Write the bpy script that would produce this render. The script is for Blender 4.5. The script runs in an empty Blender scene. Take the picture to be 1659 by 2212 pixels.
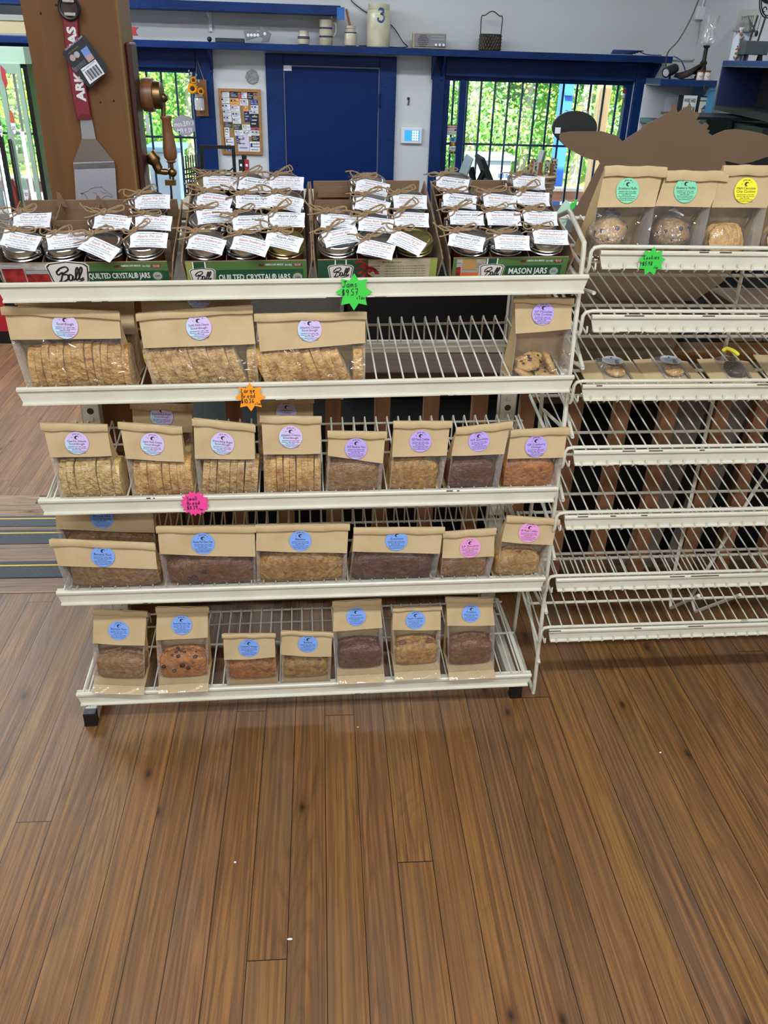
import bpy, bmesh, math, random
from mathutils import Vector, Matrix, noise
random.seed(7)
SC = bpy.context.scene
COL = SC.collection
PI = math.pi
# ---------------------------------------------------------------- camera
FPX, YAW, PITCH, ROLL = 1795.34, 0.0837720, 0.5022496, 0.0310044
CAM = Vector((0, 0, 1.58))
_f = Vector((math.sin(YAW)*math.cos(PITCH), math.cos(YAW)*math.cos(PITCH), -math.sin(PITCH)))
_r0 = Vector((math.cos(YAW), -math.sin(YAW), 0)); _u0 = _r0.cross(_f)
_r = math.cos(ROLL)*_r0 + math.sin(ROLL)*_u0
_u = -math.sin(ROLL)*_r0 + math.cos(ROLL)*_u0
cam = bpy.data.cameras.new('camera'); camo = bpy.data.objects.new('camera', cam); COL.objects.link(camo)
cam.sensor_fit = 'VERTICAL'; cam.sensor_height = 36; cam.lens = FPX/2212*36; cam.clip_start = .02; cam.clip_end = 300
camo.matrix_world = Matrix(((_r.x, _u.x, -_f.x, CAM.x), (_r.y, _u.y, -_f.y, CAM.y), (_r.z, _u.z, -_f.z, CAM.z), (0, 0, 0, 1)))
SC.camera = camo
# ---------------------------------------------------------------- world, sun, lamps, exposure
SC.view_settings.view_transform = 'Standard'; SC.view_settings.look = 'None'
SC.view_settings.gamma = 1; SC.view_settings.use_curve_mapping = False
SC.view_settings.exposure = 1.3
SC.cycles.use_denoising = True
SC.cycles.max_bounces = 7; SC.cycles.diffuse_bounces = 4; SC.cycles.glossy_bounces = 3
SC.cycles.transmission_bounces = 4; SC.cycles.transparent_max_bounces = 16
SC.cycles.caustics_reflective = False; SC.cycles.caustics_refractive = False
SC.cycles.sample_clamp_indirect = 6
W = bpy.data.worlds.new('world'); SC.world = W; W.use_nodes = True
nt = W.node_tree
sky = nt.nodes.new('ShaderNodeTexSky'); sky.sky_type = 'NISHITA'; sky.sun_disc = False
sky.sun_elevation = math.radians(50); sky.sun_rotation = math.radians(200); sky.altitude = 100
bg = nt.nodes['Background']; bg.inputs[1].default_value = 0.55
nt.links.new(sky.outputs[0], bg.inputs[0])
def lamp_area(name, loc, sx, sy, power, rot=(0, 0, 0), col=(1, 1, 1)):
    l = bpy.data.lights.new(name, 'AREA'); l.shape = 'RECTANGLE'; l.size = sx; l.size_y = sy; l.energy = power; l.color = col
    o = bpy.data.objects.new(name, l); COL.objects.link(o); o.location = loc; o.rotation_euler = rot
    return o
sun = bpy.data.lights.new('sun', 'SUN'); sun.energy = 11.0; sun.angle = .01; sun.color = (1, .96, .88)
suno = bpy.data.objects.new('sun', sun); COL.objects.link(suno); suno.location = (5, 14, 12)
suno.rotation_euler = (math.radians(38), 0, math.radians(-25))
# tube lights under the ceiling: one over the aisle, others over the shop floor behind the racks
lamp_area('ceiling_tube_lamp', (0.3, 0.0, 2.95), 3.4, 0.16, 40, col=(.92, .98, 1))
lamp_area('ceiling_tube_lamp', (-0.2, -1.6, 2.95), 3.4, 0.3, 44, col=(.92, .98, 1))
lamp_area('ceiling_tube_lamp', (0.6, 5.2, 2.95), 3.6, 0.3, 44, col=(.86, .95, 1))
lamp_area('ceiling_tube_lamp', (-3.4, 4.5, 2.95), 2.8, 0.35, 55, col=(.86, .95, 1))
lamp_area('ceiling_tube_lamp', (-3.4, 6.2, 2.95), 2.8, 0.35, 50, col=(.86, .95, 1))

# ---------------------------------------------------------------- projection helpers (pixel of the 1659x2212 frame -> world point on a real plane)
def ray(px, py): return _r*((px-829.5)/FPX) + _u*((1106-py)/FPX) + _f
def at(px, py, X=None, Y=None, Z=None):
    r = ray(px, py)
    if Y is not None: return CAM + r*(Y/r.y)
    if Z is not None: return CAM + r*((Z-CAM.z)/r.z)
    return CAM + r*(X/r.x)
def onplane(px, py, P, n):
    r = ray(px, py); return CAM + r*((P-CAM).dot(n)/r.dot(n))

# ---------------------------------------------------------------- materials
def lin(c):
    if isinstance(c, str): c = [int(c[i:i+2], 16)/255 for i in (0, 2, 4)]
    return tuple((x/12.92 if x <= .04045 else ((x+.055)/1.055)**2.4) for x in c[:3]) + (1,)
MATS = {}
def mat(name, col, rough=.5, metal=0, mix=None, bump=None, spec=.5, coat=0, emit=0, stretch=None):
    """mix=(scale, colour2, lo, hi) noise colour variation; bump=(scale, strength)"""
    if name in MATS: return MATS[name]
    m = bpy.data.materials.new(name); m.use_nodes = True; n = m.node_tree.nodes; L = m.node_tree.links
    b = n['Principled BSDF']; b.inputs['Base Color'].default_value = lin(col); b.inputs['Roughness'].default_value = rough
    b.inputs['Metallic'].default_value = metal; b.inputs['Specular IOR Level'].default_value = spec
    b.inputs['Coat Weight'].default_value = coat; b.inputs['Coat Roughness'].default_value = .08
    tc = n.new('ShaderNodeTexCoord'); src = tc.outputs['Object']
    if stretch:
        mp = n.new('ShaderNodeMapping'); mp.inputs['Scale'].default_value = stretch; L.new(src, mp.inputs[0]); src = mp.outputs[0]
    if mix:
        t = n.new('ShaderNodeTexNoise'); t.inputs['Scale'].default_value = mix[0]; t.inputs['Detail'].default_value = 4; L.new(src, t.inputs['Vector'])
        r = n.new('ShaderNodeValToRGB'); r.color_ramp.elements[0].position = mix[2]; r.color_ramp.elements[1].position = mix[3]
        r.color_ramp.elements[0].color = lin(col); r.color_ramp.elements[1].color = lin(mix[1])
        L.new(t.outputs['Fac'], r.inputs[0]); L.new(r.outputs[0], b.inputs['Base Color'])
    if bump:
        t = n.new('ShaderNodeTexNoise'); t.inputs['Scale'].default_value = bump[0]; t.inputs['Detail'].default_value = 3; L.new(src, t.inputs['Vector'])
        k = n.new('ShaderNodeBump'); k.inputs['Strength'].default_value = bump[1]; k.inputs['Distance'].default_value = .01
        L.new(t.outputs['Fac'], k.inputs['Height']); L.new(k.outputs[0], b.inputs['Normal'])
    if emit:
        b.inputs['Emission Color'].default_value = lin(col); b.inputs['Emission Strength'].default_value = emit
    MATS[name] = m; return m
def clear(name, tint=(1, 1, 1), milk=0.0, refl=.06, rough=.05, bump=0.0, bscale=18):
    if name in MATS: return MATS[name]
    m = bpy.data.materials.new(name); m.use_nodes = True; n = m.node_tree.nodes; L = m.node_tree.links
    n.remove(n['Principled BSDF']); out = n['Material Output']
    tr = n.new('ShaderNodeBsdfTransparent'); tr.inputs[0].default_value = (*tint, 1)
    gl = n.new('ShaderNodeBsdfGlossy'); gl.inputs['Roughness'].default_value = rough; gl.inputs[0].default_value = (1, 1, 1, 1)
    fr = n.new('ShaderNodeLayerWeight'); fr.inputs[0].default_value = .25
    ma = n.new('ShaderNodeMath'); ma.operation = 'MULTIPLY_ADD'; ma.inputs[1].default_value = .6; ma.inputs[2].default_value = refl
    L.new(fr.outputs['Fresnel'], ma.inputs[0])
    mx = n.new('ShaderNodeMixShader'); L.new(ma.outputs[0], mx.inputs[0]); L.new(tr.outputs[0], mx.inputs[1]); L.new(gl.outputs[0], mx.inputs[2])
    o = mx.outputs[0]
    if milk:
        df = n.new('ShaderNodeBsdfDiffuse'); df.inputs[0].default_value = (.95, .95, .96, 1)
        m2 = n.new('ShaderNodeMixShader'); m2.inputs[0].default_value = milk; L.new(o, m2.inputs[1]); L.new(df.outputs[0], m2.inputs[2]); o = m2.outputs[0]
    if bump:
        tc = n.new('ShaderNodeTexCoord'); t = n.new('ShaderNodeTexNoise'); t.inputs['Scale'].default_value = bscale; t.inputs['Detail'].default_value = 2; t.inputs['Distortion'].default_value = 1.2
        L.new(tc.outputs['Object'], t.inputs['Vector'])
        k = n.new('ShaderNodeBump'); k.inputs['Strength'].default_value = bump; k.inputs['Distance'].default_value = .02
        L.new(t.outputs['Fac'], k.inputs['Height']); L.new(k.outputs[0], gl.inputs['Normal'])
    L.new(o, out.inputs[0]); MATS[name] = m; return m
def wood(name, c1, c2, axis='Z', rough=.55, scale=1.0, dark=None):
    """solid timber: streaky grain along one axis plus faint rings"""
    if name in MATS: return MATS[name]
    m = bpy.data.materials.new(name); m.use_nodes = True; n = m.node_tree.nodes; L = m.node_tree.links
    b = n['Principled BSDF']; b.inputs['Roughness'].default_value = rough
    tc = n.new('ShaderNodeTexCoord'); mp = n.new('ShaderNodeMapping')
    s = {'X': (1.2, 30, 30), 'Y': (30, 1.2, 30), 'Z': (30, 30, 1.2)}[axis]
    mp.inputs['Scale'].default_value = tuple(q*scale for q in s); L.new(tc.outputs['Object'], mp.inputs[0])
    t = n.new('ShaderNodeTexNoise'); t.inputs['Scale'].default_value = 1; t.inputs['Detail'].default_value = 5; t.inputs['Distortion'].default_value = .6; L.new(mp.outputs[0], t.inputs['Vector'])
    r = n.new('ShaderNodeValToRGB'); r.color_ramp.elements[0].position = .3; r.color_ramp.elements[1].position = .7
    r.color_ramp.elements[0].color = lin(c1); r.color_ramp.elements[1].color = lin(c2)
    L.new(t.outputs['Fac'], r.inputs[0]); L.new(r.outputs[0], b.inputs['Base Color'])
    k = n.new('ShaderNodeBump'); k.inputs['Strength'].default_value = .15; k.inputs['Distance'].default_value = .005
    L.new(t.outputs['Fac'], k.inputs['Height']); L.new(k.outputs[0], b.inputs['Normal'])
    MATS[name] = m; return m
def planks(name, width, length, cols, rough=.34, ax='Y', grey=None):
    """floor boards along Y (or X): own colour per board, seams, grain, knots, wear"""
    m = bpy.data.materials.new(name); m.use_nodes = True; n = m.node_tree.nodes; L = m.node_tree.links
    b = n['Principled BSDF']
    def M(op, a, c=None, d=None):
        q = n.new('ShaderNodeMath'); q.operation = op
        for i, s in enumerate((a, c, d)):
            if s is None: continue
            if isinstance(s, (int, float)): q.inputs[i].default_value = s
            else: L.new(s, q.inputs[i])
        return q.outputs[0]
    g = n.new('ShaderNodeNewGeometry'); sp = n.new('ShaderNodeSeparateXYZ'); L.new(g.outputs['Position'], sp.inputs[0])
    x, y = (sp.outputs[0], sp.outputs[1]) if ax == 'Y' else (sp.outputs[1], sp.outputs[0])
    u = M('DIVIDE', x, width); iu = M('FLOOR', u); fu = M('SUBTRACT', u, iu)
    w1 = n.new('ShaderNodeTexWhiteNoise'); w1.noise_dimensions = '1D'; L.new(iu, w1.inputs['W'])
    v = M('ADD', M('DIVIDE', y, length), M('MULTIPLY', w1.outputs['Value'], 7.3)); iv = M('FLOOR', v); fv = M('SUBTRACT', v, iv)
    cv = n.new('ShaderNodeCombineXYZ'); L.new(iu, cv.inputs[0]); L.new(iv, cv.inputs[1])
    w2 = n.new('ShaderNodeTexWhiteNoise'); w2.noise_dimensions = '2D'; L.new(cv.outputs[0], w2.inputs['Vector'])
    bid = w2.outputs['Value']
    # grain coordinates: stretched along the board, shifted per board
    gx = M('ADD', M('MULTIPLY', x, 1.0), M('MULTIPLY', bid, 31.0)); gy = M('ADD', M('MULTIPLY', y, 1.0), M('MULTIPLY', bid, 17.0))
    def noise_(sx, sy, det, dist=0.0):
        c = n.new('ShaderNodeCombineXYZ'); L.new(M('MULTIPLY', gx, sx), c.inputs[0]); L.new(M('MULTIPLY', gy, sy), c.inputs[1])
        t = n.new('ShaderNodeTexNoise'); t.inputs['Scale'].default_value = 1; t.inputs['Detail'].default_value = det; t.inputs['Distortion'].default_value = dist
        L.new(c.outputs[0], t.inputs['Vector']); return t.outputs['Fac']
    warp = noise_(9, 1.5, 2, .4)                       # wide swirls
    rings = M('FRACT', M('ADD', M('MULTIPLY', warp, 13.0), M('MULTIPLY', gx, 22.0)))
    rings = M('SMOOTH_MIN', rings, M('MULTIPLY', M('SUBTRACT', 1.0, rings), 4.0), .2)
    fine = noise_(230, 5, 3); mid = noise_(40, 1.6, 4, .5)
    # knots
    kc = n.new('ShaderNodeCombineXYZ'); L.new(M('MULTIPLY', gx, 7.0), kc.inputs[0]); L.new(M('MULTIPLY', gy, 3.2), kc.inputs[1])
    vo = n.new('ShaderNodeTexVoronoi'); vo.voronoi_dimensions = '2D'; vo.inputs['Scale'].default_value = 1; vo.inputs['Randomness'].default_value = 1; L.new(kc.outputs[0], vo.inputs['Vector'])
    vsel = M('GREATER_THAN', M('FRACT', M('MULTIPLY', M('ADD', vo.outputs['Color'], 0.0), 9.7)), .70)
    knot = M('MULTIPLY', M('SUBTRACT', 1.0, M('SMOOTHSTEP', vo.outputs['Distance'], .035, .075) if False else M('MINIMUM', M('MULTIPLY', vo.outputs['Distance'], 13.0), 1.0)), vsel)
    halo = M('MULTIPLY', M('SUBTRACT', 1.0, M('MINIMUM', M('MULTIPLY', vo.outputs['Distance'], 4.5), 1.0)), vsel)
    r = n.new('ShaderNodeValToRGB'); e = r.color_ramp.elements; e[0].color = lin(cols[0]); e[1].color = lin(cols[-1]); e[0].position = .0; e[1].position = 1
    for i, c in enumerate(cols[1:-1]):
        q = e.new((i+1)/(len(cols)-1)); q.color = lin(c)
    L.new(bid, r.inputs[0])
    def mixc(fac, a, c2, mode='MIX'):
        q = n.new('ShaderNodeMixRGB'); q.blend_type = mode
        if isinstance(fac, float): q.inputs[0].default_value = fac
        else: L.new(fac, q.inputs[0])
        L.new(a, q.inputs[1])
        if isinstance(c2, tuple): q.inputs[2].default_value = c2
        else: L.new(c2, q.inputs[2])
        return q.outputs[0]
    c = r.outputs[0]
    cw = noise_(9, .55, 1.0, .1); cr = M('ABSOLUTE', M('SUBTRACT', M('FRACT', M('MULTIPLY', cw, 22.0)), .5)); cr = M('MULTIPLY', M('MAXIMUM', M('SUBTRACT', cr, .28), 0.0), 4.2)
    csel = M('GREATER_THAN', M('FRACT', M('MULTIPLY', bid, 5.7)), .45)
    c = mixc(M('MULTIPLY', M('MULTIPLY', cr, csel), .48), c, lin('472d19'))
    rg = M('MULTIPLY', M('POWER', M('MAXIMUM', rings, 0.0), 2.0), M('MINIMUM', M('MULTIPLY', M('MAXIMUM', M('SUBTRACT', noise_(6, .7, 2), .42), 0.0), 7.0), 1.0))
    c = mixc(M('MULTIPLY', rg, .35), c, lin('4a301c'))
    st = noise_(120, 1.1, 4, .3)
    c = mixc(M('MINIMUM', M('MULTIPLY', M('MAXIMUM', M('SUBTRACT', .52, st), 0.0), 4.0), .42), c, lin('4b3220'))
    c = mixc(M('MINIMUM', M('MULTIPLY', M('MAXIMUM', M('SUBTRACT', st, .55), 0.0), 3.5), .30), c, lin('9c6c36'))
    c = mixc(M('MINIMUM', M('MULTIPLY', M('MAXIMUM', M('SUBTRACT', .5, fine), 0.0), 3.0), .40), c, lin('3f2a1a'))
    c = mixc(M('MINIMUM', M('MULTIPLY', M('MAXIMUM', M('SUBTRACT', mid, .52), 0.0), 3.5), .40), c, lin('54402f'))
    big = noise_(2.2, .8, 3, .3)
    c = mixc(M('MULTIPLY', M('MAXIMUM', M('SUBTRACT', big, .5), 0.0), 2.2), c, lin('6a5342'))
    c = mixc(M('MULTIPLY', halo, .6), c, lin('5a3314'))
    c = mixc(knot, c, lin('1c0e08'))
    s1 = M('MINIMUM', fu, M('SUBTRACT', 1.0, fu)); seam = M('LESS_THAN', s1, .0009/width)
    s2 = M('MINIMUM', fv, M('SUBTRACT', 1.0, fv)); seam2 = M('LESS_THAN', s2, .0011/length)
    sm = M('MAXIMUM', seam, seam2)
    c = mixc(sm, c, lin('150c07'))
    L.new(c, b.inputs['Base Color'])
    L.new(M('ADD', M('MULTIPLY', mid, .25), rough+.02), b.inputs['Roughness'])
    b.inputs['Specular IOR Level'].default_value = .42
    k = n.new('ShaderNodeBump'); k.inputs['Strength'].default_value = .35; k.inputs['Distance'].default_value = .002
    L.new(M('SUBTRACT', M('ADD', M('MULTIPLY', fine, .5), M('MULTIPLY', rings, .25)), M('MULTIPLY', sm, 1.5)), k.inputs['Height']); L.new(k.outputs[0], b.inputs['Normal'])
    MATS[name] = m; return m

M_FLOOR = planks('wide_pine_boards', .0795, 2.3, ['7d562e', '835b31', '79532e', '876034', '805831', '7b583e', '855c2e', '7c5530'])
M_FLOOR2 = planks('lower_pine_boards', .0795, 2.3, ['7a563f', '8a6548', '74533f', '8f6a4c'], rough=.3)
M_TREAD = planks('tread_boards', .085, 3.0, ['8a6a50', '967a62', '80624c'], rough=.4, ax='X')
M_WALL = mat('white_painted_wall', 'c9c9cc', .7, bump=(40, .05))
M_BLUE = mat('navy_blue_paint', '082455', .38, bump=(60, .25), mix=(3, '0d2e66', .4, .7), spec=.22)
M_BLUE_D = mat('door_blue_paint', '072257', .45, bump=(80, .05), spec=.15)
M_CEIL = mat('ceiling_white', 'd8d8d4', .8)
M_CREAM = mat('cream_enamel', 'd0ccbd', .38, mix=(9, 'c8c3b2', .45, .7), bump=(90, .02))
M_CHIP = mat('chipped_rust', '3f2c24', .8)
M_KRAFT = mat('kraft_paper', 'c2a983', .78, mix=(14, 'b99f77', .4, .65), bump=(9, .35))
M_KRAFT_D = mat('kraft_paper_fold', 'c0a57a', .8, bump=(16, .3))
M_CARD = mat('corrugated_cardboard', '8c7058', .85, mix=(18, '83684f', .4, .7), bump=(120, .08), stretch=(1, 1, 6))
M_CARD_L = mat('cardboard_edge', 'a68a6e', .85)
M_COW = mat('brown_cardboard', '705a47', .85, mix=(6, '6b5643', .4, .7))
M_FILM = clear('clear_cellophane', milk=.02, refl=.035, rough=.06, bump=.9, bscale=14)
M_FILM_S = clear('cellophane_gusset', milk=.24, refl=.07, rough=.15, bump=.5, bscale=10)
M_GLASS = clear('window_glass', refl=.02, rough=.01)
M_JARGLASS = clear('jar_glass', refl=.05, rough=.03)
M_TIN = mat('tinned_steel_lid', 'c4c4c6', .24, metal=1, bump=(30, .04))
M_BRASSLID = mat('golden_tin_lid', 'c9bd86', .25, metal=1, bump=(30, .04))
M_TWINE = mat('jute_twine', '9c8161', .9, bump=(500, .5))
M_PAPER = mat('white_paper', 'e4e5ee', .75)
M_INK = mat('black_ink', '23202a', .7)
M_INKR = mat('red_ink', 'a8453f', .7)
M_INKO = mat('orange_ink', 'b87d55', .7)
M_BLACK = mat('black_plastic', '0e0e10', .45)
M_BLACKM = mat('matte_black', '08080a', .7)
M_WHITE = mat('white_plastic', 'dcdde0', .45)
M_STEEL = mat('brushed_steel', 'b4b4b8', .32, metal=1, bump=(200, .05), stretch=(1, 1, 20))
M_STONE = mat('salt_glaze_stoneware', 'b8ad98', .35, mix=(20, 'a99d88', .45, .7), coat=.4)
M_BALU = wood('redwood_baluster', '7d5437', '9a6b49', 'Z')
M_RAIL = wood('pine_rail', '462d18', '654626', 'X', .8)
M_POST = wood('cedar_post_shaded', '5c3b18', '7a4d20', 'Z', .6, .5)  # cedar darkened in colour for the shade on the post front, lit from behind
M_POSTS = wood('cedar_post_lit_side', '6e5230', '8c6c40', 'Z', .6, .5)  # paler copy of the same cedar, painting in the lighter right side
M_GREYW = wood('weathered_grey_board', '5b5148', '7b7166', 'Z')
M_BRASS = mat('aged_brass', '8a6f48', .35, metal=1, mix=(12, '6e5a44', .4, .7))
M_OAK = wood('turned_oak', '5e3c22', '85583a', 'Z', .35, 1.5)

# ---------------------------------------------------------------- mesh building
class G:
    def __init__(s): s.v = []; s.f = []; s.m = []
    def add(s, vs, fs, mi=0):
        o = len(s.v); s.v += [Vector(p) for p in vs]; s.f += [tuple(i+o for i in f) for f in fs]; s.m += [mi]*len(fs); return s
    def box(s, a, b, mi=0, bev=0):
        x0, y0, z0 = [min(a[i], b[i]) for i in range(3)]; x1, y1, z1 = [max(a[i], b[i]) for i in range(3)]
        P = [(x0,y0,z0),(x1,y0,z0),(x1,y1,z0),(x0,y1,z0),(x0,y0,z1),(x1,y0,z1),(x1,y1,z1),(x0,y1,z1)]
        return s.add(P, [(0,3,2,1),(4,5,6,7),(0,1,5,4),(1,2,6,5),(2,3,7,6),(3,0,4,7)], mi)
    def hexa(s, P, mi=0):
        return s.add(P, [(0,3,2,1),(4,5,6,7),(0,1,5,4),(1,2,6,5),(2,3,7,6),(3,0,4,7)], mi)
    def tube(s, pts, r, seg=8, mi=0, cap=True, closed=False):
        pts = [Vector(p) for p in pts]; N = len(pts); rs = r if isinstance(r, (list, tuple)) else [r]*N
        t0 = (pts[1]-pts[0]).normalized(); up = Vector((0, 0, 1)) if abs(t0.z) < .9 else Vector((1, 0, 0))
        n0 = t0.cross(up).normalized(); rings = []
        for i, p in enumerate(pts):
            if closed: t = pts[(i+1) % N]-pts[i-1]
            else: t = (pts[min(i+1, N-1)]-pts[max(i-1, 0)])
            t = t.normalized() if t.length > 1e-9 else t0
            n0 = (n0 - t*n0.dot(t)); n0 = n0.normalized() if n0.length > 1e-6 else t.orthogonal().normalized()
            b = t.cross(n0); rings.append([p + (n0*math.cos(2*PI*k/seg)+b*math.sin(2*PI*k/seg))*rs[i] for k in range(seg)])
        vs = [q for rr in rings for q in rr]; fs = []
        for i in range(N if closed else N-1):
            j = (i+1) % N
            for k in range(seg): fs.append((i*seg+k, i*seg+(k+1) % seg, j*seg+(k+1) % seg, j*seg+k))
        if cap and not closed: fs += [tuple(reversed(range(seg))), tuple(range((N-1)*seg, N*seg))]
        return s.add(vs, fs, mi)
    def lathe(s, prof, c=(0, 0, 0), seg=24, mi=0, axis='Z', mis=None):
        c = Vector(c); vs = []; fs = []; N = len(prof)
        for r, z in prof:
            for k in range(seg):
                a = 2*PI*k/seg
                if axis == 'Z': p = (r*math.cos(a), r*math.sin(a), z)
                elif axis == 'Y': p = (r*math.cos(a), z, r*math.sin(a))
                else: p = (z, r*math.cos(a), r*math.sin(a))
                vs.append(c+Vector(p))
        for i in range(N-1):
            for k in range(seg): fs.append((i*seg+k, i*seg+(k+1) % seg, (i+1)*seg+(k+1) % seg, (i+1)*seg+k))
        if prof[0][0] > 1e-5: fs.append(tuple(reversed(range(seg))))
        if prof[-1][0] > 1e-5: fs.append(tuple(range((N-1)*seg, N*seg)))
        return s.add(vs, fs, mi)
    def grid(s, fn, nu, nv, mi=0):
        vs = [fn(i/nu, j/nv) for j in range(nv+1) for i in range(nu+1)]
        return s.add(vs, [(j*(nu+1)+i, j*(nu+1)+i+1, (j+1)*(nu+1)+i+1, (j+1)*(nu+1)+i) for j in range(nv) for i in range(nu)], mi)
    def poly(s, pts, th, n, mi=0):
        """flat outline (list of world points) given thickness th along n"""
        pts = [Vector(p) for p in pts]; N = len(pts); n = Vector(n)*th
        return s.add(pts+[p+n for p in pts], [tuple(range(N)), tuple(reversed(range(N, 2*N)))]+[(i, (i+1) % N, N+(i+1) % N, N+i) for i in range(N)], mi)
    def ball(s, c, r, mi=0, u=12, w=8):
        r = r if isinstance(r, (tuple, list)) else (r, r, r); c = Vector(c)
        return s.grid(lambda a, b: c+Vector((r[0]*math.sin(PI*b)*math.cos(2*PI*a), r[1]*math.sin(PI*b)*math.sin(2*PI*a), r[2]*math.cos(PI*b))), u, w, mi)
    def xf(s, M):
        s.v = [M @ p for p in s.v]; return s
    def merge(s, o, mi=None):
        k = len(s.v); s.v += o.v; s.f += [tuple(i+k for i in f) for f in o.f]; s.m += (o.m if mi is None else [mi]*len(o.f)); return s
WM = {}
def wmat(o):
    return WM.get(o.name, Matrix())
def mesh_of(name, g, ms, smooth=False):
    me = bpy.data.meshes.new(name); me.from_pydata([tuple(p) for p in g.v], [], g.f)
    for m in (ms if isinstance(ms, (list, tuple)) else [ms]): me.materials.append(m)
    if any(g.m): me.polygons.foreach_set('material_index', g.m)
    me.validate()
    bm = bmesh.new(); bm.from_mesh(me); bmesh.ops.recalc_face_normals(bm, faces=bm.faces); bm.to_mesh(me); bm.free()
    if smooth:
        me.polygons.foreach_set('use_smooth', [True]*len(me.polygons))
        try: me.set_sharp_from_angle(angle=math.radians(smooth if smooth is not True else 40))
        except Exception: pass
    me.update(); return me
def obj(name, g, m, parent=None, label=None, cat=None, group=None, kind=None, smooth=False, bevel=0, local=False):
    if parent is None:
        xs = [p.x for p in g.v]; ys = [p.y for p in g.v]; zs = [p.z for p in g.v]
        T = Matrix.Translation(((min(xs)+max(xs))/2, (min(ys)+max(ys))/2, min(zs)))
        if not local: g.xf(T.inverted())
    else:
        T = wmat(parent)
        if not local: g.xf(T.inverted())
    me = mesh_of(name, g, m, smooth); o = bpy.data.objects.new(name, me); COL.objects.link(o)
    if parent is None:
        if not local: o.matrix_world = T
        WM[o.name] = T.copy()
    else:
        o.parent = parent; WM[o.name] = T.copy()
    if bevel:
        b = o.modifiers.new('bevel', 'BEVEL'); b.width = bevel; b.segments = 2; b.limit_method = 'ANGLE'
    if label: o['label'] = label
    if cat: o['category'] = cat
    if group: o['group'] = group
    if kind: o['kind'] = kind
    return o
def thing(name, label, cat, loc=(0, 0, 0), M=None, group=None, kind=None):
    o = bpy.data.objects.new(name, None); COL.objects.link(o); o.empty_display_size = .05
    T = M if M is not None else Matrix.Translation(loc); o.matrix_world = T; WM[o.name] = T.copy()
    if label: o['label'] = label
    if cat: o['category'] = cat
    if group: o['group'] = group
    if kind: o['kind'] = kind
    return o
def share(src, parent, M=None, label=None):
    """a part that shares another part's mesh"""
    o = src.copy(); COL.objects.link(o); o.parent = parent
    if M is not None: o.matrix_local = M
    if label: o['label'] = label
    return o
# ---------------------------------------------------------------- lettering
_TX = {}
def text_g(body, res=2, bold=0.0, shear=0.0):
    key = (body, res, bold, shear)
    if key not in _TX:
        cu = bpy.data.curves.new('t', 'FONT'); cu.body = body; cu.size = 1; cu.resolution_u = res; cu.offset = bold; cu.shear = shear
        cu.align_x = 'CENTER'; cu.align_y = 'CENTER'; cu.fill_mode = 'FRONT' if hasattr(cu, 'fill_mode') else cu.fill_mode
        ob = bpy.data.objects.new('t', cu); COL.objects.link(ob)
        dg = bpy.context.evaluated_depsgraph_get(); me = bpy.data.meshes.new_from_object(ob.evaluated_get(dg))
        vs = [v.co.copy() for v in me.vertices]; fs = [tuple(p.vertices) for p in me.polygons]
        bpy.data.objects.remove(ob); bpy.data.curves.remove(cu); bpy.data.meshes.remove(me)
        x0 = min((v.x for v in vs), default=0); x1 = max((v.x for v in vs), default=1)
        _TX[key] = (vs, fs, x1-x0, (x0+x1)/2)
    return _TX[key]
def put_text(g, body, frame, u, v, size, width=None, mi=0, bold=0.0, shear=0.0, res=2, rot=0):
    """frame maps (u, v) to world: (origin, U, V); text centred at u, v"""
    vs, fs, w, cx = text_g(body, res, bold, shear); O, U, V = frame
    sx = size if width is None else width/max(w, 1e-6)
    c, s_ = math.cos(rot), math.sin(rot)
    P = []
    for p in vs:
        a, b = (p.x-cx)*sx, p.y*size; P.append(O + U*(u+a*c-b*s_) + V*(v+a*s_+b*c))
    g.add(P, fs, mi); return g
def stroke(g, frame, pts, w, mi=0, lift=0.0002):
    """pen stroke as a flat ribbon in a frame"""
    O, U, V = frame; N = U.cross(V).normalized()*lift; L = []
    for i, p in enumerate(pts):
        a = Vector(pts[max(i-1, 0)]); b = Vector(pts[min(i+1, len(pts)-1)]); t = (b-a)
        t = t.normalized() if t.length > 1e-9 else Vector((1, 0)); nrm = Vector((-t.y, t.x))*w/2
        for sg in (1, -1): q = Vector(p)+nrm*sg; L.append(O+U*q.x+V*q.y+N)
    g.add(L, [(2*i, 2*i+1, 2*i+3, 2*i+2) for i in range(len(pts)-1)], mi); return g
def rect(g, frame, u0, v0, u1, v1, mi=0, lift=0.0):
    O, U, V = frame; N = U.cross(V).normalized()*lift
    g.add([O+U*a+V*b+N for a, b in ((u0, v0), (u1, v0), (u1, v1), (u0, v1))], [(0, 1, 2, 3)], mi); return g
def disc(g, frame, u, v, ru, rv=None, mi=0, lift=0.0, n=32):
    rv = rv or ru; O, U, V = frame; N = U.cross(V).normalized()*lift
    g.add([O+U*(u+ru*math.cos(2*PI*k/n))+V*(v+rv*math.sin(2*PI*k/n))+N for k in range(n)], [tuple(range(n))], mi); return g
def smoothpts(P, k=4):
    """Catmull-Rom through P"""
    P = [Vector(p) for p in P]; out = []
    for i in range(len(P)-1):
        a, b, c, d = P[max(i-1, 0)], P[i], P[i+1], P[min(i+2, len(P)-1)]
        for j in range(k):
            t = j/k; out.append(.5*((2*b)+(c-a)*t+(2*a-5*b+4*c-d)*t*t+(3*b-a-3*c+d)*t**3))
    out.append(P[-1]); return out

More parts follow.
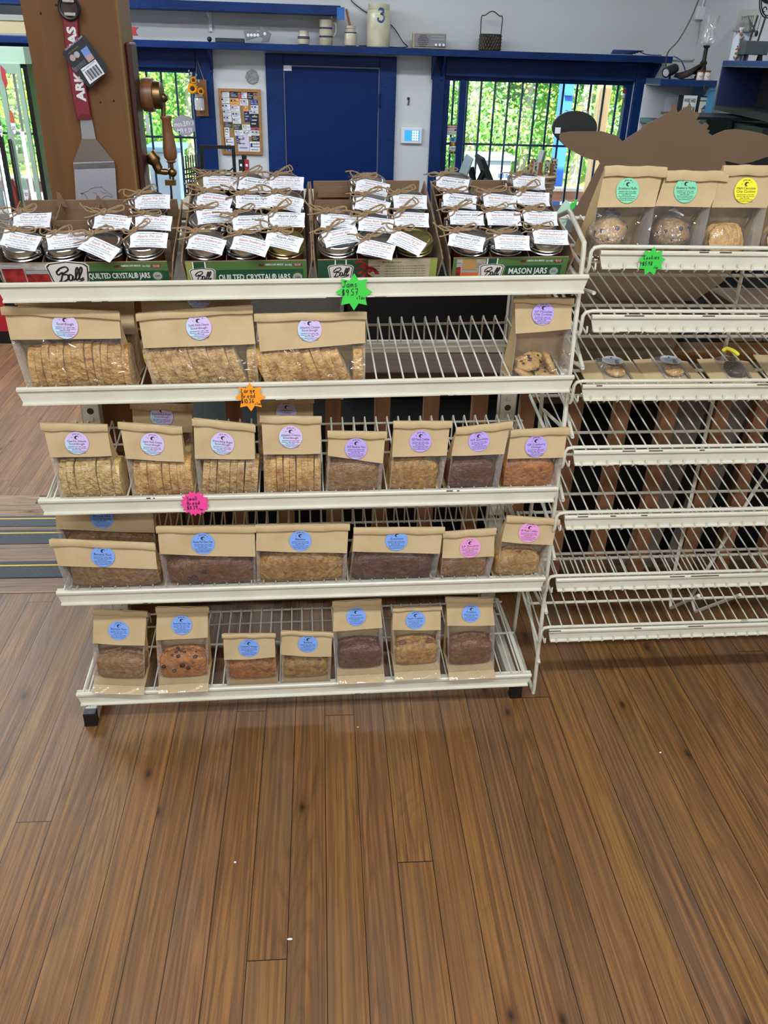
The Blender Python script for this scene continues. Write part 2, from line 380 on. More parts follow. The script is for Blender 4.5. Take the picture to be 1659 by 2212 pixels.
# ================================================================ SETTING
YW = 7.8; ZL = -0.47; XC = 3.16; XL = -5.6; ZC = 3.1; YE = 2.535
def sbox(name, a, b, m, kind='structure', bevel=0, parent=None):
    return obj(name, G().box(a, b), m, parent=parent, kind=kind, bevel=bevel)
sbox('floor', (XL, -3.2, ZL-.1), (XC, 2.35, 0), M_FLOOR)
sbox('trim_1', (XL, 2.35, ZL-.1), (XC, YE, -.001), M_TREAD)
sbox('floor_lower', (XL, YE, ZL-.1), (XC+.3, YW+.3, ZL), M_FLOOR2)
st = thing('staircase', None, None, (-2.8, 3.2, ZL), kind='structure')
M_GRIP = mat('grip_tape', '53575c', .9, mix=(300, '44484d', .4, .6), bump=(500, .3))
M_YELL = mat('yellow_stripe', 'd9b23a', .7)
y0 = YE
for i, (ye, z, xs) in enumerate([(YE, 0, XL), (3.03, -.157, XL), (3.43, -.313, XL), (3.90, -.452, -1.45)]):
    if i: obj('tread', G().box((XL+.02, y0-.02, ZL+.001), (-.6 if i < 3 else .5, ye, z)), M_TREAD, st)
    w = [.105, .115, .1, .09][i]
    gt = obj('grip_strip', G().box((max(xs, XL+.03), ye-w, z), (-.62, ye-.003, z+.002)), M_GRIP, st)
    obj('yellow_line', G().box((max(xs, XL+.03), ye-.034, z+.002), (-.62, ye-.026, z+.0026)), M_YELL, gt)
    y0 = ye
sbox('trim_2', (XL+.02, 2.337, 0), (-.72, 2.348, .0015), mat('worn_board_edge', '8f744c', .6))
sbox('ceiling', (XL, -3.2, ZC), (XC, YW+.2, ZC+.1), M_CEIL)
sbox('wall_left', (XL-.15, -3.2, ZL), (XL, YW, ZC), M_WALL)
sbox('wall_right', (XC, -3.2, ZL), (XC+.15, YW, ZC), M_WALL)
sbox('wall_front', (XL, -3.35, ZL), (XC, -3.2, ZC), M_WALL)
# back wall, pierced by the two windows
WL1, WTOP, WSILL = at(424, 140, Y=YW).x, at(1000, 165, Y=YW).z, .22
WR0, WR1 = at(961, 165, Y=YW).x, at(1371, 176, Y=YW).x
g = G(); XW0 = -5.3
for a, b in (((XL, YW, ZL), (XW0, YW+.16, ZC)), ((XW0, YW, ZL), (WL1, YW+.16, WSILL)), ((XW0, YW, WTOP), (WL1, YW+.16, ZC)),
             ((WL1, YW, ZL), (WR0, YW+.16, ZC)), ((WR0, YW, ZL), (WR1, YW+.16, WSILL)), ((WR0, YW, WTOP), (WR1, YW+.16, ZC)), ((WR1, YW, ZL), (XC, YW+.16, ZC))):
    g.box(a, b)
obj('wall_back', g, M_WALL, kind='structure')
# windows: casing, inner frame, mullions, pane, security bars outside
M_BAR = mat('bar_blue_black', '123055', .4)
def window(n, x0, x1, c0, c1, ctop, mull):
    w = thing('window_%d' % n, None, None, ((x0+x1)/2, YW, WSILL), kind='structure')
    g = G(); g.box((c0, YW-.035, WSILL-.25), (x0, YW, ctop)); g.box((x1, YW-.035, WSILL-.25), (c1, YW, ctop))
    g.box((x0, YW-.035, WTOP), (x1, YW, ctop)); g.box((x0, YW-.06, WSILL-.14), (x1, YW, WSILL))
    obj('casing', g, M_BLUE, w, bevel=.006)
    f = G(); t = .05
    f.box((x0, YW+.02, WSILL), (x0+t, YW+.1, WTOP)); f.box((x1-t, YW+.02, WSILL), (x1, YW+.1, WTOP)); f.box((x0+t, YW+.02, WTOP-.035), (x1-t, YW+.1, WTOP)); f.box((x0+t, YW+.02, WSILL), (x1-t, YW+.1, WSILL+.06))
    for m in mull: f.box((m-.028, YW+.02, WSILL+.06), (m+.028, YW+.1, WTOP-.035))
    obj('window_frame', f, M_BLUE, w)
    obj('pane', G().box((x0+t, YW+.055, WSILL+.06), (x1-t, YW+.06, WTOP-.035)), M_GLASS, w)
    b = G(); x = x0+.11
    while x < x1-.03: b.box((x-.0085, YW+.2, WSILL-.1), (x+.0085, YW+.217, WTOP+.05)); x += .1208
    for z in (at(1100, 313, Y=YW+.2).z, WSILL+.02, WTOP+.03): b.box((x0-.05, YW+.193, z-.009), (x1+.05, YW+.2, z+.009))
    obj('security_bars', b, M_BAR, w)
    return w
cL = at(457, 110, Y=YW).x
window(1, XW0, WL1, XW0-.1, cL, at(430, 98, Y=YW).z-.02, [-3.1, -4.2])
c0, c1 = at(936, 125, Y=YW).x, at(1418, 130, Y=YW).x
window(2, WR0, WR1, c0, c1, at(1000, 118, Y=YW).z-.02, [at(1003, 165, Y=YW).x])
# the blue door between them
dl, dr = at(573, 125, Y=YW), at(857, 125, Y=YW); lo, hi = at(612, 140, Y=YW), at(820, 147, Y=YW)
dd = thing('door_1', None, None, ((dl.x+dr.x)/2, YW, ZL), kind='structure')
g = G(); zt = at(715, 119, Y=YW).z
g.box((dl.x, YW-.03, ZL), (lo.x, YW, zt)); g.box((hi.x, YW-.03, ZL), (dr.x, YW, zt)); g.box((lo.x, YW-.03, lo.z), (hi.x, YW, zt))
obj('door_casing', g, M_BLUE, dd, bevel=.004)
obj('door_leaf', G().box((lo.x+.008, YW-.018, ZL+.01), (hi.x-.008, YW-.001, lo.z-.01)), M_BLUE_D, dd)
h = at(820, 217, Y=YW-.03); obj('hinge', G().tube([h+Vector((0, -.008, -.05)), h+Vector((0, -.008, .05))], .009, 8), M_BLUE_D, dd, smooth=True)
for px, py in ((625, 349), (640, 348), (625, 355), (640, 355)):
    p = at(px, py, Y=YW-.018); obj('lock_cover', G().lathe([(.0, -.008), (.008, -.006), (.01, 0)], p, 12, axis='Y'), M_BLUE_D, dd, smooth=True)
p = at(626, 376, Y=YW-.03); obj('hasp', G().tube([p+Vector((-.03, 0, -.05)), p+Vector((-.03, -.01, .0)), p+Vector((0, -.01, .03)), p+Vector((.03, -.01, 0)), p+Vector((.03, 0, -.05))], .008, 8), M_STEEL, dd, smooth=True)
a, b = at(611, 141, Y=YW-.03), at(630, 153, Y=YW-.03); obj('door_sticker', G().box((a.x, YW-.022, b.z), (b.x, YW-.018, a.z)), M_PAPER, dd, label='blank white sticker at the top corner of the door')
# display shelf running the length of the wall, with brackets
YS = 7.55
z1 = (at(400, 95, Y=YS).z+at(1200, 120, Y=YS).z)/2; xr = at(1455, 120, Y=YS).x
sh = thing('wall_shelf', 'long navy blue shelf above the door and windows', 'shelf', ((XL+xr)/2, YS+.12, z1))
ZSH = at(700, 98, Y=YS).z
obj('shelf_board', G().box((XL+.05, YS, ZSH-.05), (xr, YW-.001, ZSH)), M_BLUE, sh, bevel=.004)
for px in (452, 940, 960, 1425):
    x = at(px, 120, Y=YS+.1).x
    g = G(); g.box((x-.012, YW-.05, ZSH-.22), (x+.012, YW-.036, ZSH-.051)); g.hexa([(x-.008, YS+.04, ZSH-.07), (x+.008, YS+.04, ZSH-.07), (x+.008, YW-.05, ZSH-.2), (x-.008, YW-.05, ZSH-.2), (x-.008, YS+.04, ZSH-.051), (x+.008, YS+.04, ZSH-.051), (x+.008, YW-.05, ZSH-.051), (x-.008, YW-.05, ZSH-.051)])
    obj('shelf_bracket', g, M_BLUE, sh)
# short upper shelf
a, b = at(285, 4, Y=YS), at(736, 22, Y=YS); zu = at(600, 14, Y=YS).z
us = thing('upper_wall_shelf', 'short navy blue shelf at the top of the photo on white brackets', 'shelf', ((a.x+b.x)/2, YS+.1, zu))
obj('shelf_board', G().box((XL+.3, YS, zu-.045), (b.x, YW-.001, zu+.02)), M_BLUE, us, bevel=.004)
obj('painters_tape', G().box((b.x-.03, YS-.004, zu-.075), (b.x+.03, YS-.001, zu+.01)), mat('blue_tape', '2f62a8', .7), us)
for px in (453, 716):
    x = at(px, 30, Y=YW-.02).x; zz = at(453, 68, Y=YW-.02).z
    obj('shelf_bracket', G().box((x-.012, YW-.02, zz), (x+.012, YW-.002, zu-.046)).tube([(x, YS+.05, zu-.055), (x, YW-.02, zz+.08)], .006, 6), M_WHITE, us)

# ---------------------------------------------------------------- outdoors
M_GRAVEL = mat('pale_gravel', 'a3a49c', .9, mix=(3, '8f918a', .4, .6))
M_GRASS = mat('sunlit_grass', '7d9a3c', .9, mix=(1.2, '93a052', .35, .65))
obj('ground', G().box((-30, YW+.17, -.9), (40, 40, -.8)), M_GRASS, kind='structure')
obj('gravel_road', G().box((-30, 13.5, -.8), (40, 17.5, -.78)), M_GRAVEL, kind='structure')
pd = thing('porch_deck', 'pale plank porch deck outside the windows', 'porch', (0, 9, -.79))
obj('deck_boards', G().box((-8, YW+.25, -.79), (8, 10.0, -.45)), mat('bleached_deck', 'b9b4a8', .8, mix=(4, 'a39d90', .4, .6)), pd)
YR = 9.7
rl = thing('porch_railing', 'low wooden porch railing with a white capped board outside the windows', 'railing', (0, YR, -.45))
zr0, zr1 = at(1230, 436, Y=YR).z, at(1230, 412, Y=YR).z
obj('rail_board', G().box((-8, YR, zr0), (8, YR+.05, zr1)), wood('porch_rail_board', '8a5a44', 'a87458', 'X'), rl)
obj('rail_cap', G().box((-8, YR-.06, zr1), (8, YR+.1, zr1+.03)), mat('cap_pale', 'c9b49a', .7), rl)
for x in (-6, -4, -2.2, -.4, 4.9, 6.8): obj('rail_post', G().box((x-.05, YR+.05, -.45), (x+.05, YR+.15, zr1)), M_RAIL, rl)
def porch_post(px0, px1, py, Y, m, label, dark=None):
    a, b = at(px0, py, Y=Y), at(px1, py, Y=Y)
    t = thing('porch_post', label, 'post', ((a.x+b.x)/2, Y+.07, -.45)); 
    obj('post_shaft', G().box((a.x, Y, -.45), (b.x, Y+.14, 3.6)), m, t, bevel=.008)
    return t, a.x, b.x
M_PB = mat('bright_blue_paint', '2f68b8', .5)
t, xa, xb = porch_post(1216, 1242, 180, 9.9, M_PB, 'bright blue porch post seen through the right window')
obj('post_bracket', G().box((xa+.03, 9.86, at(1230, 206, Y=9.9).z), (xb-.02, 9.9, at(1230, 200, Y=9.9).z)), M_PB, t)
porch_post(1300, 1324, 180, 9.3, wood('yellow_pine_post', 'b98b52', 'd2a970', 'Z'), 'natural yellow pine porch post near the card stickers')
# two white kiosk boxes on the porch
def kiosk(px0, py0, px1, py1, Y, label, sl):
    a, b = at(px0, py0, Y=Y), at(px1, py1, Y=Y)
    t = thing('outdoor_cabinet', label, 'cabinet', ((a.x+b.x)/2, Y+.2, -.45))
    g = G().box((a.x, Y, -.45), (b.x, Y+.45, a.z-.05)); obj('cabinet_body', g, mat('white_metal_box', 'c3c6c8', .6), t, bevel=.01)
    obj('cabinet_lid', G().box((a.x-.04, Y-.04, a.z-.05), (b.x+.04, Y+.5, a.z)), mat('pale_teal_lid', '9dbfc4', .5), t, bevel=.01)
    for u, v in sl:
        q = G(); zc = a.z-.05-v
        for k in range(5): q.box((a.x+u+k*.045, Y-.008, zc), (a.x+u+k*.045+.028, Y, zc+.04))
        obj('vent_slots', q, mat('slot_blue', '34507c', .6), t)
kiosk(1028, 336, 1096, 440, 10.4, 'white box cabinet with pale lid on the porch behind the card terminals', [(.28, .18), (.28, .34), (.25, .48)])
kiosk(318, 316, 393, 440, 9.1, 'white box cabinet with pale lid on the porch behind the wire rack', [(.5, .2)])
# hedge of trees across the road: crowns of loose leaves on forked trunks
M_LEAF = [mat('leaf_green_%s' % k, c, .6) for k, c in (('fresh', '6fae45'), ('mid', '4f9040'), ('yellow', 'b9c23c'), ('grey', '86a88a'))]
M_BARK = mat('grey_bark', '8c8578', .9)
def tree(x, y, hgt, r, label, w, n, seed, group):
    rnd = random.Random(seed)
    t = thing('deciduous_tree', label, 'tree', (x, y, -.8), group=group)
    tr = G(); tr.tube([(x, y, -.8), (x+.1, y, hgt*.35), (x-.1, y+.1, hgt*.8)], [.14, .1, .04], 7)
    for k in range(9):
        a = rnd.uniform(0, 2*PI); z = rnd.uniform(.1, .75)*hgt; L_ = rnd.uniform(.5, 1)*r
        tr.tube([(x, y, z), (x+L_*.5*math.cos(a), y+L_*.5*math.sin(a), z+.5*L_), (x+L_*math.cos(a), y+L_*math.sin(a), z+1.1*L_)], [.05, .035, .015], 5)
    obj('trunk', tr, M_BARK, t)
    g = G(); cl = [Vector((rnd.uniform(-1, 1)*r, rnd.uniform(-.6, .6)*r, rnd.uniform(-.5, hgt))) for _ in range(26)]
    for _ in range(n):
        c = rnd.choice(cl); d = Vector((rnd.gauss(0, 1), rnd.gauss(0, 1), rnd.gauss(0, 1)))*r*.22
        p = Vector((x, y, 0))+c+d; s = rnd.uniform(.028, .06)
        u = Vector((rnd.gauss(0, 1), rnd.gauss(0, 1), rnd.gauss(0, 1))).normalized(); v_ = u.orthogonal().normalized()
        g.add([p-u*s, p-v_*s*.6, p+u*s, p+v_*s*.6], [(0, 1, 2, 3)], rnd.choices(range(4), w)[0])
    obj('foliage', g, M_LEAF, t)
kinds = [('fresh green leafy tree in the hedgerow across the road', (6, 3, 1, 1)), ('darker green tree in the hedgerow across the road', (2, 6, .4, 1.5)), ('pale grey green tree in the hedgerow across the road', (2, 2, .5, 5)), ('yellowing tree in the hedgerow across the road', (3, 1, 6, 1))]
for i, (x, y, k) in enumerate([(-9.5, 19.5, 0), (-7.3, 20.3, 1), (-5.0, 19.3, 3), (-2.8, 20.2, 0), (-.6, 19.4, 1), (1.4, 20, 0), (3.2, 19.2, 0), (4.6, 20.4, 1), (5.6, 19.3, 3), (7.0, 20.0, 2), (8.4, 19.4, 0), (10.4, 20.2, 0)]):
    tree(x, y, 5.4, 1.5, kinds[k][0], kinds[k][1], 9000, 100+i, 'trees across the road, '+('fresh green', 'darker green', 'grey green', 'yellowing')[k])
hb = G(); 
for i in range(60):
    x = -12+i*.42; hb.ball((x, 21.6+random.uniform(-.3, .3), random.uniform(.0, .5)), (random.uniform(.4, .7), .4, random.uniform(2.4, 4.8)), u=8, w=6)
obj('shrub_thicket', hb, mat('thicket_green', '4f7f3f', .9, mix=(3, '6f9f4c', .4, .6)), label='dense green thicket behind the hedgerow trees', cat='bushes', kind='stuff')

# ================================================================ RAILING AND POST AT THE EDGE OF THE RAISED FLOOR
YB = 2.33
rg = thing('wooden_railing', 'wooden baluster railing along the edge of the raised floor behind the racks', 'railing', (.7, YB, 0))
obj('bottom_rail', G().box((-.44, YB-.03, 0), (XC-.01, YB+.05, .052)), M_RAIL, rg, bevel=.003)
obj('top_rail', G().box((-.44, YB-.09, .755), (XC-.01, YB+.09, .795)), M_RAIL, rg, bevel=.004)
for k in range(23):
    x = at(417, 1110, Y=YB).x+k*.1475
    if x > XC-.1: break
    if k == 11: x += .02
    obj('baluster', G().box((x-.023, YB-.012, .052), (x+.023, YB+.026, .755)), M_BALU, rg, bevel=.002)
for px, w_ in ((1452, .05), (1545, .045)):
    x = at(px, 1000, Y=YB).x; b0 = G(); b0.hexa([(x-w_-.03, YB+.03, .052), (x+w_-.03, YB+.03, .052), (x+w_-.03, YB+.05, .052), (x-w_-.03, YB+.05, .052), (x-w_+.05, YB+.03, .75), (x+w_+.05, YB+.03, .75), (x+w_+.05, YB+.05, .75), (x-w_+.05, YB+.05, .75)])
    obj('weathered_board', b0, M_GREYW, rg)
YP = 2.2
pl, pr = at(46, 0, Y=YP).x, at(252, 0, Y=YP).x
ps = thing('timber_post', 'thick rough sawn timber post at the left holding the spatula', 'post', ((pl+pr)/2, YP, 0))
g = G(); n_ = 26
def edge(i): return .0022*math.sin(i*2.1)+.0015*math.sin(i*5.3)
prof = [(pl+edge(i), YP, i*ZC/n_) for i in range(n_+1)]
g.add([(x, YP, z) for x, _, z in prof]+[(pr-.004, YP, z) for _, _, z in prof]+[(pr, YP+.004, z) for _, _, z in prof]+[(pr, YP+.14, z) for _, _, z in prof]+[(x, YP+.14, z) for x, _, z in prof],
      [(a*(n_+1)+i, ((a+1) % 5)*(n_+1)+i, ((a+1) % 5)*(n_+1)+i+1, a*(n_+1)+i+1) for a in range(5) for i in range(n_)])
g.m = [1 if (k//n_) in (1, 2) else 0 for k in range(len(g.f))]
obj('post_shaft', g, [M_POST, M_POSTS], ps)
for px, py in ((121, 11), (88, 29), (217, 221), (246, 218)):
    p = at(px, py, Y=YP); obj('nail_hole', G().lathe([(0, -.0006), (.0022, -.0004), (.0026, 0)], p, 10, axis='Y'), M_BLACKM, ps)

# ================================================================ BAKERY RACKS
R1 = Matrix.Translation((-.04, 1.715, 0)) @ Matrix.Rotation(math.radians(1.2552), 4, 'Z')
SH = [(1.176, 1.18), (.9565, 1.07), (.6845, .42), (.4315, .13), (.1165, .36)]
def shelfM(R, z, tilt): return R @ Matrix.Translation((0, 0, z)) @ Matrix.Rotation(-math.radians(tilt), 4, 'Y')
def railg(w0, w1, H=.037):
    """price channel: rolled top lip, recessed face, forward bottom lip, mitred ends"""
    sec = [(.010, -.004), (.007, .001), (0, .002), (-.003, -.001), (-.003, -.006), (.002, -.008), (.003, -.032), (-.004, -.034), (-.004, -.037), (.008, -.037), (.010, -.03)]
    sec = [(a, b*H/.037) for a, b in sec]
    g = G(); N = len(sec); ins = [0 if (b > -.03*H/.037) else .007 for a, b in sec]
    vs = []
    for x, sg in ((w0, 1), (w1, -1)): vs += [(x+sg*ins[i], a, b) for i, (a, b) in enumerate(sec)]
    g.add(vs, [(i, (i+1) % N, N+(i+1) % N, N+i) for i in range(N)]+[tuple(range(N)), tuple(reversed(range(N, 2*N)))])
    return g
def wire_shelf(w0, w1, D, rise, sp, flat=False, hook=False, zf=-.012):
    g = G(); x = w0+.012
    if hook: zf = -.043
    while x < w1-.008:
        zr = rise
        if flat: pts = [(x, .004, zf), (x, D, zr-.012), (x, D+.004, zr-.016), (x, D+.004, zr-.05)]
        elif hook: pts = [(x, -.006, zf+.014), (x, -.008, zf+.001), (x, -.004, zf-.003), (x, .006, zf), (x, D, zr)]
        else: pts = [(x, .006, max(zf, -.028)), (x, .03, zf+(zr-zf)*.085), (x, D-.01, zr-.004), (x, D, zr), (x, D+.008, zr-.006), (x, D+.010, zr-.075)]
        g.tube(pts, .0021, 6); x += sp
    if hook:
        g.tube([(w0+.002, D, zr-.006), (w1-.002, D, zr-.006)], .0045, 8); g.tube([(w0+.002, D*.45, zf+(zr-zf)*.45-.006), (w1, D*.45, zf+(zr-zf)*.45-.006)], .004, 8)
        # heavy wrap rod: along the top of the rail, down the corner and back along the side
        for sgn, e in ((1, w0), (-1, w1)):
            pts = [(e+sgn*.572, 0, .003), (e+sgn*.02, 0, .003), (e+sgn*.006, 0, 0), (e+sgn*.001, 0, -.008), (e, -.001, -.04), (e-sgn*.001, .004, -.05), (e-sgn*.002, .014, -.05), (e-sgn*.004, D*.5, zr*.5-.026), (e-sgn*.004, D, zr-.004)]
            g.tube(pts, .0042, 8)
    else:
        g.tube([(w0+.004, D+.004, rise-.02), (w1-.004, D+.004, rise-.02)], .0032, 8)
        g.tube([(w0+.004, D+.012, rise-.072), (w1-.004, D+.012, rise-.072)], .0032, 8)
        ex = .006 if zf > -.03 else -.012
        g.tube([(w0-ex, .03, zf-.006+(rise-zf)*.08), (w1+ex, .03, zf-.006+(rise-zf)*.08)], .0042, 8)
        g.tube([(w0+.004, D*.55, zf+(rise-zf)*.55-.006), (w1-.004, D*.55, zf+(rise-zf)*.55-.006)], .0032, 8)
        for e, sg in ((w0, 1), (w1, -1)):
            g.tube([(e+sg*.012, .012, zf-.006 if zf > -.03 else -.02), (e+sg*.012, D*.5, (rise+zf)*.5-.01), (e+sg*.012, D+.03, rise-.03), (e+sg*.014, D+.04, rise-.06)], .0058, 8)
            g.tube([(e+sg*.026, .014, zf), (e+sg*.026, D, rise-.004)], .0028, 6)
    return g
rk = thing('bakery_rack', 'cream enamel wire bakery rack with five shelves, holding the jams and most loaves', 'rack', M=R1)
chips = [[(.05, .2), (-.45, .1)], [(-.1, .13), (.3, .06)], [(-.36, .03), (.33, .05)], [(-.4, .04)], [(-.58, .02), (.12, .05)]]
for i, (z, t) in enumerate(SH):
    M_ = shelfM(R1, z, t); flat = i == 4
    s = obj('wire_shelf', wire_shelf(-.6, .6, .35, (.075, .04, .045, .04, .012)[i], .0300, flat=flat, zf=-.044 if i == 0 else -.012).xf(M_), M_CREAM, rk, smooth=True)
    g = railg(-.6, .6).xf(M_); k0 = len(g.f); q = G()
    for cx, cw in chips[i]:
        zz = -.0365 if i != 2 else .0012
        q.box((cx, -.0046, zz-.0012), (cx+cw*.3, -.0035, zz+.0008)).box((cx+cw*.5, -.0046, zz-.0012), (cx+cw*.62, -.0035, zz+.0004))
    g.merge(q.xf(M_), 1)
    obj('price_rail', g, [M_CREAM, M_CHIP], s, smooth=30)
for sg in (-1, 1):
    x = .565*sg; y = .41
    g = G().box((x-.024, y, .03), (x+.024, y+.004, 1.2)).box((x-.024, y, .03), (x-.020, y+.03, 1.2)).box((x+.020, y, .03), (x+.024, y+.03, 1.2))
    zz = .08
    while zz < 1.18:
        g.add(disc(G(), (Vector((x, y-.0006, zz)), Vector((1, 0, 0)), Vector((0, 0, 1))), 0, 0, .009, n=14).v, [tuple(range(14))], 1)
        g.box((x-.006, y-.004, zz-.028), (x+.006, y, zz-.016), 0); zz += .05
    obj('upright', g.xf(R1), [M_CREAM, M_CHIP], rk, bevel=.0008)
    yf = .005 if sg < 0 else .045
    f = obj('foot', G().box((sg*.578-.015, yf, .004), (sg*.578+.015, .46, .042)).xf(R1), M_CREAM, rk, bevel=.003)
    obj('rubber_cap', G().box((sg*.578-.0165, yf-.004, 0), (sg*.578+.0165, yf+.02, .0425)).xf(R1), M_BLACK, f, bevel=.002)
for zz in (.10, .155, SH[1][0]-.07): obj('cross_beam', G().box((-.565, .414, zz), (.565, .43, zz+.032)).xf(R1), M_CREAM, rk, bevel=.002)

R2 = Matrix.Translation((.583, 1.755, 0)) @ Matrix.Rotation(math.radians(1.2552), 4, 'Z')
FZ = [1.239, 1.103, .943, .779, .603, .418, .255]
rk2 = thing('wire_display_rack', 'cream wire display rack with seven narrow sloping shelves on the right, mostly empty', 'rack', M=R2)
for i, z in enumerate(FZ):
    M_ = shelfM(R2, z, 0); s = obj('wire_shelf', wire_shelf(-.018+.0022*i, 1.12, .33, .012, .0315, hook=True).xf(M_), M_CREAM, rk2, smooth=True)
    g = railg(.002+.0022*i, 1.1, .036).xf(M_ @ Matrix.Translation((0, -.004, -.006))); q = G(); rnd = random.Random(i)
    for _ in range(3):
        cx = rnd.uniform(.01, .5); q.box((cx, -.0078, -.0065), (cx+rnd.uniform(.01, .05), -.0066, -.0045))
    q.box((.05+i*.02, -.0086, -.0425), (.11+i*.02, -.0078, -.0405)); g.merge(q.xf(M_), 1)
    obj('price_rail', g, [M_CREAM, M_CHIP], s, smooth=30)
def W3(px, py, Y): return at(px, py, Y=Y)
# side frame at the left end of that rack: two rods joined by braces, resting on the floor
fr = G(); rt = W3(1232, 455, 1.93); xr_ = rt.x-.02
p_top = W3(1229, 456, 1.92); p_bend = W3(1262, 525, 1.77); p_bot = at(1152, 1496, Z=.004)
back_top = Vector((p_top.x-.002, 2.02, p_top.z-.03)); back_bot = Vector((p_bot.x, 2.06, .004))
fr.tube([back_top+Vector((0, 0, -.05)), back_top, p_top, p_top+Vector((.001, -.015, -.003)), p_bend, p_bend+Vector((0, -.004, -.02)), p_bot+Vector((0, 0, .02)), p_bot, p_bot+Vector((0, .02, 0)), back_bot, back_bot+Vector((0, 0, .03)), Vector((back_bot.x, 2.04, .6)), back_top+Vector((0, 0, -.05))], .0055, 8)
zz = .12
while zz < 1.1:
    fr.tube([(p_bot.x+.0, 1.775, zz), (p_bot.x, 2.045, zz+.13)], .0045, 8); fr.tube([(p_bot.x, 2.045, zz+.13), (p_bot.x, 1.775, zz+.17)], .0045, 8); zz += .17
obj('end_frame', fr, M_CREAM, rk2, smooth=True)
fr = G(); cx = at(1458, 1200, Y=2.11).x
fr.tube([(cx-.01, 1.9, .25), (cx-.005, 2.05, .10), (cx, 2.09, .14), (cx, 2.1, 1.25)], .0055, 8)
e0 = at(1492, 1290, Y=2.11); e1 = at(1659, 1010, Y=2.11)
fr.tube([(e0.x+.03, 1.9, .25), (e0.x, 2.06, e0.z-.02), e0, e1, e1+(e1-e0)*.3], .0055, 8)
obj('rear_brace', fr, M_CREAM, rk2, smooth=True)

# ================================================================ CRATES OF JAM ON THE TOP SHELF
TILT = math.radians(20)
def shelf_floor(xl): return 1.176-.0485+.0206*xl
C_CARD = [M_CARD, M_CARD_L]
PR = {'green': mat('print_green', '4f6f3a', .6), 'dkgreen': mat('print_dark_green', '1c4a30', .6), 'lime': mat('print_lime', '8e9d4c', .6), 'cream': mat('print_cream', 'ded8cf', .6),
      'red': mat('print_red', 'a92c2a', .6, mix=(60, '6f1715', .4, .6)), 'orange': mat('print_orange', 'd8652f', .6), 'white': mat('print_white', 'e9e9e6', .6), 'grey': mat('print_photo_grey', '8f8880', .6, mix=(40, 'b9b0a6', .4, .6)),
      'blue': mat('print_blue', '33406e', .6), 'beige': mat('print_beige', 'b9ab93', .6, mix=(30, 'ada086', .4, .6)), 'silver': mat('print_silver', 'a3a3a3', .5), 'ink': M_INK, 'tan': mat('print_tan', 'b08a52', .6), 'metal': mat('print_grey', '6c6f72', .6)}
PK = list(PR); PM = [PR[k] for k in PK]; PI_ = {k: i for i, k in enumerate(PK)}
def ball_logo(g, fr, u, v, s):
    """white shield with the script name; s = width"""
    O, U, V = fr
    def sh_(k, mi, lf):
        pts = [(-.5, .28), (-.42, .36), (0, .42), (.42, .36), (.5, .28), (.44, -.1), (.34, -.42), (-.34, -.42), (-.44, -.1)]
        N = U.cross(V).normalized()*lf
        g.add([O+U*(u+a*s*k)+V*(v+b*s*k)+N for a, b in pts], [tuple(reversed(range(len(pts))))], PI_[mi])
    sh_(1.1, 'cream', .0003); sh_(1.03, 'ink', .0004); sh_(.96, 'cream', .0005)
    f2 = (O+U*u+V*(v+.02*s)+U.cross(V).normalized()*.0007, U, V); q = s*.34
    S = lambda P, w=.045: stroke(g, f2, smoothpts([(x*q+y*q*.25, y*q, 0) for x, y in P], 4) if False else [(p.x, p.y) for p in smoothpts([Vector((x*q+y*q*.25, y*q, 0)) for x, y in P], 4)], w*s, PI_['ink'])
    S([(-.75, .55), (-.95, .35), (-.8, .1), (-.5, .3), (-.62, -.5)]); S([(-.95, .3), (-.75, .62), (-.3, .78), (-.12, .5), (-.5, .15), (-.15, .1), (-.1, -.25), (-.45, -.5), (-.75, -.42)])
    S([(.2, .05), (0, .1), (-.02, -.3), (.2, -.35), (.25, .05), (.27, -.3), (.4, -.33)]); S([(.4, -.33), (.62, .4), (.55, .72), (.45, .4), (.5, -.3), (.64, -.32)]); S([(.64, -.32), (.9, .42), (.82, .75), (.72, .4), (.76, -.3), (1.05, -.15)])
    S([(-.3, -.62), (.2, -.62), (.85, -.45), (1.1, -.3)], .03)
def rosette(g, fr, u, v, r):
    n = 28; O, U, V = fr; N = U.cross(V).normalized()
    pts = [O+U*(u+r*(1 if k % 2 else .86)*math.cos(2*PI*k/n))+V*(v+r*(1 if k % 2 else .86)*math.sin(2*PI*k/n))+N*.0004 for k in range(n)]
    g.add(pts, [tuple(range(n))], PI_['dkgreen']); g.add([p+N*.0001 for p in [O+U*(u+r*.95*(1 if k % 2 else .86)*math.cos(2*PI*k/n))+V*(v+r*.95*(1 if k % 2 else .86)*math.sin(2*PI*k/n))+N*.0004 for k in range(n)]], [tuple(range(n))], PI_['green'])
    disc(g, fr, u, v, r*.66, mi=PI_['white'], lift=.0006); disc(g, fr, u, v, r*.6, mi=PI_['silver'], lift=.0007); put_text(g, '1884', (O+N*.0009, U, V), u, v, r*.42, mi=PI_['ink'], res=1)
def little_jar(g, fr, u, v, w, h, mi='red'):
    rect(g, fr, u-w/2, v, u+w/2, v+h*.78, PI_[mi], .0003); rect(g, fr, u-w*.46, v+h*.78, u+w*.46, v+h, PI_['metal'], .0004)
    for k in range(3): rect(g, fr, u-w*.46, v+h*(.80+k*.065), u+w*.46, v+h*(.82+k*.065), PI_['white'], .0005)
